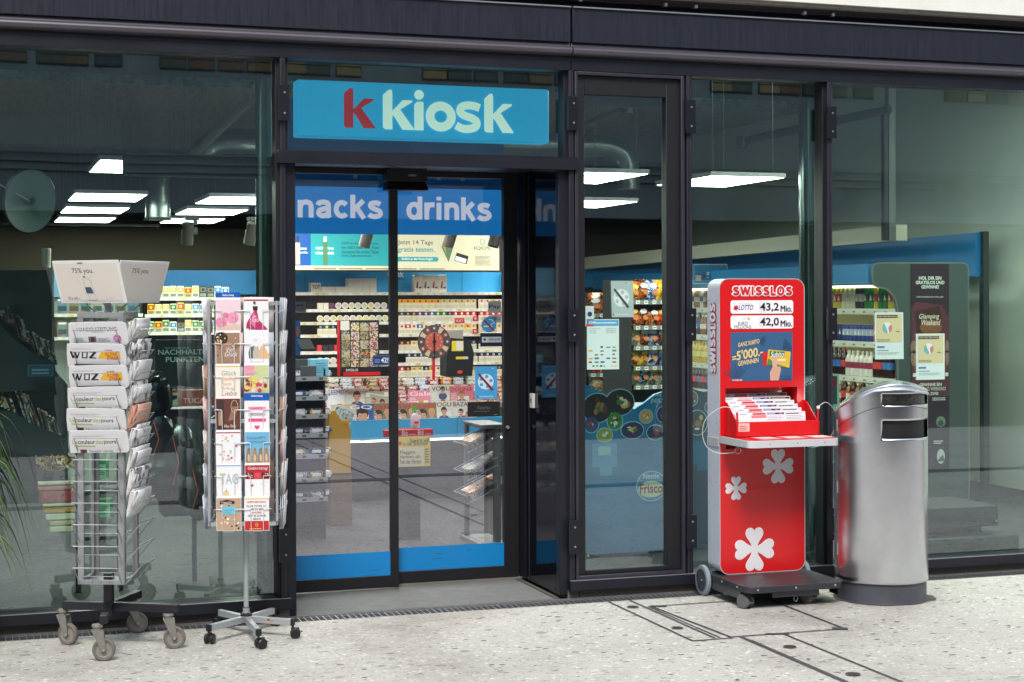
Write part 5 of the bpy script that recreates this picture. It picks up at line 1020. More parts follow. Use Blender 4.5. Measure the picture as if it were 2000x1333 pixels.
def d1(b, T, fx, fz):
    blobs(b, T, fx, fz, [(1167, 796, 29, 28, (30, 24, 24)), (1211, 786, 28, 25, (28, 24, 28)), (1201, 822, 15, 17, (50, 130, 50)), (1262, 815, 13, 13, (200, 160, 110)), (1155, 828, 14, 15, (30, 80, 150)), (1181, 849, 15, 13, (150, 160, 50)), (1235, 841, 22, 16, (26, 40, 90)), (1280, 847, 17, 14, (40, 44, 90)), (1292, 812, 9, 14, (60, 50, 120))], 4)
    b.text(T, '(N)ICE', fx(1271), fz(791), fx(1297) - fx(1271), fz(780) - fz(791), .006, C(190, 210, 220), .02); b.text(T, 'have a', fx(1280), fz(776), fx(1296) - fx(1280), .022, .006, C(190, 210, 220), .01)
    k = .155
    b.prism(T, [(fx(a), fz(c_)) for a, c_ in ((1156, 911), (1156, 868), (1159, 865), (1202, 865), (1205, 868), (1205, 911), (1195, 911), (1195, 928), (1172, 928), (1172, 911))], .001, .0025, C(70, 150, 196)); b.prism(T, [(fx(a), fz(c_)) for a, c_ in ((1168, 888), (1168, 874), (1171, 871), (1190, 871), (1193, 874), (1193, 888))], .0025, .0035, C(140, 190, 200))
    b.poly(T, ell(fx(1272), fz(952), .105, .098, n=30), .001, C(150, 200, 220)); b.poly(T, ell(fx(1272), fz(952), .098, .091, n=30), .0015, C(60, 140, 190)); b.poly(T, ell(fx(1271), fz(958), .088, .052, n=30), .002, C(214, 220, 196)); b.text(T, 'Nestle', fx(1256), fz(937.5), fx(1287) - fx(1256), .034, .003, C(214, 226, 226), .012); b.text(T, 'Frisco', fx(1249), fz(966), fx(1294) - fx(1249), .062, .003, C(170, 50, 70), .024)
    b.rect(T, fx(1146), fz(1088), fx(1150), fz(1078), .002, C(200, 210, 170))
freezer(1128, 1345, 1.3, 'ice cream freezer with a blue wavy front and round ice cream pictures', M('freezer_blue', (28, 118, 170), .35, var=.06, vs=2), d1, [(1128, 745), (1150, 752), (1180, 768), (1200, 790), (1240, 800), (1262, 786), (1280, 772), (1305, 765), (1345, 762)])
def d2(b, T, fx, fz): blobs(b, T, fx, fz, [(1352, 782, 11, 14, (150, 90, 60)), (1362, 830, 20, 24, (36, 26, 50)), (1385, 800, 8, 10, (160, 50, 90))], 9); b.prism(T, [(fx(a), fz(c_)) for a, c_ in ((1350, 912), (1350, 866), (1390, 866), (1390, 925), (1362, 925), (1362, 912))], .001, .0025, C(24, 92, 132))
freezer(1346, 1420, 1.3, 'dark purple freezer front between the narrow window and the lottery stand', M('freezer_purple', (38, 32, 70), .35), d2, [(1346, 760), (1375, 770), (1420, 762)])
# cooler header sign seen beside the lottery stand
Y = 5.6; b = MB(); p, q = P(1354, 555, Y), P(1420, 516, Y); b.box(p.x, Y, p.z, q.x, Y + .03, q.z, M('header_sign_blue', (30, 110, 160), .4)); T = FR((0, Y, 0)); u = lambda px: P(px, 540, Y).x; v = lambda py: P(1370, py, Y).z
b.stroke(T, [(u(1355), v(554)), (u(1420), v(554)), (u(1420), v(517)), (u(1355), v(517))], .012, .002, C(170, 180, 176), True); b.poly(T, [(u(1373), v(546)), (u(1373), v(533)), (u(1378), v(539.5))], .003, C(150, 20, 40)); b.text(T, 'g', u(1379), v(546), .035, .07, .003, C(190, 210, 214), .02); b.rect(T, u(1358), v(549), u(1369), v(538), .003, C(190, 170, 160)); b.lines(T, u(1355), v(534), u(1415), v(520), 4, .0025, C(60, 130, 170), .3, 3)
tag(b.build('header_sign', loc=(p.x, Y, p.z)), 'blue sign with a small red arrow behind the lottery stand', 'sign')
# small red and white pictures at the lower left of the right window
Y = .7; p, q = P(1620, 905, Y), P(1639, 731, Y); b = MB(); b.box(p.x, Y, p.z, q.x, Y + .02, q.z, C(150, 196, 184)); T = FR((0, Y, 0)); u = lambda px: P(px, 800, Y).x; v = lambda py: P(1630, py, Y).z
b.rect(T, u(1621), v(790), u(1635), v(735), .001, C(50, 70, 70)); b.poly(T, [(u(1621), v(755)), (u(1630), v(762)), (u(1635), v(748)), (u(1635), v(737)), (u(1621), v(737))], .002, C(130, 30, 60)); b.rect(T, u(1621), v(900), u(1635), v(800), .001, C(60, 90, 84))
tag(b.build('price_board', loc=(p.x, Y, p.z)), 'narrow framed price board between the mullion and the litter bin', 'notice board')

# ================================================================== LEAFLETS AND STICKERS ON THE GLASS
def sheet(name, label, cat, px0, py0, px1, py1, Y, col, deco=None, skew=0, group=None, n=.0015):
    pts3 = [P(px0, py1, Y), P(px1, py1, Y), P(px1, py0, Y), P(px0, py0, Y)]
    x0, x1 = pts3[0].x, pts3[1].x; z0, z1 = (pts3[0].z + pts3[1].z) / 2, (pts3[2].z + pts3[3].z) / 2
    b = MB(); T = FR((x0, Y, z0)); w, h = x1 - x0, z1 - z0
    b.prism(T, [(skew, 0), (w + skew, 0), (w, h), (0, h)], 0, n, col)
    if deco: deco(b, T, w, h)
    return tag(b.build(name, loc=(x0, Y, z0)), label, cat, group)
pale = C(186, 214, 206)
def egg(b, T, w, h):
    b.rect(T, w * .05, h * .36, w * .95, h * .97, .002, C(186, 188, 142)); b.rect(T, w * .07, h * .88, w * .8, h * .94, .0024, C(20, 24, 24)); b.text(T, 'Unsere Oster-Überraschung', w * .09, h * .893, w * .68, h * .035, .0028, C(220, 230, 220), .01)
    b.poly(T, ell(w * .43, h * .67, w * .18, h * .12, n=24), .0024, C(204, 214, 206)); b.poly(T, [(w * .43 + w * .175 * math.cos(rad(a)), h * .67 + h * .118 * math.sin(rad(a))) for a in range(125, 290, 15)] + [(w * .44, h * .6)], .0027, C(100, 168, 166)); b.poly(T, [(w * .43 + w * .175 * math.cos(rad(a)), h * .67 + h * .118 * math.sin(rad(a))) for a in range(-65, 50, 15)] + [(w * .47, h * .68)], .003, C(170, 124, 112)); b.poly(T, [(w * .7, h * .58), (w * .9, h * .57), (w * .84, h * .6), (w * .8, h * .61)], .0025, C(150, 120, 100))
    b.lines(T, w * .08, h * .38, w * .55, h * .44, 2, .0026, C(110, 110, 70), .5, 3); b.rect(T, w * .08, h * .24, w * .34, h * .28, .002, C(60, 120, 160)); b.lines(T, w * .08, h * .18, w * .5, h * .21, 1, .002, C(60, 90, 90), .5, 4); b.lines(T, w * .08, h * .1, w * .9, h * .16, 3, .002, C(130, 160, 156), .4, 6)
sheet('leaflet', 'pale leaflet with a painted egg on the glass, the higher left one', 'leaflet', 1708.5, 610.5, 1764, 702, .038, pale, egg, .003, 'egg leaflets on the right window', .0012)
sheet('leaflet', 'pale leaflet with a painted egg on the glass, the lower right one', 'leaflet', 1789.5, 652, 1845, 742, .038, pale, egg, 0, 'egg leaflets on the right window', .0012)
def hours(b, T, w, h):
    b.rect(T, w * .02, h * .865, w * .98, h * .985, .0016, C(70, 150, 190)); b.text(T, 'Öffnungszeiten', w * .06, h * .895, w * .86, h * .075, .002, C(206, 226, 226), .02)
    for i, (a, c_) in enumerate((('Montag-Freitag', '06.00-20.00 Uhr'), ('Samstag', '08.00-18.00 Uhr'), ('Sonntag', 'geschlossen'))): b.text(T, a, w * .08, h * (.80 - i * .04), w * (.33 if i == 0 else .2), h * .022, .0018, C(50, 70, 74), .006); b.text(T, c_, w * .6, h * (.80 - i * .04), w * .32, h * .022, .0018, C(50, 70, 74), .006)
    b.rect(T, 0, h * .34, w, h * .5, .0014, C(130, 166, 168)); r = random.Random(2)
    for j in range(6):
        for i in range(5 if j < 5 else 8):
            if r.random() < .85: k = 5 if j < 5 else 8; u = w * (.05 + .92 * i / k); vv = h * (.43 - j * .075); b.rect(T, u, vv, u + w * (.6 / k) * (.6 + .5 * r.random()), vv + h * (.018 + .02 * r.random()), .0018, C(*r.choice([(40, 50, 54), (40, 90, 150), (150, 60, 60), (90, 130, 70), (200, 160, 60), (30, 40, 90)])))
sheet('opening_hours_notice', 'pale notice with a blue Öffnungszeiten heading on the narrow window', 'notice', 1146.5, 624, 1209, 722, .014, pale, hours)
def ballsign(bg, dark, light):
    def f(b, T, w, h):
        b.poly(T, ell(w * .48, h * .53, w * .36, h * .24, n=28), .0016, light)
        for a in (80, 150, 215, 290, 10): b.poly(T, ell(w * .48 + w * .24 * math.cos(rad(a)), h * .53 + h * .16 * math.sin(rad(a)), w * .09, h * .06, n=5), .002, bg)
        d = .055; b.poly(T, [(w * (.12 + d), h * .80), (w * (.12 - d + .06), h * .75), (w * (.78 - .03), h * .24), (w * (.84), h * .29)], .0026, dark)
        b.poly(T, [(w * .08, h * .04), (w * .08, h * .1), (w * .15, h * .07)], .002, C(120, 20, 50)); b.text(T, 'hundeverbot', w * .2, h * .055, w * .62, h * .05, .002, light, .01); b.poly(T, [(w * .66, h * .92), (w * .66, h * .96), (w * .71, h * .94)], .002, C(20, 40, 70)); b.text(T, 'kiosk', w * .73, h * .925, w * .16, h * .03, .002, light, .01)
    return f
sheet('prohibition_sticker', 'grey sticker with a slashed white disc, curled, at the top of the narrow window', 'sticker', 1193, 549, 1236, 620, .014, C(150, 176, 170), ballsign(C(150, 176, 170), C(60, 70, 70), C(196, 214, 210)), .006)
YR = .672
sheet('prohibition_sticker', 'bright blue sticker with a red slashed white disc on the right door leaf', 'sticker', 928, 716, 971, 779.5, YR, C(64, 156, 214), ballsign(C(64, 156, 214), C(130, 20, 30), C(206, 226, 236)))
def nosm(b, T, w, h):
    b.disc(T, w / 2, h / 2, w / 2, .0022, C(64, 156, 214), h / 2, 28); b.stroke(T, [(w * .15, h * .4), (w * .72, h * .4)], h * .09, .0026, white); b.stroke(T, [(w * .6, h * .5), (w * .85, h * .6), (w * .7, h * .8), (w * .5, h * .85)], h * .05, .0028, white); b.stroke(T, [(w * .14, h * .82), (w * .84, h * .1)], h * .11, .0034, C(150, 40, 30))
o = sheet('no_smoking_sticker', 'round blue no smoking sticker on the right door leaf', 'sticker', 940.5, 619.5, 969.5, 650, YR, glass_door, nosm)
def pay(s1):
    def f(b, T, w, h): b.text(T, s1, w * .2 if s1 == 'Pay' else w * .08, h * .3, w * (.55 if s1 == 'Pay' else .84), h * .4, .0022, blackp, .008); (b.disc(T, w * .16, h * .5, w * .08, .002, blackp) if s1 == 'Pay' else None)
    return f
sheet('payment_sticker', 'grey payment sticker with a small round mark and the word Pay', 'sticker', 953, 589, 979, 611, YR, C(176, 180, 184), pay('  Pay'), 0, 'payment stickers on the right door leaf')
sheet('payment_sticker', 'grey payment sticker below the Pay one, partly under the round sticker', 'sticker', 955, 616, 979, 631, YR + .003, C(170, 174, 178), pay('SAMSUNG pay'), 0, 'payment stickers on the right door leaf')
def ep(b, T, w, h): b.rect(T, w * .07, h * .3, w * .95, h * .72, .002, C(176, 190, 200)); b.rect(T, w * .1, h * .34, w * .32, h * .68, .0024, C(210, 214, 214)); b.text(T, 'easy point', w * .4, h * .4, w * .5, h * .22, .0025, blackp, .008); b.disc(T, w * .2, h * .52, h * .1, .003, blackp)
sheet('door_notice', 'navy door notice with a pale easy point strip', 'notice', 938, 651, 981, 677, YR, C(20, 26, 52), ep)
def itp(b, T, w, h): b.text(T, 'iTunes Pass.', w * .3, h * .5, w * .42, h * .2, .002, C(110, 114, 118)); b.lines(T, w * .2, h * .33, w * .82, h * .42, 1, .002, C(80, 82, 86), .6, 2); b.lines(T, w * .82, h * .1, w * .95, h * .16, 1, .002, C(150, 150, 150), .6, 2)
sheet('door_notice', 'black iTunes Pass notice below the blue sticker on the right leaf', 'notice', 913, 785, 976, 814, YR, C(20, 20, 22), itp)
def q42(b, T, w, h):
    b.stroke(T, [(w * .02, h * .06), (w * .98, h * .06), (w * .98, h * .94), (w * .02, h * .94)], h * .05, .002, C(90, 120, 170), True); b.text(T, '42!', w * .44, h * .28, w * .4, h * .48, .0022, C(220, 226, 236), .02); b.lines(T, w * .1, h * .3, w * .4, h * .7, 2, .002, C(120, 150, 190), .5, 3); b.stroke(T, ell(w * .8, h * .5, w * .11, h * .32, n=16), h * .03, .002, C(90, 120, 170), True)
sheet('door_notice', 'navy blue door notice with 42! on the left leaf beside the stile', 'notice', 728, 694, 764, 714.5, .572, C(30, 52, 100), q42)
sheet('paper_note', 'blank white note with a turned corner hanging behind the left leaf', 'note', 579, 663, 606, 682, 1.2, C(214, 212, 200), None, .03)
sheet('paper_note', 'blank white note hanging before the ticket display', 'note', 665, 627, 682, 645, 4.1, C(214, 212, 200), None, 0)
sheet('hanging_notice', 'small grey notice with dark print high behind the left leaf', 'notice', 577, 590, 598, 610, 1.2, C(150, 150, 150), lambda b, T, w, h: b.lines(T, w * .1, h * .6, w * .9, h * .75, 1, .002, blackp, .8, 2))
sheet('blue_advert', 'narrow blue advert strip behind the left leaf', 'advert', 577, 627, 587, 695, 1.6, C(40, 120, 180), lambda b, T, w, h: b.disc(T, w * .4, h * .7, w * .35, .002, C(190, 130, 100), h * .15))
sheet('door_sticker', 'small pale sticker with a navy picture at the left edge of the narrow window', 'sticker', 1143.5, 598, 1160, 638, .014, C(176, 200, 196), lambda b, T, w, h: (b.disc(T, w / 2, h * .6, w * .28, .002, C(30, 50, 90)), b.rect(T, w * .05, h * .02, w * .95, h * .12, .002, C(190, 70, 70))))

# ================================================================== LEFT WINDOW DISPLAY
Y = 1.3; T = FR((0, Y, 0)); ax = lambda px: P(px, 700, Y).x; az = lambda py: P(60, py, Y).z
pm_cool = printmat('magazine_edges', [(50, 70, 80), (150, 150, 140), (90, 60, 50), (30, 40, 46), (190, 184, 170)], 9); pm_warm = printmat('magazine_edges_warm', [(120, 40, 34), (180, 160, 120), (60, 40, 36), (200, 196, 180)], 9); pm_mix = pm_cool
rack_m = M('rack_dark_teal', (38, 50, 52), .5, var=.06)
t = TH('magazine_rack', 'dark stepped magazine rack at the far left behind the glass', 'magazine rack', (ax(60), Y, 0))
b = MB()
for poly in ([(-60, 545), (3, 556), (54, 574), (53, 585), (5, 602), (-60, 612)], [(-60, 600), (0, 634), (24, 658), (62, 689), (106, 709), (114, 757), (60, 762), (-60, 770)], [(-60, 795), (27, 805), (66, 833), (121, 852), (131, 868), (135, 886), (92, 898), (48, 886), (-60, 862)]):
    b.prism(T, [(ax(a), az(c_)) for a, c_ in poly], -.03, 0, rack_m)
b.build('stepped_side', t, world=True)
b = MB(); b.prism(T, [(ax(a), az(c_)) for a, c_ in ((-60, 525), (106, 525), (106, 720), (140, 760), (140, 1000), (-60, 1000))], -.42, -.40, M('rack_back_panel', (42, 54, 56), .35)); b.build('back_panel', t, world=True)
k = 0
for (xa_, ya, n, lean, wy, mt) in ((6, 628, 4, 17, 50, pm_cool), (38, 662, 4, 16, 50, pm_mix), (70, 693, 7, 18, 48, pm_cool), (2, 795, 5, 18, 70, pm_warm), (50, 826, 5, 17, 62, pm_cool), (86, 850, 6, 15, 48, pm_mix)):
    for i in range(n):
        p = Vector((ax(xa_ + i * 6.6), Y + .03, az(ya + i * 3.6))); L = az(ya - wy) - az(ya)
        o = MB(); o.box(0, 0, 0, .011, .22, L, mt); o.box(.0112, .001, 0, .0118, .219, L, cream if i % 3 else C(40, 60, 80)); o = o.build('magazine'); o.location = p; o.rotation_euler = (0, rad(-lean + random.uniform(-3, 3)), 0); k += 1
        tag(o, 'magazine leaning in the stepped rack, %s of the %s batch' % (ORD[i], ('top', 'upper middle', 'middle', 'lower middle', 'low', 'lowest')[(6, 38, 70, 2, 50, 86).index(xa_)]), 'magazine', 'magazines in the stepped rack')
b = MB(); T2 = FR((0, Y - .1, 0)); ux = lambda px: P(px, 700, Y - .1).x; uz = lambda py: P(80, py, Y - .1).z; b.rect(T2, ux(54), uz(735.5), ux(104), uz(713), 0, C(60, 96, 120)); b.box(ux(54), Y - .099, uz(735.5), ux(104), Y - .09, uz(713), C(60, 96, 120)); b.rect(T2, ux(56), uz(734), ux(102), uz(714.5), .001, C(40, 70, 90)); b.lines(T2, ux(62), uz(731), ux(97), uz(718), 2, .002, C(110, 150, 170), .5, 3)
tag(b.build('glass_notice', loc=(ux(54), Y - .1, uz(735.5))), 'small blue notice plate before the stepped magazine rack', 'notice')
# gift packs in cellophane
Y = .8; gx = lambda px: P(px, 960, Y).x; gz = lambda py: P(110, py, Y).z
t = TH('gift_pack', 'cellophane wrapped gift pack of red and cream boxes behind the newspaper rack', 'gift pack', (gx(112), Y, gz(1040)))
b = MB(); 
for i, (a0, y0, a1, y1, mt) in enumerate(((98, 1040, 142, 1029, C(214, 204, 176)), (97, 1027, 143, 1018, C(196, 176, 130)), (90, 1016, 146, 1004, C(222, 214, 190)), (86, 1002, 147, 992, C(206, 150, 70)), (84, 990, 146, 984, C(214, 208, 190)), (78, 982, 146, 960, C(170, 50, 54)), (75, 958, 140, 950, C(200, 120, 110)), (75, 948, 146, 944, C(190, 180, 160))) ): b.box(gx(a0), Y, gz(y0), gx(a1), Y + .12, gz(y1), mt)
b.build('boxes', t, bevel=.004, world=True)
b = MB(); cello = glassmat('cellophane', (.96, .95, .9), 1.9); r = random.Random(4); nseg = 9; vs = []
for j in range(7):
    for i in range(nseg): u = i / (nseg - 1); y0 = 1044 - j * 24; wd = 1 - .25 * (j == 0) ; vs.append((gx(72 + (150 - 72) * u * wd), Y - .02 - .03 * r.random(), gz(y0 + r.uniform(-3, 3))))
b.add(vs, [(j * nseg + i, j * nseg + i + 1, (j + 1) * nseg + i + 1, (j + 1) * nseg + i) for j in range(6) for i in range(nseg - 1)], cello); b.build('cellophane_wrap', t, world=True)
b = MB(); vs = []
for j in range(4):
    for i in range(14): vs.append((gx(68 + i * 6.2 + r.uniform(-2, 2)), Y - .02 - .05 * r.random(), gz(915 - j * 9 + r.uniform(-4, 4))))
b.add(vs, [(j * 14 + i, j * 14 + i + 1, (j + 1) * 14 + i + 1, (j + 1) * 14 + i) for j in range(3) for i in range(13)], printmat('ribbon_gold_red', [(120, 34, 28), (170, 140, 80), (80, 20, 26), (200, 180, 140)], 18, .25)); b.build('ribbon', t, world=True)
# dark points poster, orange display, green cartons, black bags
Y = 1.1; T = FR((0, Y, 0)); px_ = lambda a: P(a, 760, Y).x; pz_ = lambda a: P(350, a, Y).z
t = TH('cardboard_display', 'dark cardboard display with Nachhaltig punkten lettering and an orange band', 'cardboard display', (px_(365), Y, 0))
b = MB(); b.box(px_(305), Y, pz_(755), px_(452), Y + .03, pz_(664), M('poster_dark_green', (20, 30, 34), .5)); b.text(T, 'NACHHALTIG', px_(309), pz_(693), px_(410) - px_(309), pz_(684) - pz_(694), .001, C(176, 200, 190), .014); b.text(T, 'PUNKTEN', px_(324), pz_(707.5), px_(399) - px_(324), pz_(699) - pz_(709), .001, C(176, 200, 190), .014); b.lines(T, px_(322), pz_(681), px_(386), pz_(678), 1, .001, C(120, 140, 134), .7, 2); b.build('header_card', t, world=True)
b = MB(); om = M('orange_card', (150, 52, 24), .5); b.box(px_(313), Y - .02, pz_(794), px_(440), Y + .02, pz_(762), om); b.box(px_(310), Y - .0, pz_(900), px_(318), Y + .3, pz_(794.2), om); T1 = FR((0, Y - .02, 0)); b.text(T1, 'TUCAN', px_(357), pz_(788), px_(410) - px_(357), pz_(779) - pz_(789), .001, C(214, 190, 176), .01); b.box(px_(324), Y - .03, pz_(792), px_(346), Y - .021, pz_(767), C(170, 180, 160)); b.poly(FR((0, Y - .03, 0)), [(px_(325), pz_(772)), (px_(345), pz_(772)), (px_(345), pz_(778)), (px_(335), pz_(782)), (px_(325), pz_(778))], .001, blackp); b.build('orange_band', t, world=True)
b = MB(); b.box(px_(320), Y + .03, pz_(1010), px_(440), Y + .3, pz_(800), M('display_body_dark', (26, 28, 32), .5)); b.box(px_(380), Y + .1, .0, px_(388), Y + .14, pz_(1010), blackp); b.build('display_body', t, world=True)
def lump(seed, mat, rx, rz, acc):
    b = MB(); r = random.Random(seed); vs = []; fs = []; nu, nv = 14, 9
    for j in range(nv + 1):
        for i in range(nu):
            a, c_ = 2 * math.pi * i / nu, math.pi * j / nv; k = 1 + .16 * math.sin(3 * a + seed) * math.sin(c_) + .12 * r.uniform(-1, 1)
            vs.append((rx * k * math.sin(c_) * math.cos(a), .07 * k * math.sin(c_) * math.sin(a), -rz * math.cos(c_) * (1 + .05 * r.random())))
    for j in range(nv):
        for i in range(nu): fs.append((j * nu + i, j * nu + (i + 1) % nu, (j + 1) * nu + (i + 1) % nu, (j + 1) * nu + i))
    b.add(vs, fs, mat); o = b.build('carry_bag')
    if acc: c_ = MB(); c_.tube([(-rx * .5, -.09, rz * .7), (-rx * .2, -.1, 0), (-rx * .5, -.09, -rz * .6)], .003, acc, 6); c_.build('strap', o)
    o2 = MB(); o2.tube([(-.03, 0, rz * .95), (-.02, 0, rz * 1.2), (.02, 0, rz * 1.2), (.03, 0, rz * .95)], .004, blackp, 6); o2.build('handle', o); return o
gl = M('black_glossy_nylon', (16, 18, 22), .18); oc = M('strap_orange', (190, 80, 30), .5)
for i, (a, c_, rx, rz, ac, lb) in enumerate(((310, 775, .075, .11, None, 'glossy black bag hanging topmost beside the orange band'), (312, 855, .08, .13, oc, 'glossy black bag with an orange strap, middle of the hanging ones'), (318, 935, .07, .13, None, 'glossy black bag hanging lowest on the left'), (352, 900, .10, .20, oc, 'large black rucksack with orange strap before the dark display'), (388, 955, .09, .17, oc, 'black rucksack with orange strap beside the card spinner post'))):
    o = lump(i + 1, gl, rx, rz, ac); o.location = P(a, c_, .75); tag(o, lb, 'bag', 'black bags hanging in the left window')
for i, (a, c_, d_) in enumerate(((199, 935, 900), (207, 1012, 975), (0, 0, 0))):
    if not a: continue
    Y = .9; p, q = P(a - 16, c_, Y), P(a + 14, d_, Y); box_thing('carton', 'green and white carton seen through the empty rack wires, %s one' % ('upper', 'lower')[i], 'carton', p.x, q.x, Y, Y + .08, p.z, q.z, C(150, 190, 160), lambda b, T, w, h: (b.rect(T, w * .8, 0, w, h, .001, C(20, 120, 60)), b.rect(T, 0, h * .8, w * .8, h, .001, C(40, 140, 80)), b.lines(T, w * .1, h * .2, w * .7, h * .7, 5, .001, C(40, 100, 70), .4, 1)), 'green cartons behind the rack')
Y = .95; p, q = P(150, 1000, Y), P(232, 880, Y); b = MB(); b.box(p.x, Y + .1, 0, p.x + .03, Y + .14, q.z, blackp); b.box(q.x, Y + .1, 0, q.x + .03, Y + .14, q.z, blackp)
for z in (.3, .55, .8): b.box(p.x, Y + .0, z, q.x + .03, Y + .3, z + .02, shelf_d)
tag(b.build('display_shelf'), 'low black display shelf behind the newspaper rack', 'shelf')
# big dark disc on an arm
Y = .6; c = P(58, 393, Y); t = TH('disc_reflector', 'large dark oval disc on a thin arm at the left edge of the window', 'dish', c)
b = MB(); R3 = Matrix.Rotation(rad(24), 4, 'Y') @ Matrix.Rotation(rad(38), 4, 'Z') @ Matrix.Rotation(rad(-8), 4, 'X'); b.lathe([(0, .03), (.10, .022), (.165, .0), (.168, -.004), (.163, -.008), (.10, .010), (0, .018)][::-1], M('disc_teal', (112, 124, 122), .35), 40, R3, axis='y'); b.tube([R3 @ Vector((.166 * math.cos(rad(a)), -.002, .166 * math.sin(rad(a)))) for a in range(0, 360, 9)], .006, blackp, 6, closed=True); b.build('dish', t)
b = MB(); b.tube([(-.24, -.16, .12), (-.1, -.06, .05), (0, -.01, .0)], .005, alu, 8); b.lathe([(.022, -.02), (.022, .01), (0, .012)], M('disc_hub', (80, 100, 100), .4), 16, R3, axis='y'); b.build('arm', t)
b = MB(); b.box(-.175, -.0, -.26, -.155, .03, .15, M('white_bracket', (200, 206, 196), .5)); b.build('bracket', t)
# cup on the rack
c = P(92, 523, 1.6); b = MB(); b.lathe([(0, 0), (.024, 0), (.027, .11), (.025, .112), (.0, .1)], M('paper_cup', (190, 186, 172), .6), 18); o = b.build('paper_cup'); o.location = (c.x, 1.69, P(92, 523, 1.69).z); tag(o, 'pale paper cup standing on the dark rack at the left', 'cup')
# potted reed whose leaves hang in from the left
t = TH('potted_plant', 'plant with long narrow drooping leaves at the far left edge', 'plant', (-.02, -.28, 0))
b = MB(); b.lathe([(0, 0), (.12, 0), (.16, .4), (.15, .41), (.14, .38), (0, .38)], M('plant_pot', (50, 50, 54), .6), 20, Matrix.Translation((-.07, 0, 0))); b.build('pot', t)
b = MB(); r = random.Random(11); gms = [M('leaf_green', (86, 120, 50), .5), M('leaf_dry', (150, 150, 92), .6), M('leaf_dark', (30, 52, 30), .5)]
for k in range(46):
    a = rad(r.uniform(-75, 60)); L = r.uniform(.28, .5); x0_, z0_ = -.03, .46 + r.random() * .5; pts = []; hgt = r.uniform(.15, .5)
    for j in range(9): s_ = j / 8; pts.append(Vector((x0_ + L * .75 * s_ * math.cos(a), L * .5 * s_ * math.sin(a), z0_ + hgt * s_ * 1.6 - (hgt * 1.6 + .45 * L) * s_ ** 2.6)))
    wd = r.uniform(.006, .013); vs = []
    for j, p in enumerate(pts): q = wd * (1 - (j / 8) ** 2) + .0006; vs += [p + Vector((0, -q, q * .4)), p + Vector((0, q, -q * .4)), p + Vector((q * .3, 0, q * .9))]
    b.add(vs, [f for j in range(8) for f in ((3 * j, 3 * j + 3, 3 * j + 5, 3 * j + 2), (3 * j + 2, 3 * j + 5, 3 * j + 4, 3 * j + 1))], r.choice(gms))
b.build('leaves', t)

# ================================================================== NEWSPAPER RACK ON CASTERS
g1, g2, g3, g4 = G(203, 1291), G(133, 1260), G(341, 1267), G(268, 1237)
ctr = Vector(((g1.x + g2.x + g3.x + g4.x) / 4, (g1.y + g2.y + g3.y + g4.y) / 4, 0))
RK = -23.
ctr = G(213, 1262); ctr.z = 0
rack = TH('newspaper_rack', 'tall revolving wire newspaper rack on four large casters with papers in its upper half', 'newspaper rack', ctr)
def caster(parent, pos, ang, R=.051, top=.165, wm=None):
    "swivel caster: fork, tyre, hub; pos on the ground, ang = direction the wheel rolls"
    c = TH('caster', None, None, pos - parent.location, ang); c.parent = parent; del_ = 0
    b = MB(); gm_ = M('zinc_fork', (140, 138, 132), .45, .6, var=.2, vs=40)
    b.lathe([(.0, top), (.024, top), (.026, top - .01), (.02, top - .018), (.02, top - .024), (0, top - .024)], gm_, 16, Matrix.Translation((-.028, 0, 0)))
    for s_ in (-1, 1):
        T = FR((0, s_ * .019, 0)); b.prism(T, [(-.052, top - .025), (.0, top - .025), (.010, R + .004), (.006, R - .008), (-.006, R - .008), (-.012, R + .002)], -.0015, .0015, gm_)
    b.box(-.052, -.0204, top - .027, .0, .0204, top - .0245, gm_); b.lathe([(0, -.022), (.006, -.022), (.006, .022), (0, .022)], lip_m, 10, Matrix.Translation((0, 0, R)), axis='y'); b.build('fork', c)
    b = MB(); b.lathe([(R * .72, -.011), (R * .9, -.0125), (R, -.008), (R, .008), (R * .9, .0125), (R * .72, .011)], M('grey_rubber', (104, 100, 94), .7, var=.15, vs=30), 30, Matrix.Translation((0, 0, R)), axis='y'); w = b.build('wheel', c)
    b = MB(); b.lathe([(0, -.012), (R * .2, -.012), (R * .25, -.008), (R * .6, -.006), (R * .7, -.009), (R * .72, -.009), (R * .72, .009), (R * .6, .006), (R * .25, .008), (R * .2, .012), (0, .012)], M('grey_hub', (128, 124, 116), .6, var=.12, vs=30), 30, Matrix.Translation((0, 0, R)), axis='y'); b.build('hub', c)
    return c
b = MB(); fm = M('black_powder_steel', (24, 24, 32), .4, var=.1)
for i, (g, an) in enumerate(((g1, 8), (g2, -20), (g3, 12), (g4, 25))):
    d = (g - ctr); l = d.length; a = math.atan2(d.y, d.x); arm = MB()
    T = Matrix.Rotation(a, 4, 'Z'); arm.box(.018, -.0175, .168, l + .02, .0175, .205, fm, T); arm.build('base_arm', rack, bevel=.002)
    wdir = rad(18.42 * -1 + an); off = Vector((math.cos(wdir), math.sin(wdir), 0)) * .028
    caster(rack, g, wdir)
b = MB(); b.box(-.02, -.02, .14, .02, .02, .34, fm, Matrix.Rotation(rad(RK), 4, 'Z')); b.build('post', rack, bevel=.002)
def turned(o, a): o.rotation_euler = (0, 0, rad(a)); return o
b = MB(); D = .110; Wd = .107; z0, z1 = .305, 1.555
galv = M('grey_painted_steel', (150, 152, 154), .45, .5, var=.15, vs=25)
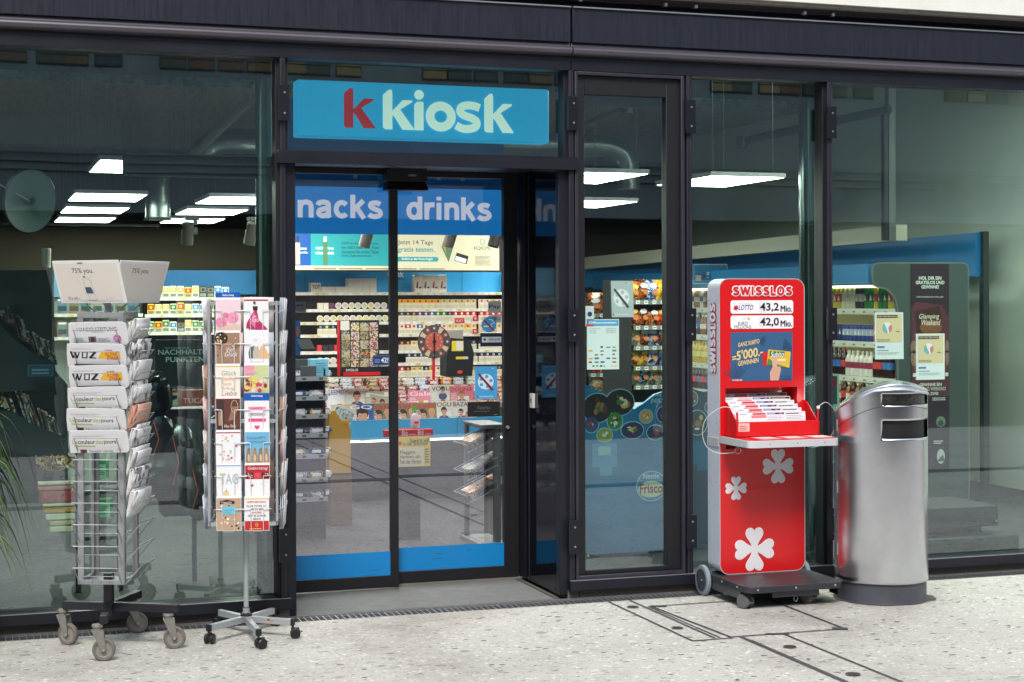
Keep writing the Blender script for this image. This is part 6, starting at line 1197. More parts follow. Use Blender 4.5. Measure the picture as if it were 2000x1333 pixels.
for k in range(4):
    T = FR((0, 0, 0), k * 90)
    def sl(u0, v0, u1, v1, n0=D - .012, n1=D): b.prism(T, [(u0, v0), (u1, v0), (u1, v1), (u0, v1)], n0, n1, galv)
    sl(-Wd, z0 + .021, -Wd + .026, z1 - .026); sl(Wd - .026, z0 + .021, Wd, z1 - .026); sl(-Wd, z1 - .025, Wd, z1); sl(-Wd, z0, Wd, z0 + .02)
    for u in (-.04, .0, .04): b.disc(T, u, z0 + .01, .003, D + .0006, blackp, k=8)
b.prism(FR(), [(-Wd, .0), (Wd, 0)] + [(Wd, .001)], 0, .001, galv) if 0 else None
b.box(-D + .014, -D + .014, z0 + .002, D - .014, D - .014, z0 + .006, galv); b.box(-.012, -.012, z1 - .02, .012, .012, z1 + .06, galv); b.box(-.012, -D + .014, z1 - .024, .012, D - .014, z1 - .0205, galv)
turned(b.build('upright_frame', rack, bevel=.0015), RK)
PZS = [1.475 - .0985 * k for k in range(12)]   # pocket rims
def pocket(k, s):
    T = FR((0, 0, 0), s * 90); z = PZS[k]; b = MB(); n1 = D + .075; n0 = D + .004
    pr = [(-.098, z - .086, n0), (-.100, z - .07, n0 + .012), (-.098, z - .006, n1 - .004), (-.090, z, n1), (.090, z, n1), (.098, z - .006, n1 - .004), (.100, z - .07, n0 + .012), (.098, z - .086, n0)]
    b.tube([(p[0], p[1], p[2]) for p in crom(pr, 3)], .0025, steelw, 6, T); b.tube([(-.085, z - .05, D - .004), (.085, z - .05, D - .004)], .002, steelw, 5, T)
    turned(b.build('wire_pocket', rack), RK)
for k in range(12): pocket(k, 0)
for k in range(12): pocket(k, 1)
# newspapers
def newspaper(face, fold=3, w=.28, h=.115, tint=None):
    "folded broadsheet: rounded fold at the right, layered leaf edges at the top"
    b = MB(); pm_ = tint or M('newsprint', (224, 224, 226), .75, var=.03, vs=10)
    for j in range(fold):
        n0 = .004 * j; hh = h - .004 * (fold - 1 - j) if 0 else h - .003 * j; ww = w - .003 * j
        pr = [(-w / 2 + .003 * j, 0), (w / 2 - .014, 0), (w / 2 - .004, .012), (w / 2 - .001 * j, h * .5), (w / 2 - .006, h - .01 - .002 * j), (w / 2 - .02, hh - .002), (0, hh), (-w / 2 + .01 + .003 * j, hh - .003), (-w / 2 + .002 + .003 * j, h * .5)]
        b.prism(Matrix.Identity(4) @ FR((0, 0, 0)), pr, -n0 - .0032, -n0, pm_)
    T = FR((0, 0, 0)); face(b, T, w, h); return b
def f_handel(b, T, w, h):
    b.text(T, 'HANDELSZEITUNG', -w * .34, h * .60, w * .66, h * .17, .0008, C(96, 100, 108), .002); b.lines(T, -w * .1, h * .54, w * .12, h * .56, 1, .0008, C(160, 160, 164), .7, 1)
    b.lines(T, -w * .42, h * .12, -w * .22, h * .36, 5, .0008, C(150, 150, 154), .4, 2); b.rect(T, -w * .17, h * .14, -w * .04, h * .38, .0008, C(120, 110, 108)); b.disc(T, -w * .1, h * .26, h * .08, .0012, C(70, 50, 50), h * .1); b.lines(T, -w * .02, h * .14, w * .2, h * .34, 4, .0008, C(160, 160, 164), .4, 3); b.disc(T, w * .31, h * .28, h * .16, .001, C(206, 96, 170)); b.lines(T, w * .26, h * .2, w * .36, h * .36, 3, .0016, C(236, 210, 226), .5, 1)
def f_woz(b, T, w, h):
    yl = C(232, 184, 50); b.poly(T, [(w * .02, h * .36), (w * .40, h * .34), (w * .40, h * .68), (w * .1, h * .70)], .0008, yl)
    bk = C(26, 26, 28); s = h * .3; y = h * .36
    def q(x, pts): b.poly(T, [(x + p[0] * s, y + p[1] * s) for p in pts], .0012, bk)
    x = -w * .42
    for a in (0, .42, .62, 1.04): pass
    q(x, [(-.12, 1), (.2, 1), (.34, 0), (.12, 0)]); q(x, [(.14, .0), (.36, .0), (.78, 1), (.6, 1)]); q(x + s * .56, [(-.1, 1), (.14, 1), (.3, 0), (.06, 0)]); q(x + s * .56, [(.08, 0), (.3, 0), (.74, 1), (.6, 1)])
    b.stroke(T, [(x + s * p[0], y + s * p[1]) for p in ((1.5, .09), (2.1, .09), (2.25, .92), (1.62, .92))], s * .2, .0014, bk, True)
    q(x + s * 2.4, [(.1, 1), (1.1, 1), (1.08, .86), (.42, .14), (.98, .14), (.96, 0), (-.02, 0), (0, .14), (.68, .86), (.1, .86)])
    for i, st in enumerate(('KLIMA-', 'STREIK')): b.text(T, st, w * (.15 + .02 * i), h * (.49 - i * .17), w * .2, h * .14, .0016, C(200, 60, 40), .012, .004)
    b.text(T, 'DER', w * .15, h * .66, w * .13, h * .09, .0016, C(200, 60, 40), .01, .003); b.rect(T, -w * .38, 0, w * .36, h * .12, .001, C(96, 98, 100)); b.lines(T, -w * .4, h * .76, w * .0, h * .79, 1, .001, C(170, 170, 172), .5, 5)
def f_coul(b, T, w, h):
    gn = C(166, 190, 90); dk_ = C(50, 52, 56)
    b.text(T, 'La', -w * .44, h * .40, w * .08, h * .17, .0008, gn, .012); b.text(T, 'couleur', -w * .35, h * .395, w * .29, h * .19, .0008, dk_, .006); b.text(T, 'des', -w * .05, h * .39, w * .12, h * .19, .0008, gn, .006); b.text(T, 'jours', w * .08, h * .35, w * .21, h * .22, .0008, dk_, .006)
    b.poly(T, [(-w * .42, h * .29), (-w * .06, h * .27), (-w * .06, h * .31), (-w * .42, h * .33)], .0008, gn); b.rect(T, -w * .33, 0, -w * .22, h * .15, .0008, C(120, 60, 64)); b.disc(T, -w * .27, h * .07, h * .05, .0012, C(60, 40, 44)); b.text(T, 'Devenir viande', -w * .18, h * .03, w * .4, h * .1, .0008, C(110, 112, 116), 0); b.stroke(T, ell(w * .33, h * .06, h * .12, h * .1, 0, 180, 8), .0012, .0008, C(90, 90, 94)); b.lines(T, -w * .42, h * .7, w * .1, h * .8, 2, .0008, C(190, 190, 192), .3, 5)
desc = ['folded newspaper with thin grey masthead and pink dot in the topmost pocket', 'folded newspaper with black and yellow masthead, upper of the two in the rack', 'folded newspaper with black and yellow masthead, lower of the two in the rack', 'folded newspaper with green and grey masthead, highest of the three', 'folded newspaper with green and grey masthead, middle of the three', 'folded newspaper with green and grey masthead, lowest of the three']
for k in range(6):
    b = newspaper((f_handel, f_woz, f_woz, f_coul, f_coul, f_coul)[k], 4)
    o = b.build('newspaper'); T = Matrix.Translation(rack.location) @ Matrix.Rotation(rad(RK), 4, 'Z')
    o.matrix_world = T @ Matrix.Translation(((.004, -.006, .006, 0, -.008, .006)[k], -(D + .020), PZS[k] - .070)) @ Matrix.Rotation(rad((-1, .8, -1.2, -1.5, .6, -.8)[k]), 4, 'Y') @ Matrix.Rotation(rad(22), 4, 'X')
    tag(o, desc[k], 'newspaper', 'newspapers in the front pockets')
def folded(seed, tint):
    "newspaper seen from its end: leaves folded over in a loop"
    r = random.Random(seed); b = MB(); m_ = tint
    for j in range(4):
        top = .115 + r.uniform(-.012, .02); lean = .020 + .011 * j + r.uniform(-.004, .004); pr = []
        for s_ in range(8): t_ = s_ / 7; pr.append((.004 + lean * t_ ** 1.2, top * t_ - (.012 * math.sin(t_ * 3.1) if j % 2 else 0)))
        if j % 2 == 0:
            for s_ in range(1, 6): a = math.pi * s_ / 5; pr.append((.004 + lean + .006 * (1 - math.cos(a)), top + .006 * math.sin(a)))
            pr.append((.004 + lean * .6 + .012, top * .35))
        wd = .105 - .002 * j; vs = []; k = len(pr)
        for (n, z) in pr: vs += [(-wd, -n, z), (wd, -n, z)]
        b.add(vs, [(2 * i, 2 * i + 1, 2 * i + 3, 2 * i + 2) for i in range(k - 1)], m_)
    o = b.build('newspaper'); md = o.modifiers.new('thick', 'SOLIDIFY'); md.thickness = .0022; return o
nm = M('newsprint', (0, 0, 0)); nd = printmat('newsprint_printed', [(226, 226, 228), (232, 232, 234), (214, 214, 216), (120, 120, 124)], 12, .75)
for k in range(9):
    pink = k == 4; o = folded(k + 3, M('salmon_newsprint', (224, 178, 160), .75) if pink else (nd if k % 2 else nm))
    T = Matrix.Translation(rack.location) @ Matrix.Rotation(rad(RK + 90), 4, 'Z')
    o.matrix_world = T @ Matrix.Translation((random.uniform(-.006, .006), -(D + .006), PZS[k] - .078))
    tag(o, 'salmon pink newspaper in a right side pocket of the rack' if pink else '%snewspaper folded in the right side of the rack, %s from the top' % ('' if k % 2 else 'white ', ORD[k]), 'newspaper', 'newspapers in the right pockets')
for k in range(0):
    o = folded(k + 30, nm); T = Matrix.Translation(rack.location) @ Matrix.Rotation(rad(RK - 90), 4, 'Z'); o.matrix_world = T @ Matrix.Translation((0, -(D + .006), PZS[k] - .078))
    tag(o, 'newspaper on the hidden left side of the rack, %s from the top' % ORD[k], 'newspaper', 'newspapers in the left pockets')
# advert boards on top
def topper(ang, full, u0, w, n=.05, tilt=18):
    T = FR((0, 0, 0), ang) @ Matrix.Translation((u0 + w / 2, 0, 0)); b = MB(); h = .205
    Tl = T @ Matrix.Translation((0, 1.598, n)) @ Matrix.Rotation(rad(tilt), 4, 'X')
    b.prism(Tl, [(-w / 2, 0), (w / 2, 0), (w / 2, h), (-w / 2, h)], -.006, 0, M('white_plastic', (226, 226, 224), .4)); 
    b.tube([(-.05, .0, -.004), (-.05, -.06, -.05)], .003, steelw, 6, Tl); b.tube([(.05, .0, -.004), (.05, -.06, -.05)], .003, steelw, 6, Tl)
    o = b.build('header_board', rack, bevel=.001)
    b = MB(); pw = C(226, 224, 220); b.prism(Tl, [(-w / 2 + .014, .012), (w / 2 - .014, .012), (w / 2 - .014, h - .012), (-w / 2 + .014, h - .012)], .0008, .0016, M('poster_warm_white', (222, 214, 204) if full else (226, 226, 228), .55)); n2 = .0022
    b.text(Tl, '75% you.', -.085, h * .68, .125, h * .15, n2, C(60, 60, 62), .0, 0)
    if full:
        b.text(Tl, "It's ok.-", -.140, h * .09, .068, h * .07, n2, C(60, 60, 62), .004)
        bt = [(-.028, .02), (.010, .02), (.004, .06), (.0, .1), (-.008, .118), (-.022, .128), (-.036, .128), (-.044, .118), (-.044, .09)]
        b.stroke(Tl, [(x + .014, y - .004) for x, y in bt], .0012, n2, C(120, 122, 126), True); b.poly(Tl, [(-.026, .048), (.008 + .008, .048), (.006, .078), (-.03, .078)], n2 + .0004, C(60, 84, 110)); b.rect(Tl, -.026, .126, -.016, .132, n2, C(60, 60, 66))
        for a in (-40, -10, 20, 160, 190, 220): b.stroke(Tl, [(-.02 + .034 * math.cos(rad(a)), .115 + .03 * math.sin(rad(a))), (-.02 + .042 * math.cos(rad(a)), .115 + .038 * math.sin(rad(a)))], .001, n2, C(130, 130, 134))
        b.stroke(Tl, [(-.03, .018), (-.018, .013), (-.004, .016), (.014, .013), (.03, .018)], .0014, n2, C(120, 122, 126)); b.lines(Tl, .08, .024, .14, .026, 1, n2, C(150, 150, 150), .6, 2); b.rect(Tl, -.045, h - .0125, -.012, h - .0085, n2 + .001, C(90, 86, 82))
    b.build('paper_poster', o)
topper(-44, True, -.235, .385); topper(46, False, -.045, .36)

# ================================================================== GREETING CARD SPINNER
sc = G(481, 1240); sc.z = 0
spn = TH('card_spinner', 'slim grey revolving stand of greeting cards on a star base with casters', 'card stand', sc)
SR = -13.5
silver = M('silver_paint', (166, 170, 174), .35, .35, var=.05)
tops = [P(0, 0, 0)]
for i, (px, py) in enumerate(((505, 1258), (408, 1250), (571, 1237), (430, 1216), (538, 1214))):
    pass
arms = [(G(505, 1268) - sc), (G(408, 1259) - sc), (G(572, 1247) - sc), Vector((.16, .16, 0)), Vector((-.10, .20, 0))]
for i, d in enumerate(arms):
    d.z = 0; l = max(.20, d.length); a = math.atan2(d.y, d.x); T = Matrix.Rotation(a, 4, 'Z')
    b = MB(); b.box(.02, -.0125, .062, l - .006, .0125, .092, silver, T); o = b.build('base_arm', spn, bevel=.002)
    b = MB(); b.box(l - .0058, -.013, .061, l + .006, .013, .093, blackp, T); b.build('end_cap', o)
    if i == 2: b = MB(); T2 = FR((0, 0, 0), math.degrees(a)); TT = Matrix.Translation((0, 0, 0)) @ T2; [b.rect(TT, .12, .072 + .004 * q, .135, .076 + .004 * q, .0128, C(*c_)) for q, c_ in enumerate(((230, 180, 40), (200, 40, 40), (30, 30, 30)))]; b.lines(TT, .138, .074, .155, .084, 2, .0128, C(110, 110, 110), .4, 1); b.build('maker_sticker', o)
    c = TH('caster', None, None, (d.normalized() * (l - .0)), rad((20, 60, -10, 30, 100)[i])); c.parent = spn
    b = MB(); 
    for s_ in (-1, 1): b.lathe([(0, s_ * .006), (.022, s_ * .006), (.0245, s_ * .009), (.0245, s_ * .019), (.020, s_ * .023), (0, s_ * .024)], blackp, 20, Matrix.Translation((.012, 0, .0245)), axis='y')
    b.build('wheel', c); b = MB(); b.box(-.008, -.0055, .02, .03, .0055, .052, blackp); b.lathe([(0, .064), (.006, .064), (.006, .045), (0, .045)], blackp, 10); b.box(.03, -.012, .03, .046, .012, .034, blackp); b.build('fork', c, bevel=.001)
b = MB(); b.lathe([(.0, .055), (.027, .055), (.028, .1), (.022, .106), (.0, .106)], blackp, 16); b.build('base_hub', spn)
b = MB(); b.lathe([(.0165, .106), (.0165, .125), (.0175, .126), (.0175, .13), (.0125, .132), (.0125, .51), (.015, .51), (.015, .545)], silver, 16); b.lathe([(.017, .128), (.0172, .134)], blackp, 16); b.build('pole', spn)
sw, sz0, sz1 = .158, .545, 1.605; b = MB()
for sx_ in (-1, 1):
    for sy in (-1, 1): b.box(sx_ * sw - .006, sy * sw - .006, sz0 + .02, sx_ * sw + .006, sy * sw + .006, sz1 + .0, silver)
for z in (sz0, 1.03, sz1 - .02):
    for sy in (-1, 1): b.box(-sw + .0065, sy * sw - .008, z + .0, sw - .0065, sy * sw + .004, z + .018, silver); b.box(sy * sw - .008, -sw + .0065, z, sy * sw + .004, sw - .0065, z + .018, silver)
b.box(-sw + .007, -sw + .007, sz0 + .001, sw - .007, sw - .007, sz0 + .005, silver); b.lathe([(.012, sz0), (.012, sz1)], silver, 12)
turned(b.build('upright_frame', spn, bevel=.001), SR)
crow = [1.607 - .002 - .1555 * k for k in range(7)]   # tops of the card rows
white_wire = M('white_wire', (214, 216, 218), .4, .2)
for s_ in range(4):
    T = FR((0, 0, 0), s_ * 90)
    for k in range(7):
        zt = crow[k]; b = MB()
        for u in (-.0665, .0665):
            zr_ = zt - .045; n1 = sw + .034; n0 = sw + .002
            b.tube([(u - .060, zr_ - .012, n0), (u - .066, zr_, n1 - .01), (u - .055, zr_ + .002, n1), (u - .03, zr_, n1)], .0019, white_wire, 5, T); b.tube([(u + .060, zr_ - .012, n0), (u + .066, zr_, n1 - .01), (u + .055, zr_ + .002, n1), (u + .03, zr_, n1)], .0019, white_wire, 5, T)
            b.tube([(u - .03, zr_, n1), (u - .028, zr_ - .1, n1 - .018), (u - .02, zr_ - .108, n0 + .006), (u + .02, zr_ - .108, n0 + .006), (u + .028, zr_ - .1, n1 - .018), (u + .03, zr_, n1)], .0019, white_wire, 5, T)
        b.tube([(-.02, zt - .045, sw + .034), (.02, zt - .045, sw + .034)], .0019, white_wire, 5, T); turned(b.build('wire_pocket', spn), SR)
CW, CH = .116, .160
def card(face, edge=None, base=white):
    b = MB(); T = FR((0, 0, 0))
    for j in range(3): b.box(-CW / 2 + .001 * j, .0005 + .004 * j, 0, CW / 2 - .001 * j, .0035 + .004 * j, CH + .003 * j, base if j == 0 else (edge or white))
    b.rect(T, -CW / 2 + .003, .003, CW / 2 - .003, CH - .003, .0001, base); face(b, T); return b.build('greeting_card')
def hrt(cx_, cy_, s): return [(cx_ + s * .06 * 16 * math.sin(t) ** 3, cy_ + s * .06 * (13 * math.cos(t) - 5 * math.cos(2 * t) - 2 * math.cos(3 * t) - math.cos(4 * t))) for t in [2 * math.pi * i / 22 for i in range(22)]]
def rose(b, T, u, v, r, n, c0, c1):
    b.poly(T, ell(u, v, r, r * .9, n=14), n, c0)
    for i in range(3): b.stroke(T, ell(u, v, r * (.75 - .22 * i), r * (.66 - .2 * i), 30 * i, 270 + 30 * i, 12), r * .09, n + .0004 + i * .0002, c1)
def fa(b, T):
    b.rect(T, -.055, .004, .055, .156, .0003, C(232, 206, 216)); b.rect(T, -.055, .004, .055, .04, .0005, C(214, 188, 176)); b.text(T, 'Geburtstag', -.03, .115, .06, .014, .0008, C(240, 224, 230)); rose(b, T, -.032, .05, .026, .001, C(226, 120, 160), C(240, 170, 196)); rose(b, T, .02, .07, .028, .001, C(232, 130, 166), C(246, 186, 206)); rose(b, T, -.012, .084, .014, .002, C(220, 110, 150), C(240, 170, 196))
def fb(b, T):
    b.rect(T, -.055, .004, .055, .156, .0003, C(158, 124, 100)); b.disc(T, -.03, .13, .03, .0006, C(40, 30, 34))
    r = random.Random(4)
    for i in range(26): b.disc(T, -.03 + r.uniform(-.024, .024), .13 + r.uniform(-.02, .02), .004, .001 + i * .00003, C(*r.choice([(230, 220, 210), (200, 90, 120), (100, 60, 50), (220, 200, 80)])), k=6)
    for i in range(30): b.disc(T, r.uniform(-.05, .05), r.uniform(.01, .15), r.uniform(.001, .004), .001 + i * .00003, C(*r.choice([(230, 210, 190), (120, 80, 60), (200, 100, 90), (90, 70, 60)])), k=6)
    b.text(T, 'Viel', -.012, .068, .035, .02, .0022, white, .0, .006); b.text(T, 'Glück', -.018, .044, .06, .024, .0022, white, .0, .006); b.lines(T, -.025, .10, .02, .108, 2, .0022, white, .3, 4)
def fc(b, T):
    b.rect(T, -.056, .003, .056, .157, .0003, C(236, 228, 214)); b.rect(T, -.056, .152, .056, .157, .0005, C(220, 180, 90))
    for i, (s, c_, w_) in enumerate((('Glück', (110, 150, 130), .07), ('Gesundheit', (200, 120, 110), .06), ('Freude', (220, 160, 90), .045), ('Erfolg', (120, 170, 170), .06), ('Liebe', (160, 60, 60), .07))): b.text(T, s, -.03, .112 - i * .024, w_, .017 if i not in (0, 4) else .022, .0007, C(*c_), 0, .004)
def fd(b, T):
    b.rect(T, -.056, .003, .056, .157, .0003, C(96, 54, 48)); b.rect(T, -.056, .152, .056, .157, .0005, C(120, 20, 30)); b.rect(T, -.05, .003, -.018, .15, .0006, C(60, 44, 40)); b.poly(T, [(.0, .05), (.02, .12), (.05, .12), (.03, .06)], .0006, C(150, 110, 90))
    b.stroke(T, ell(.03, .12, .016, .03, n=14), .002, .001, C(220, 190, 150), True); b.stroke(T, [(.03, .09), (.026, .03), (.01, .03)], .002, .001, C(220, 190, 150)); b.rect(T, -.045, .03, -.025, .1, .001, C(170, 140, 110)); b.text(T, 'Alles Gute', -.02, .02, .055, .014, .0012, C(230, 220, 200))
def fe(b, T):
    b.rect(T, -.056, .152, .056, .157, .0005, C(160, 30, 50)); r = random.Random(8)
    for i in range(22): b.poly(T, hrt(r.uniform(-.045, .045), r.uniform(.02, .145), r.uniform(.003, .007)), .0006, C(*r.choice([(220, 90, 100), (226, 180, 120), (150, 190, 170), (230, 140, 150), (180, 180, 180)])))
def ff(b, T):
    b.rect(T, -.056, .152, .056, .157, .0005, C(120, 170, 210)); b.text(T, 'TAG', -.04, .066, .084, .05, .0006, C(170, 180, 200), .012); b.rect(T, -.026, .01, .0, .03, .0006, C(226, 200, 150)); b.rect(T, -.02, .03, -.005, .036, .0008, C(150, 190, 170)); b.rect(T, -.014, .036, -.011, .046, .0008, C(220, 120, 90)); b.text(T, 'T', -.042, .064, .026, .054, .0012, C(180, 196, 150), .012)
def fg(b, T):
    b.rect(T, -.056, .003, .056, .157, .0003, C(188, 156, 130)); r = random.Random(9); b.poly(T, [(-.042, .128), (-.01, .136), (.026, .128), (.028, .142), (-.008, .150), (-.04, .143)], .0006, C(30, 28, 28)); b.text(T, 'Happy Day', -.035, .133, .05, .009, .001, white, 0, .001)
    b.rect(T, -.034, .08, .036, .118, .0014, C(110, 190, 214)); b.lines(T, -.02, .088, .02, .108, 2, .0018, C(90, 160, 190), .4, 2)
    for i in range(30): b.disc(T, r.uniform(-.048, .048), r.uniform(.012, .125), r.uniform(.0015, .006), .0008 + i * .00002, C(*r.choice([(240, 236, 230), (40, 36, 34), (60, 50, 46), (230, 225, 215)])), k=8)
def fh(b, T):
    b.rect(T, -.056, .150, .056, .157, .0005, C(170, 30, 60)); b.poly(T, [(-.01, .105), (-.045, .045), (-.048, .02), (.0, .012), (.052, .008), (.05, .02), (.012, .06), (.004, .105)], .0006, C(180, 40, 100)); b.poly(T, [(-.01, .105), (-.03, .05), (-.006, .02), (.0, .06)], .001, C(220, 110, 160)); b.poly(T, [(-.014, .105), (.006, .105), (.008, .125), (-.016, .125)], .001, C(40, 36, 40)); b.disc(T, -.006, .137, .007, .001, C(210, 170, 150)); b.disc(T, -.008, .142, .006, .0014, C(60, 40, 36)); b.text(T, 'Gu', -.02, .05, .03, .03, .0016, C(240, 226, 210), 0, .006); b.text(T, '25', -.036, .012, .02, .014, .002, C(90, 90, 94), 0)
def fi(b, T):
    for i, (u, c_) in enumerate(((-.022, (96, 98, 104)), (-.002, (190, 180, 170)), (.028, (224, 180, 130)))): b.poly(T, [(u - .014, .032), (u - .016, .06), (u - .010, .085), (u - .008, .096), (u - .003, .088), (u + .003, .088), (u + .008, .096), (u + .012, .08), (u + .022 + .004 * i, .05), (u + .022 + .006 * i, .034)], .0006 + i * .0003, C(*c_))
    b.stroke(T, hrt(-.005, .118, .007), .0008, .0008, C(150, 150, 150), True); b.lines(T, -.03, .016, .03, .02, 1, .0008, C(170, 170, 172), .4, 2)
def fj(b, T):
    b.rect(T, -.056, .02, .056, .157, .0003, C(196, 206, 150)); b.rect(T, -.056, .11, -.01, .157, .0005, C(224, 150, 170)); r = random.Random(6)
    for i in range(18): u, v = r.uniform(-.05, .05), r.uniform(.02, .095); b.poly(T, ell(u, v, r.uniform(.008, .016), r.uniform(.008, .014), n=8), .0008 + i * .0001, C(*r.choice([(210, 60, 110), (240, 220, 200), (160, 30, 50), (230, 200, 100), (236, 160, 180)])))
    b.text(T, 'Liebe', -.05, .12, .05, .02, .003, C(240, 200, 210), 0, .004)
def fk(b, T):
    for i, (s, c_) in enumerate((('HAPPY', (206, 60, 120)), ('BIRTHDAY', (120, 120, 124)), ('TO YOU', (206, 60, 120)))): b.rect(T, -.04, .116 - i * .028, .042, .132 - i * .028, .0006, C(*((232, 150, 186), (200, 196, 200), (230, 90, 150))[i])); b.text(T, s, -.028, .119 - i * .028, .056, .010, .001, C(*c_), .01)
    b.poly(T, hrt(.0, .034, .013), .0008, C(220, 60, 130))
def fl(b, T):
    b.rect(T, -.056, .003, .056, .157, .0003, C(110, 176, 210)); b.text(T, 'HAAAPPY', -.046, .122, .088, .014, .0008, C(60, 130, 170), .012); b.text(T, 'BÖRSDEE', -.036, .104, .076, .014, .0008, C(60, 130, 170), .012)
    for i, u in enumerate((-.04, -.012, .016, .042)):
        fur = C(*((150, 116, 86), (166, 130, 96))[i % 2]); b.poly(T, [(u - .013, .003), (u - .012, .04), (u - .008, .062), (u - .006, .078), (u, .084), (u + .006, .078), (u + .008, .062), (u + .013, .04), (u + .014, .003)], .001 + i * .0002, fur); b.poly(T, ell(u, .034, .006, .02, n=10), .0022, C(206, 180, 150)); [b.disc(T, u + e * .003, .073, .0016, .0024, C(40, 28, 24), k=6) for e in (-1, 1)]
def fm_(b, T):
    b.rect(T, -.056, .09, .056, .157, .0004, C(176, 40, 50)); b.text(T, 'Geburtstag', -.046, .132, .092, .018, .0008, white, 0, .004)
    for i in range(3): b.rect(T, -.05 + i * .036, .094, -.019 + i * .036, .122, .0008, C(*((90, 20, 30), (206, 70, 80), (70, 20, 30))[i]))
    b.poly(T, hrt(.002, .109, .008), .0012, C(230, 80, 90)); r = random.Random(3); [b.disc(T, r.choice((-.034, .038)) + r.uniform(-.012, .012), .108 + r.uniform(-.01, .01), .003, .0012 + q * .00004, C(*r.choice([(230, 190, 180), (180, 60, 70)])), k=6) for q in range(20)]; b.poly(T, hrt(-.026, .06, .009), .0008, C(190, 50, 60)); b.stroke(T, [(.01, .07), (.04, .055)], .0008, .0006, C(170, 170, 170))
def fn(b, T):
    b.rect(T, -.056, .152, .056, .157, .0005, C(230, 196, 70)); b.rect(T, -.056, .003, .056, .048, .0005, C(190, 34, 40))
    for i, (s, c_, w_) in enumerate((('HAPPY BIRTHDAY', (180, 40, 50), .09), ('BLEIB IMMER SO', (110, 50, 50), .09), ('WIE DU BIST.', (60, 56, 60), .068), ('ANDERE', (190, 50, 60), .045), ('GIBT ES SCHON', (60, 56, 60), .085), ('GENUG', (60, 56, 60), .036))): b.text(T, s, -w_ / 2, .134 - i * .0155 - (.004 if i else 0), w_, .010, .0008, C(*c_), .016)
    b.poly(T, ell(.0, .03, .009, .012, n=10), .001, C(200, 120, 60)); b.stroke(T, [(-.01, .044), (.0, .034), (.01, .045)], .002, .0012, C(120, 90, 50)); b.lines(T, -.035, .008, .035, .014, 1, .001, C(230, 170, 120), .8, 2)
fronts = [[(fa, 'pink rose card in the top left pocket of the spinner'), (fb, 'brown card with sprinkles and white script below the rose card'), (fc, 'cream card with pastel handwriting, third down on the left'), (fd, 'dark brown card with a wine glass, fourth down on the left'), (fe, 'white card strewn with tiny hearts, fifth down on the left'), (ff, 'white card with large pale TAG letters, sixth down on the left'), (fg, 'kraft paper card with a turquoise tag, lowest on the left')],
          [(fh, 'white card of a lady in a magenta gown, top right pocket'), (fi, 'white card with three little cats, second down on the right'), (fj, 'card with pink and cream flowers above the lower blue tab'), (fk, 'white card with pink bands and a heart, fourth down on the right'), (fl, 'light blue card with four brown animals, fifth down on the right'), (fm_, 'red and white Geburtstag card with hearts, sixth down on the right'), (fn, 'white and red card with capital lettering, lowest on the right')]]
SM = Matrix.Translation(sc) @ Matrix.Rotation(rad(SR), 4, 'Z')
for col in (0, 1):
    for k in range(7):
        o = card(*((fronts[col][k][0],)))
        drop = .012 if (col == 1 and k == 3) else 0
        o.matrix_world = SM @ Matrix.Translation(((-.0665, .0665)[col] + random.uniform(-.002, .002), -(sw + .015), crow[k] - .148 - drop + random.uniform(-.002, .002))) @ Matrix.Rotation(rad(7), 4, 'X')
        tag(o, fronts[col][k][1], 'greeting card', 'greeting cards facing the street')
for i, (u, z) in enumerate(((-.0665, 1.620), (.0665, crow[3] + .0))):
    b = MB(); T = FR((0, 0, 0)); b.box(-CW / 2, 0, 0, CW / 2, .002, .05, M('tab_blue', (10, 84, 170), .4)); b.text(T, 'Geburtstag', -.027, .03, .054, .013, .0008, white, .014); o = b.build('divider_tab'); o.matrix_world = SM @ Matrix.Translation((u, -(sw + .016) - (.0 if i == 0 else .014), z - (.024 if i == 0 else .016))) @ Matrix.Rotation(rad(5), 4, 'X')
    tag(o, ('blue Geburtstag tab above the rose card at the top of the spinner', 'blue Geburtstag tab between the flower card and the pink banded card')[i], 'divider tab', 'blue tabs in the card spinner')
sidec = [C(206, 210, 220), C(180, 190, 206), C(214, 206, 206), C(200, 170, 150), C(226, 226, 228), C(196, 206, 214), C(220, 190, 190)]
for s_ in (1, 2, 3):
    for k in range(7):
        for cidx in (0, 1):
            b = MB(); cc = sidec[(k * 3 + s_ + cidx) % 7]; r = random.Random(k * 9 + s_)
            for j in range(5): a = r.uniform(-.01, .012) + j * .002; b.add([(-CW / 2, -.002 - j * .004, 0), (CW / 2, -.002 - j * .004, 0), (CW / 2, -.003 - j * .003 - a * .4 - .008, CH + r.uniform(-.006, .006)), (-CW / 2, -.003 - j * .003 - a * .4 - .008, CH + r.uniform(-.006, .006))], [(0, 1, 2, 3)], cc if j < 4 else white)
            o = b.build('greeting_card'); md = o.modifiers.new('thick', 'SOLIDIFY'); md.thickness = .0012
            o.matrix_world = SM @ Matrix.Rotation(rad(s_ * 90), 4, 'Z') @ Matrix.Translation(((-.0665, .0665)[cidx], -(sw + .008), crow[k] - .15 + r.uniform(-.004, .006)))
            tag(o, 'cards in the %s side of the spinner, %s row down, %s column' % (('', 'right', 'rear', 'left')[s_], ORD[k], ('near', 'far')[(cidx + (s_ == 1)) % 2 if s_ != 1 else cidx]), 'greeting card', 'greeting cards on the other faces')

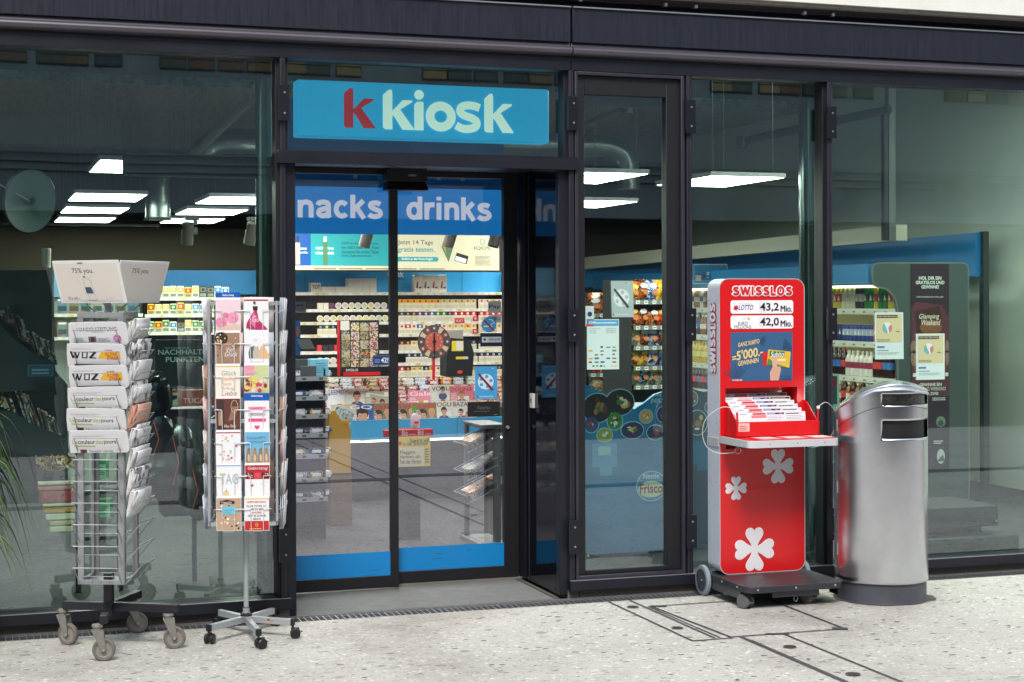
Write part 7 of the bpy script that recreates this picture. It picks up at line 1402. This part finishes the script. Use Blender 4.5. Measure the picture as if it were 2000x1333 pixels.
# ================================================================== LOTTERY STAND
LY = -.26; mx0, mx1 = 3.826, 4.338; mz0, mz1 = .125, 1.718
lot = TH('lottery_stand', 'red lottery stand with grey sides, form shelf and clover leaves on a wheeled base', 'lottery stand', ((mx0 + mx1) / 2, LY, 0))
def rrect(u0, v0, u1, v1, r, n=7):
    o = []
    for cx_, cy_, a in ((u1 - r, v0 + r, -90), (u1 - r, v1 - r, 0), (u0 + r, v1 - r, 90), (u0 + r, v0 + r, 180)):
        o += [(cx_ + r * math.cos(rad(a + 90 * i / n)), cy_ + r * math.sin(rad(a + 90 * i / n))) for i in range(n + 1)]
    return o
sideg = M('grey_lacquer', (198, 206, 218), .4, var=.03)
T = FR((0, LY, 0)); out = rrect(mx0, mz0, mx1, mz1, .055)
hx0, hx1, hz0, hz1 = mx0 + .035, mx1 - .045, .905, 1.128   # slip opening
b = MB(); b.prism(T, out, -.150, -.105, sideg); b.stroke(T, [(x, y) for x, y in out], .0001, -.02, sideg, True) if 0 else None; k_o = len(out); b.add([(x, y, -.1049) for x, y in out] + [(x, y, -.0004) for x, y in out], [(i, (i + 1) % k_o, k_o + (i + 1) % k_o, k_o + i) for i in range(k_o)], sideg, T)
rv_ = [(3.84, 1.62), (3.84, 1.30), (3.84, .95), (3.84, .62), (3.84, .30)]
SL = FR((mx0, LY + .15, 0), -90)
for v in (1.60, 1.30, .94, .62, .50, .30):
    for u in (.022, .112): b.disc(SL, u, v, .0032, .0006, blackp, k=8)
b.build('grey_case', lot, bevel=.002, world=True)
b = MB()   # red front with its opening: four slabs round the hole
inn = rrect(mx0 + .0025, mz0 + .0025, mx1 - .0025, mz1 - .0025, .053)
top = [p for p in inn if p[1] >= hz1]; bot = [p for p in inn if p[1] <= .8]
tl = [(mx0 + .0025, hz1), (mx1 - .0025, hz1)]; b.prism(T, tl + [p for p in inn if p[1] > hz1], -.0215, .0, redm)
b.prism(T, [(mx1 - .0025, .80)] + [(mx0 + .0025, .80)] + [p for p in inn[::-1] if p[1] < .8][::-1][0:0] + sorted([p for p in inn if p[1] < .8], key=lambda p: math.atan2(p[1] - .8, p[0] - (mx0 + mx1) / 2)), -.0215, .0, redm)
b.prism(T, [(mx0 + .0025, .8), (hx0, .8), (hx0, hz1), (mx0 + .0025, hz1)], -.0215, 0, redm); b.prism(T, [(hx1, .8), (mx1 - .0025, .8), (mx1 - .0025, hz1), (hx1, hz1)], -.0215, 0, redm)
b.build('red_front', lot, world=True)
b = MB(); b.stroke(T, out, .005, .0006, M('panel_trim', (190, 192, 196), .35, .4), True); b.build('trim', lot, world=True)
mx = lambda px: P(px, 700, LY).x; mz = lambda py, px=1488: P(px, py, LY).z
b = MB()
for gr, m_, nn in ((.24, C(236, 236, 238), .0012), (0, C(200, 22, 34), .0045)):
    b.word(T, 'SWISSLOS', mx(1431), mz(577, 1488), mx(1547) - mx(1431), mz(560) - mz(577), nn, m_, .25, gap=.08, grow=gr)
b.build('front_lettering', lot, world=True)
b = MB(); SLu = lambda v: v
hgt = .036
TS = Matrix(((0, 0, -1, mx0), (0, -1, 0, LY + .15), (0, 0, 0, 0), (0, 0, 0, 1)))
# vertical lettering: text u runs up, text v runs to the left as seen
TV = Matrix(((0, 0, -1, mx0 - .0), (0, 1, 0, 0), (1, 0, 0, 0), (0, 0, 0, 1))) if 0 else None
c0 = P(1391, 728, LY + .1); zlo = mz(729, 1391) ; zhi = P(1391, 593, LY + .1).z; zlo = P(1391, 728, LY + .1).z
TV = Matrix(((0, 0, -1, mx0), (0, 1, 0, 0), (1, 0, 0, 0), (0, 0, 0, 1)))   # u->z, v->+y, n->-x
for gr, m_, nn in ((.16, C(176, 24, 40), .001), (0, C(232, 234, 238), .0045)):
    vs0 = len(b.v)
    MB.word(b, Matrix.Identity(4), 'SWISSLOS', 0, 0, zhi - zlo, .066, nn, m_, .25, gap=.05, grow=gr)
    for i in range(vs0, len(b.v)): u, v, n_ = b.v[i]; b.v[i] = Vector((mx0 - n_, LY + .10 - v, zlo + u))
# reading upward on the left side: v must point to the viewer's left (+y), so mirror
for i in range(len(b.v)): p = b.v[i]; b.v[i] = Vector((p.x, 2 * (LY + .10 - .031) - p.y, p.z))
b.build('side_lettering', lot, world=True)
# jackpot plates
def plate(px0, py0, px1, py1, fn, name='jackpot_plate'):
    b = MB(); b.prism(T, rrect(mx(px0), mz(py1), mx(px1), mz(py0), .014), .0008, .003, C(234, 234, 238)); fn(b); return b.build(name, lot, world=True)
def lot1(b):
    for i, (du, dv) in enumerate(((0, 0), (.008, .006), (.015, .012), (.009, -.004), (.018, .002), (.004, .011))): b.disc(T, mx(1434) + du, mz(603) + dv, .006, .0036 + i * .0002, C(196, 24, 48), k=10)
    b.text(T, 'LOTTO', mx(1442), mz(606), mx(1470) - mx(1442), mz(596) - mz(606), .0036, C(40, 64, 120), .016, .006); b.text(T, 'SWISS', mx(1444), mz(595), mx(1468) - mx(1444), .005, .0036, C(220, 120, 130))
    b.rect(T, mx(1482), mz(610), mx(1496), mz(590), .0034, C(222, 222, 228)); b.text(T, '43,2', mx(1484), mz(610), mx(1521) - mx(1484), mz(592) - mz(610), .0042, C(16, 16, 20), .022); b.text(T, 'Mio.', mx(1524), mz(609.5), mx(1546) - mx(1524), mz(597.5) - mz(609.5), .0042, C(16, 16, 20)); [b.text(T, 'Mio.', mx(1524) + e * .0011, mz(609.5), mx(1546) - mx(1524), mz(597.5) - mz(609.5), .0044 + e * .0002, C(16, 16, 20)) for e in (1, 2)]
def lot2(b):
    b.text(T, 'EURO', mx(1441), mz(635.5), mx(1460) - mx(1441), mz(628.5) - mz(635.5), .0036, C(60, 66, 84), .006); b.text(T, 'MILLIONS', mx(1434), mz(642), mx(1467) - mx(1434), mz(635.5) - mz(642), .0036, C(60, 66, 84), .006)
    c = (mx(1462), mz(623)); b.poly(T, [(c[0] + (.012 if i % 2 == 0 else .005) * math.sin(rad(i * 36)), c[1] + (.012 if i % 2 == 0 else .005) * math.cos(rad(i * 36))) for i in range(10)], .0036, C(210, 170, 90))
    for du, dv in ((-.02, .0), (-.028, -.006), (-.014, .006), (-.034, .002)): b.disc(T, c[0] + du, c[1] + dv, .0028, .0036, C(170, 176, 190), k=5)
    b.rect(T, mx(1482), mz(639), mx(1496), mz(619), .0034, C(222, 222, 228)); b.text(T, '42,0', mx(1484), mz(639), mx(1521) - mx(1484), mz(621) - mz(639), .0042, C(16, 16, 20), .022); b.text(T, 'Mio.', mx(1524), mz(638.5), mx(1546) - mx(1524), mz(626.5) - mz(638.5), .0042, C(16, 16, 20)); [b.text(T, 'Mio.', mx(1524) + e * .0011, mz(638.5), mx(1546) - mx(1524), mz(626.5) - mz(638.5), .0044 + e * .0002, C(16, 16, 20)) for e in (1, 2)]
plate(1427, 587, 1549, 613, lot1); plate(1427, 616.5, 1549, 642.5, lot2)
# picture
b = MB(); tb = M('poster_blue', (52, 92, 132), .45, var=.04, vs=4); b.prism(T, [(mx(1427), mz(744.5)), (mx(1547.5), mz(744.5)), (mx(1547.5), mz(649)), (mx(1427), mz(649))], .0006, .002, tb)
lf = C(34, 66, 100)
for (u0, v0, a0, L) in ((1484, 664, -20, 16), (1440, 742, 100, 40), (1540, 672, 180, 14)):
    for i in range(9):
        a = rad(a0 + (i - 4) * 13); c = (mx(u0), mz(v0)); k = L / 363.; b.poly(T, [c, (c[0] + k * .5 * math.cos(a) - .003 * math.sin(a), c[1] + k * .5 * math.sin(a) + .003 * math.cos(a)), (c[0] + k * math.cos(a), c[1] + k * math.sin(a)), (c[0] + k * .5 * math.cos(a) + .003 * math.sin(a), c[1] + k * .5 * math.sin(a) - .003 * math.cos(a))], .0024 + i * .00005, lf)
b.poly(T, ell(mx(1537), mz(684), .03, .04, n=18), .0024, C(30, 72, 110))
yt = C(226, 196, 120)
def slant(s, px0, py, px1, hh, off=.02):
    n0 = len(b.v); w = mx(px1) - mx(px0); b.text(T, s, 0, 0, w, hh, 0, yt, off)
    for i in range(n0, len(b.v)): q = b.v[i] - Vector((0, LY, 0)); b.v[i] = Vector((mx(px0) + q.x, LY - .003, mz(py) + q.z + q.x * .16))
slant('GANZ SUBITO', 1441, 678, 1483, .023); slant("5'000.-", 1438, 704, 1490, .052, .024); slant('GEWINNEN', 1441, 715, 1481, .026); slant('=', 1430, 703, 1437, .02)
b.poly(T, [(mx(1504), mz(744)), (mx(1520), mz(744)), (mx(1525), mz(722)), (mx(1520), mz(706)), (mx(1514), mz(700)), (mx(1511), mz(690)), (mx(1508), mz(700)), (mx(1509), mz(716)), (mx(1503), mz(728))], .0034, C(206, 160, 140))
b.poly(T, [(mx(1486), mz(690)), (mx(1500), mz(687)), (mx(1502), mz(714)), (mx(1491), mz(716))], .003, C(190, 30, 36)); b.poly(T, [(mx(1500), mz(683)), (mx(1544), mz(688)), (mx(1541), mz(720)), (mx(1497), mz(713))], .0032, C(216, 180, 60)); b.poly(T, [(mx(1500), mz(700)), (mx(1516), mz(712)), (mx(1541), mz(720)), (mx(1497), mz(713))], .0038, C(80, 130, 60)); b.poly(T, [(mx(1507), mz(703)), (mx(1513), mz(698)), (mx(1518), mz(706)), (mx(1516), mz(720)), (mx(1508), mz(716))], .0042, C(210, 166, 146)); b.poly(T, [(mx(1503), mz(686)), (mx(1532), mz(688)), (mx(1531), mz(697)), (mx(1502), mz(697))], .004, C(60, 110, 50)); b.text(T, 'Subito', mx(1504), mz(698), mx(1530) - mx(1504), .03, .0046, white, .01, .006); b.rect(T, mx(1518), mz(706), mx(1534), mz(702), .004, C(230, 220, 190))
b.rect(T, mx(1429), mz(744), mx(1450), mz(740), .003, C(190, 40, 50)); b.text(T, 'SWISSLOS', mx(1430), mz(743.6), mx(1449) - mx(1430), .009, .0034, white, .01); b.text(T, 'MACH DEINE', mx(1524), mz(737), mx(1543) - mx(1524), .006, .003, C(16, 40, 70), .008); b.text(T, 'CHANCE', mx(1524), mz(743), mx(1544) - mx(1524), .011, .003, C(16, 40, 70), .008)
b.build('picture_panel', lot, world=True)
# opening, tray and desk
b = MB(); b.box(hx0 - .004, LY + .09, .8, hx1 + .004, LY + .10, hz1 + .004, redm); b.box(hx0 - .004, LY + .0216, .8, hx0 - .0003, LY + .09, hz1 + .004, redm); b.box(hx1 + .0003, LY + .0216, .8, hx1 + .004, LY + .09, hz1 + .004, redm); b.box(hx0 - .004, LY + .0216, hz1 + .0003, hx1 + .004, LY + .09, hz1 + .004, redm); b.build('recess', lot, world=True)
tz = .985
b = MB(); bx0, bx1 = hx0 - .008, hx1 + .045
b.box(bx0, LY - .15, .878, bx1, LY - .144, .955, redm); 
for x_ in (bx0, bx1 - .006): b.prism(FR((x_ + .006, LY, 0), -90), [(-.02, .878), (.144, .878), (.144, .957), (.03, 1.05), (-.02, 1.06)], 0, .006, redm)
b.box(bx1 + .005, LY - .13, .878, bx1 + .019, LY - .116, .95, redm); b.build('form_tray', lot, bevel=.001, world=True)
b = MB(); b.rect(FR((0, LY - .15, 0)), bx0 + .01, .905, bx0 + .075, .95, .001, C(226, 190, 180)); b.lines(FR((0, LY - .15, 0)), bx0 + .016, .912, bx0 + .068, .942, 3, .0016, C(190, 60, 60), .4, 2); b.build('tray_sticker', lot, world=True)
dz = .873; dx0, dx1 = mx0 - .006, 4.352; dyf = LY - .36
deskp = [(dx0, LY - .003), (dx0, dyf + .04)] + [(dx0 + .04 - .04 * math.cos(rad(a)), dyf + .04 - .04 * math.sin(rad(a))) for a in (15, 30, 45, 60, 75, 90)] + [(dx1 - .03, dyf)] + [(dx1 - .03 + .03 * math.sin(rad(a)), dyf + .03 - .03 * math.cos(rad(a))) for a in (30, 60, 90)] + [(dx1, LY - .003)]
k = len(deskp); b = MB(); db = M('desk_edge_metal', (206, 208, 212), .4, .25, var=.05)
b.add([(x, y, dz) for x, y in deskp] + [(x, y, dz - .038) for x, y in deskp], [tuple(range(k))[::-1] if 0 else tuple(range(k)), tuple(range(2 * k - 1, k - 1, -1))] + [(i, k + i, k + (i + 1) % k, (i + 1) % k) for i in range(k)], db)
for u in (.12, .28, .44): b.disc(FR((0, dyf, 0)), dx0 + u, dz - .019, .003, .0005, blackp, k=8)
b.box(dx0 - .001, LY + .0, dz - .06, dx0 + .0045, LY + .145, dz - .012, db)
dsk = b.build('writing_desk', lot, bevel=.0015, world=True)
b = MB(); b.prism(Matrix(((1, 0, 0, 0), (0, 1, 0, 0), (0, 0, 1, 0), (0, 0, 0, 1))), [(x * .97 + (dx0 + dx1) / 2 * .03, y if y > LY - .05 else y + .008) for x, y in deskp], dz + .0005, dz + .002, redm)
for i in range(3): u = dx0 + .10 + i * .155; b.box(u, dyf + .05, dz + .0021, u + .12, dyf + .19, dz + .003, C(226, 150, 150)); b.box(u + .01, dyf + .07, dz + .0031, u + .11, dyf + .17, dz + .0036, C(236, 200, 200))
b.build('desk_pad', dsk, world=True)
# pens on cable loops
pl = Vector((bx0 + .012, LY - .13, .985)); pr_ = Vector((bx1 + .012, LY - .123, .95))
b = MB(); b.tube([pr_, pr_ + Vector((.004, 0, .06))], .0055, redm, 8); b.lathe([(0, .0), (.008, .004), (.010, .012), (.006, .02), (0, .021)], white, 12, Matrix.Translation(pr_ + Vector((.004, 0, .06)))); 
b.tube(crom([tuple(pr_ + Vector((.008, -.0, .078))), (4.42, LY - .10, 1.045), (4.50, LY - .06, .98), (4.515, LY - .02, .90), (4.47, LY - .0, .82), (4.40, LY + .0, .795), (4.345, LY - .02, .80)], 8), .0022, M('cable_sleeve', (206, 210, 208), .3), 6); b.build('cable_pen', lot, world=True)
b = MB(); b.tube([pl + Vector((0, 0, -.03)), pl + Vector((0, 0, .02))], .0055, redm, 8); b.lathe([(0, 0), (.008, .004), (.009, .01), (0, .018)], white, 12, Matrix.Translation(pl + Vector((0, 0, .018))))
b.tube(crom([tuple(pl + Vector((-.002, 0, .034))), (3.79, LY - .11, 1.035), (3.72, LY - .06, .975), (3.71, LY - .03, .89), (3.74, LY - .03, .815), (3.80, LY - .05, .785), (3.87, LY - .09, .79)], 8), .0022, MATS['cable_sleeve'], 6); b.tube(ell3 if 0 else [tuple(Vector((3.885, LY - .1, .80)) + Vector((.018 * math.cos(rad(a)), 0, .016 * math.sin(rad(a))))) for a in range(0, 360, 30)], .0015, white, 5, closed=True); b.build('cable_pen', lot, world=True)
# clover leaves
def clover(px, py, R, rot=0):
    b = MB(); u0, v0 = P(px, py, LY).x, P(px, py, LY).z
    for q in range(4):
        a = rad(90 * q + rot)
        pts = []
        for i in range(31):
            t = -1 + 2 * i / 30
            pass
        hp = [(-.10, .09), (.10, .09), (.23, .33), (.39, .55), (.455, .72), (.42, .88), (.30, .985), (.16, .985), (.05, .93), (0, .86), (-.05, .93), (-.16, .985), (-.30, .985), (-.42, .88), (-.455, .72), (-.39, .55), (-.23, .33)]
        hp = crom(hp, 3, True)
        for sc_2, m_, nn in ((1.0, C(236, 236, 240), .0010 + q * .0002), (.93, C(224, 222, 228), .0024 + q * .0001)):
            pp = [(x * sc_2, (y - .55) * sc_2 + .55) for x, y in hp]
            b.poly(T, [(u0 + R * (x * math.cos(a) - y * math.sin(a)), v0 + R * (x * math.sin(a) + y * math.cos(a))) for x, y in pp], nn, m_)
    b.poly(T, [(u0 + R * .17 * math.cos(rad(45 + 90 * i)), v0 + R * .17 * math.sin(rad(45 + 90 * i))) for i in range(4)], .0030, C(224, 222, 228))
    b.build('clover_leaf', lot, world=True)
k_ = (mx(1550) - mx(1450)) / 100
clover(1519.5, 911, 30 * k_); clover(1437.5, 954, 20.5 * k_); clover(1473.5, 1073, 38 * k_)
# base with wheels
by0, by1 = LY - .385, LY + .17; bxa, bxb = mx0 - .03, mx1 + .03
bp = [(bxa, by1), (bxa, by0 + .05)] + [(bxa + .05 - .05 * math.cos(rad(a)), by0 + .05 - .05 * math.sin(rad(a))) for a in (22, 45, 67, 90)] + [(bxb - .05 + .05 * math.sin(rad(a)), by0 + .05 - .05 * math.cos(rad(a))) for a in (0, 22, 45, 67, 90)] + [(bxb, by1)]
k = len(bp); b = MB(); bb = M('base_charcoal', (44, 44, 50), .45, var=.08)
b.add([(x, y, .122) for x, y in bp] + [(x, y, .088) for x, y in bp], [tuple(range(k)), tuple(range(2 * k - 1, k - 1, -1))] + [(i, k + i, k + (i + 1) % k, (i + 1) % k) for i in range(k)], bb)
for u in (.06, .28, .51): b.lathe([(0, -.003), (.006, -.003), (.006, 0)], lip_m, 10, Matrix.Translation((bxa + u, by0 - .0004, .105)), axis='y')
for y in (by0 + .12, by0 + .3): b.lathe([(0, -.003), (.006, -.003), (.006, .0)], lip_m, 10, Matrix.Translation((bxa - .0004, y, .105)), axis='x')
base = b.build('base_plate', lot, bevel=.003, world=True)
b = MB(); b.box(bxa + .004, by0 + .09, .045, bxa + .01, by1 - .02, .0878, M('skirt_grey', (70, 70, 72), .5)); b.box(bxa + .16, by0 + .03, .055, bxb - .14, by0 + .036, .0878, M('skirt_grey', (0, 0, 0))); b.box(bxb - .02, by0 + .05, .045, bxb - .014, by0 + .14, .0878, blackp); b.build('skirt', base, bevel=.001, world=True)
b = MB(); b.tube([(bxa + .30, by0 + .06, .086), (bxa + .30, by0 + .06, .03), (bxa + .31, by0 + .06, .022), (bxa + .32, by0 + .06, .03), (bxa + .32, by0 + .06, .086)], .002, lip_m, 6); b.build('lock_loop', base, world=True)
for i, (px, py) in enumerate(((1461, 1190), (1585, 1180))):
    g = G(px, py) + Vector((0, .03, 0)); c = TH('front_caster', None, None, g - lot.location, rad(-62)); c.parent = lot
    b = MB(); 
    for s_ in (-1, 1): b.lathe([(0, s_ * .008), (.030, s_ * .008), (.0375, s_ * .012), (.0375, s_ * .026), (.032, s_ * .031), (.01, s_ * .033), (0, s_ * .032)], M('caster_grey', (92, 92, 94), .5, var=.1), 22, Matrix.Translation((0, 0, .0375)), axis='y')
    b.build('wheel', c); b = MB(); b.box(-.02, -.0075, .03, .02, .0075, .086, blackp); b.box(.02, -.02, .03, .04, .02, .034, lip_m); b.build('fork', c)
for xx in (bxa - .028, bxb + .004):
    b = MB(); RR = .082; b.lathe([(RR * .74, -.001), (RR * .95, -.0), (RR, .005), (RR, .019), (RR * .95, .024), (RR * .74, .023)], M('wheel_tyre', (128, 138, 148), .5), 32, Matrix.Translation((xx, LY + .115, RR)), axis='x'); w = b.build('rear_wheel', lot, world=True)
    b = MB(); b.lathe([(0, .002), (RR * .7, .004), (RR * .74, .004), (RR * .74, .02), (0, .02)], M('wheel_disc', (66, 70, 76), .5), 28, Matrix.Translation((xx, LY + .115, RR)), axis='x'); b.lathe([(0, -.003), (.006, -.003), (.006, .004)], lip_m, 10, Matrix.Translation((xx, LY + .115, RR)), axis='x'); b.build('hub', w, world=True)
# forms in the tray
ftop = 1.066
for rr in range(6):
    for cc in range(3):
        wdt = (.17, .115, .13)[cc]; u0 = bx0 + .012 + (0, .16, .27)[cc] + .0 * rr + .003 * rr; y = LY + .05 - rr * .034; z = .96 - rr * .002
        htt = 1.090 - rr * .0165 - .955
        b = MB(); Tn = FR((0, 0, 0)); col = (C(232, 232, 236), C(230, 228, 234), C(232, 232, 234))[cc]
        for j in range(3): b.box(0, .0012 * j, 0, wdt, .0012 * j + .0009, htt - .0012 * j, col)
        if cc == 0: b.rect(Tn, wdt * .5, htt - .012, wdt * .95, htt - .003, .0004, C(196, 40, 50) if rr % 2 == 0 or rr > 1 else C(226, 190, 196)); b.rect(Tn, wdt * .06, htt - .011, wdt * .3, htt - .005, .0004, C(226, 150, 90) if rr == 0 else C(190, 180, 210)); b.rect(Tn, wdt * .45, htt - .03, wdt * .97, htt - .014, .0004, C(226, 130, 140))
        elif cc == 1: b.rect(Tn, wdt * .1, htt - .012, wdt * .97, htt - .003, .0004, C(36, 40, 96)); b.rect(Tn, wdt * .14, htt - .010, wdt * .5, htt - .006, .0007, C(200, 204, 226)); b.rect(Tn, wdt * .7, htt - .010, wdt * .85, htt - .006, .0007, C(226, 120, 130)); b.lines(Tn, wdt * .1, htt - .04, wdt * .95, htt - .015, 3, .0004, C(190, 180, 200), .4, rr)
        else: b.rect(Tn, wdt * .05, htt - .013, wdt * .97, htt - .003, .0004, C(28, 28, 32) if rr < 2 else C(210, 210, 216)); b.lines(Tn, wdt * .12, htt - .012, wdt * .8, htt - .004, 1, .0007, C(200, 170, 120) if rr < 2 else C(50, 50, 56), .6, rr); b.lines(Tn, wdt * .1, htt - .04, wdt * .95, htt - .015, 3, .0004, C(170, 170, 176), .4, rr)
        o = b.build('lottery_form'); o.location = (u0, y, z); o.rotation_euler = (rad(-8), 0, rad(random.uniform(-.8, .8)))
        tag(o, '%s lottery form, %s row from the back of the red tray' % (('red and white', 'navy and white', 'black and white')[cc], ORD[rr]), 'lottery form', 'forms in the red tray')

# ================================================================== LITTER BIN
cb = G(1721, 1183); R_ = .247; bc = Vector((cb.x, cb.y, 0)); d = Vector((cb.x, cb.y - CY, 0)).normalized(); bc = bc + d * R_
bin_ = TH('litter_bin', 'brushed steel litter bin with slanting top and two dark slots', 'litter bin', bc)
def steel():
    m = bpy.data.materials.new('brushed_steel'); m.use_nodes = True; nt = m.node_tree; N = nt.nodes; L = nt.links; b = N['Principled BSDF']
    tc = N.new('ShaderNodeTexCoord'); mp = N.new('ShaderNodeMapping'); mp.inputs['Scale'].default_value = (2, 2, 160); L.new(tc.outputs['Object'], mp.inputs[0])
    n = N.new('ShaderNodeTexNoise'); n.inputs['Scale'].default_value = 4; n.inputs['Detail'].default_value = 4; L.new(mp.outputs[0], n.inputs['Vector'])
    r = N.new('ShaderNodeMapRange'); r.inputs['To Min'].default_value = .15; r.inputs['To Max'].default_value = .27; L.new(n.outputs['Fac'], r.inputs[0]); L.new(r.outputs[0], b.inputs['Roughness'])
    tg = N.new('ShaderNodeTangent'); tg.direction_type = 'RADIAL'; tg.axis = 'Z'; L.new(tg.outputs[0], b.inputs['Tangent'])
    n2 = N.new('ShaderNodeTexNoise'); n2.inputs['Scale'].default_value = 7; n2.inputs['Detail'].default_value = 8; n2.inputs['Roughness'].default_value = .75; L.new(tc.outputs['Object'], n2.inputs['Vector'])
    cr_ = N.new('ShaderNodeValToRGB'); e = cr_.color_ramp.elements; e[0].position = .3; e[1].position = .62; e[0].color = (*lin((196, 198, 202)), 1); e[1].color = (*lin((208, 210, 214)), 1); L.new(n2.outputs['Fac'], cr_.inputs[0]); L.new(cr_.outputs[0], b.inputs['Base Color'])
    b.inputs['Metallic'].default_value = 1; b.inputs['Anisotropic'].default_value = .85; b.inputs['Anisotropic Rotation'].default_value = 0
    bp = N.new('ShaderNodeBump'); bp.inputs['Strength'].default_value = .03; bp.inputs['Distance'].default_value = .002; L.new(n.outputs['Fac'], bp.inputs['Height']); L.new(bp.outputs[0], b.inputs['Normal']); return m
stl = steel()
# directions as seen: a=angle from straight toward the camera, positive to the right
base_a = math.atan2(-d.y, -d.x)
def ztop(a):   # gently slanting rim, low to the left
    x = math.sin(a); return 1.14 + .055 * x - .08 * x * x
NS = 96; zl = [.105, .3, .6, .85]
def cp(a, r, z): t = base_a + a; return (r * math.cos(t), r * math.sin(t), z)
s0, s1 = rad(2), rad(84)
LZ = (.873, .968); UZ = (1.048, 1.108)
b = MB(); rows_ = [.105, .3, .6, LZ[0], LZ[1], UZ[0]]
idx = {}
angs = sorted(set([2 * math.pi * i / NS - math.pi for i in range(NS)] + [s0, s1])); n_ = len(angs)
def zrow(j, a):
    zt = ztop(a)
    l1 = min(LZ[1], zt - .12); u0 = min(UZ[0], zt - .06); u1 = min(UZ[1], zt - .022)
    return [.105, .12, .3, .6, LZ[0] - .012, LZ[0], l1, l1 + .01, u0 - .01, u0, u1, u1 + .007, zt][j]
vs = [cp(a, R_, zrow(j, a)) for j in range(13) for a in angs]
fs = []
for j in range(12):
    for i in range(n_):
        i2 = (i + 1) % n_; mid = (angs[i] + (angs[i2] if i2 else angs[0] + 2 * math.pi)) / 2
        if s0 < mid < s1 and j in (5, 9): continue
        fs.append((j * n_ + i, j * n_ + i2, (j + 1) * n_ + i2, (j + 1) * n_ + i))
b.add(vs, fs, stl)
k0 = len(b.v); vs = [cp(a, R_ * f, ztop(a) + (1 - f) * .03 if f > .5 else 1.105) for f in (.97, .9, .0001) for a in angs]; 
vs = [cp(a, R_, ztop(a)) for a in angs] + [cp(a, R_ * .975, ztop(a) + .008) for a in angs] + [cp(a, R_ * .6, 1.12 + .5 * (ztop(a) - 1.12) + .012) for a in angs] + [(0, 0, 1.137)]
fs = [(j * n_ + i, j * n_ + (i + 1) % n_, (j + 1) * n_ + (i + 1) % n_, (j + 1) * n_ + i) for j in range(2) for i in range(n_)] + [(2 * n_ + i, 2 * n_ + (i + 1) % n_, 3 * n_) for i in range(n_)]
b.add(vs, fs, stl)
o = b.build('steel_shell', bin_); md = o.modifiers.new('thick', 'SOLIDIFY'); md.thickness = .0025; md.offset = -1
b = MB(); b.lathe([(R_ * .93, .1), (R_ * .93, 1.0)], M('bin_inside', (12, 12, 14), .6), 40); b.lathe([(0, .99), (R_ * .9, .99), (R_ * .9, 1.04), (0, 1.04)], M('ash_grey', (120, 118, 112), .8, var=.4, vs=30), 32); b.build('liner', bin_)
b = MB(); b.add([cp(a, R_ - .012, z) for z in (UZ[0] - .01, UZ[1] + .02) for a in angs if -.05 < a < 1.6], [(i, i + 1, i + 1 + sum(1 for a in angs if -.05 < a < 1.6), i + sum(1 for a in angs if -.05 < a < 1.6)) for i in range(sum(1 for a in angs if -.05 < a < 1.6) - 1)], M('crumpled_film', (40, 38, 38), .25, var=.8, vs=12, bump=1, bs=20)); b.build('ash_bag', bin_)
b = MB(); b.tube([cp(a, R_ + .0006, ztop(a) - .098) for a in [rad(x) for x in range(-90, 96, 5)]], .0016, blackp, 5); b.build('lid_joint', bin_)
b = MB()
for z in (.93, .60, .27): p = cp(rad(-66), R_ + .001, z); b.tube([(p[0], p[1], z - .03), (p[0], p[1], z + .03)], .004, lip_m, 8)
b.build('hinge', bin_)
b = MB(); b.lathe([(0, 0), (R_ * .985, 0), (R_ * .965, .012), (R_ * .965, .1049), (0, .1049)], M('bin_plinth', (64, 66, 74), .5, var=.15, vs=10), 48); b.build('base_ring', bin_)
b = MB(); r = random.Random(2); g = [cp(2 * math.pi * i / 40, R_ * (1.02 + .05 * r.random() + (.12 if 8 < i < 13 else 0)), .0035) for i in range(40)]; b.add(g, [tuple(range(40))], M('foot_patch_dark', (74, 72, 74), .9, var=.3, vs=40)); b.build('foot_patch', bin_)  # flat dark patch round the bin foot, wider on the right
for o in S.objects:
    if 'label' in o and len(o['label'].split()) > 16: print('LONG', len(o['label'].split()), o['label'])
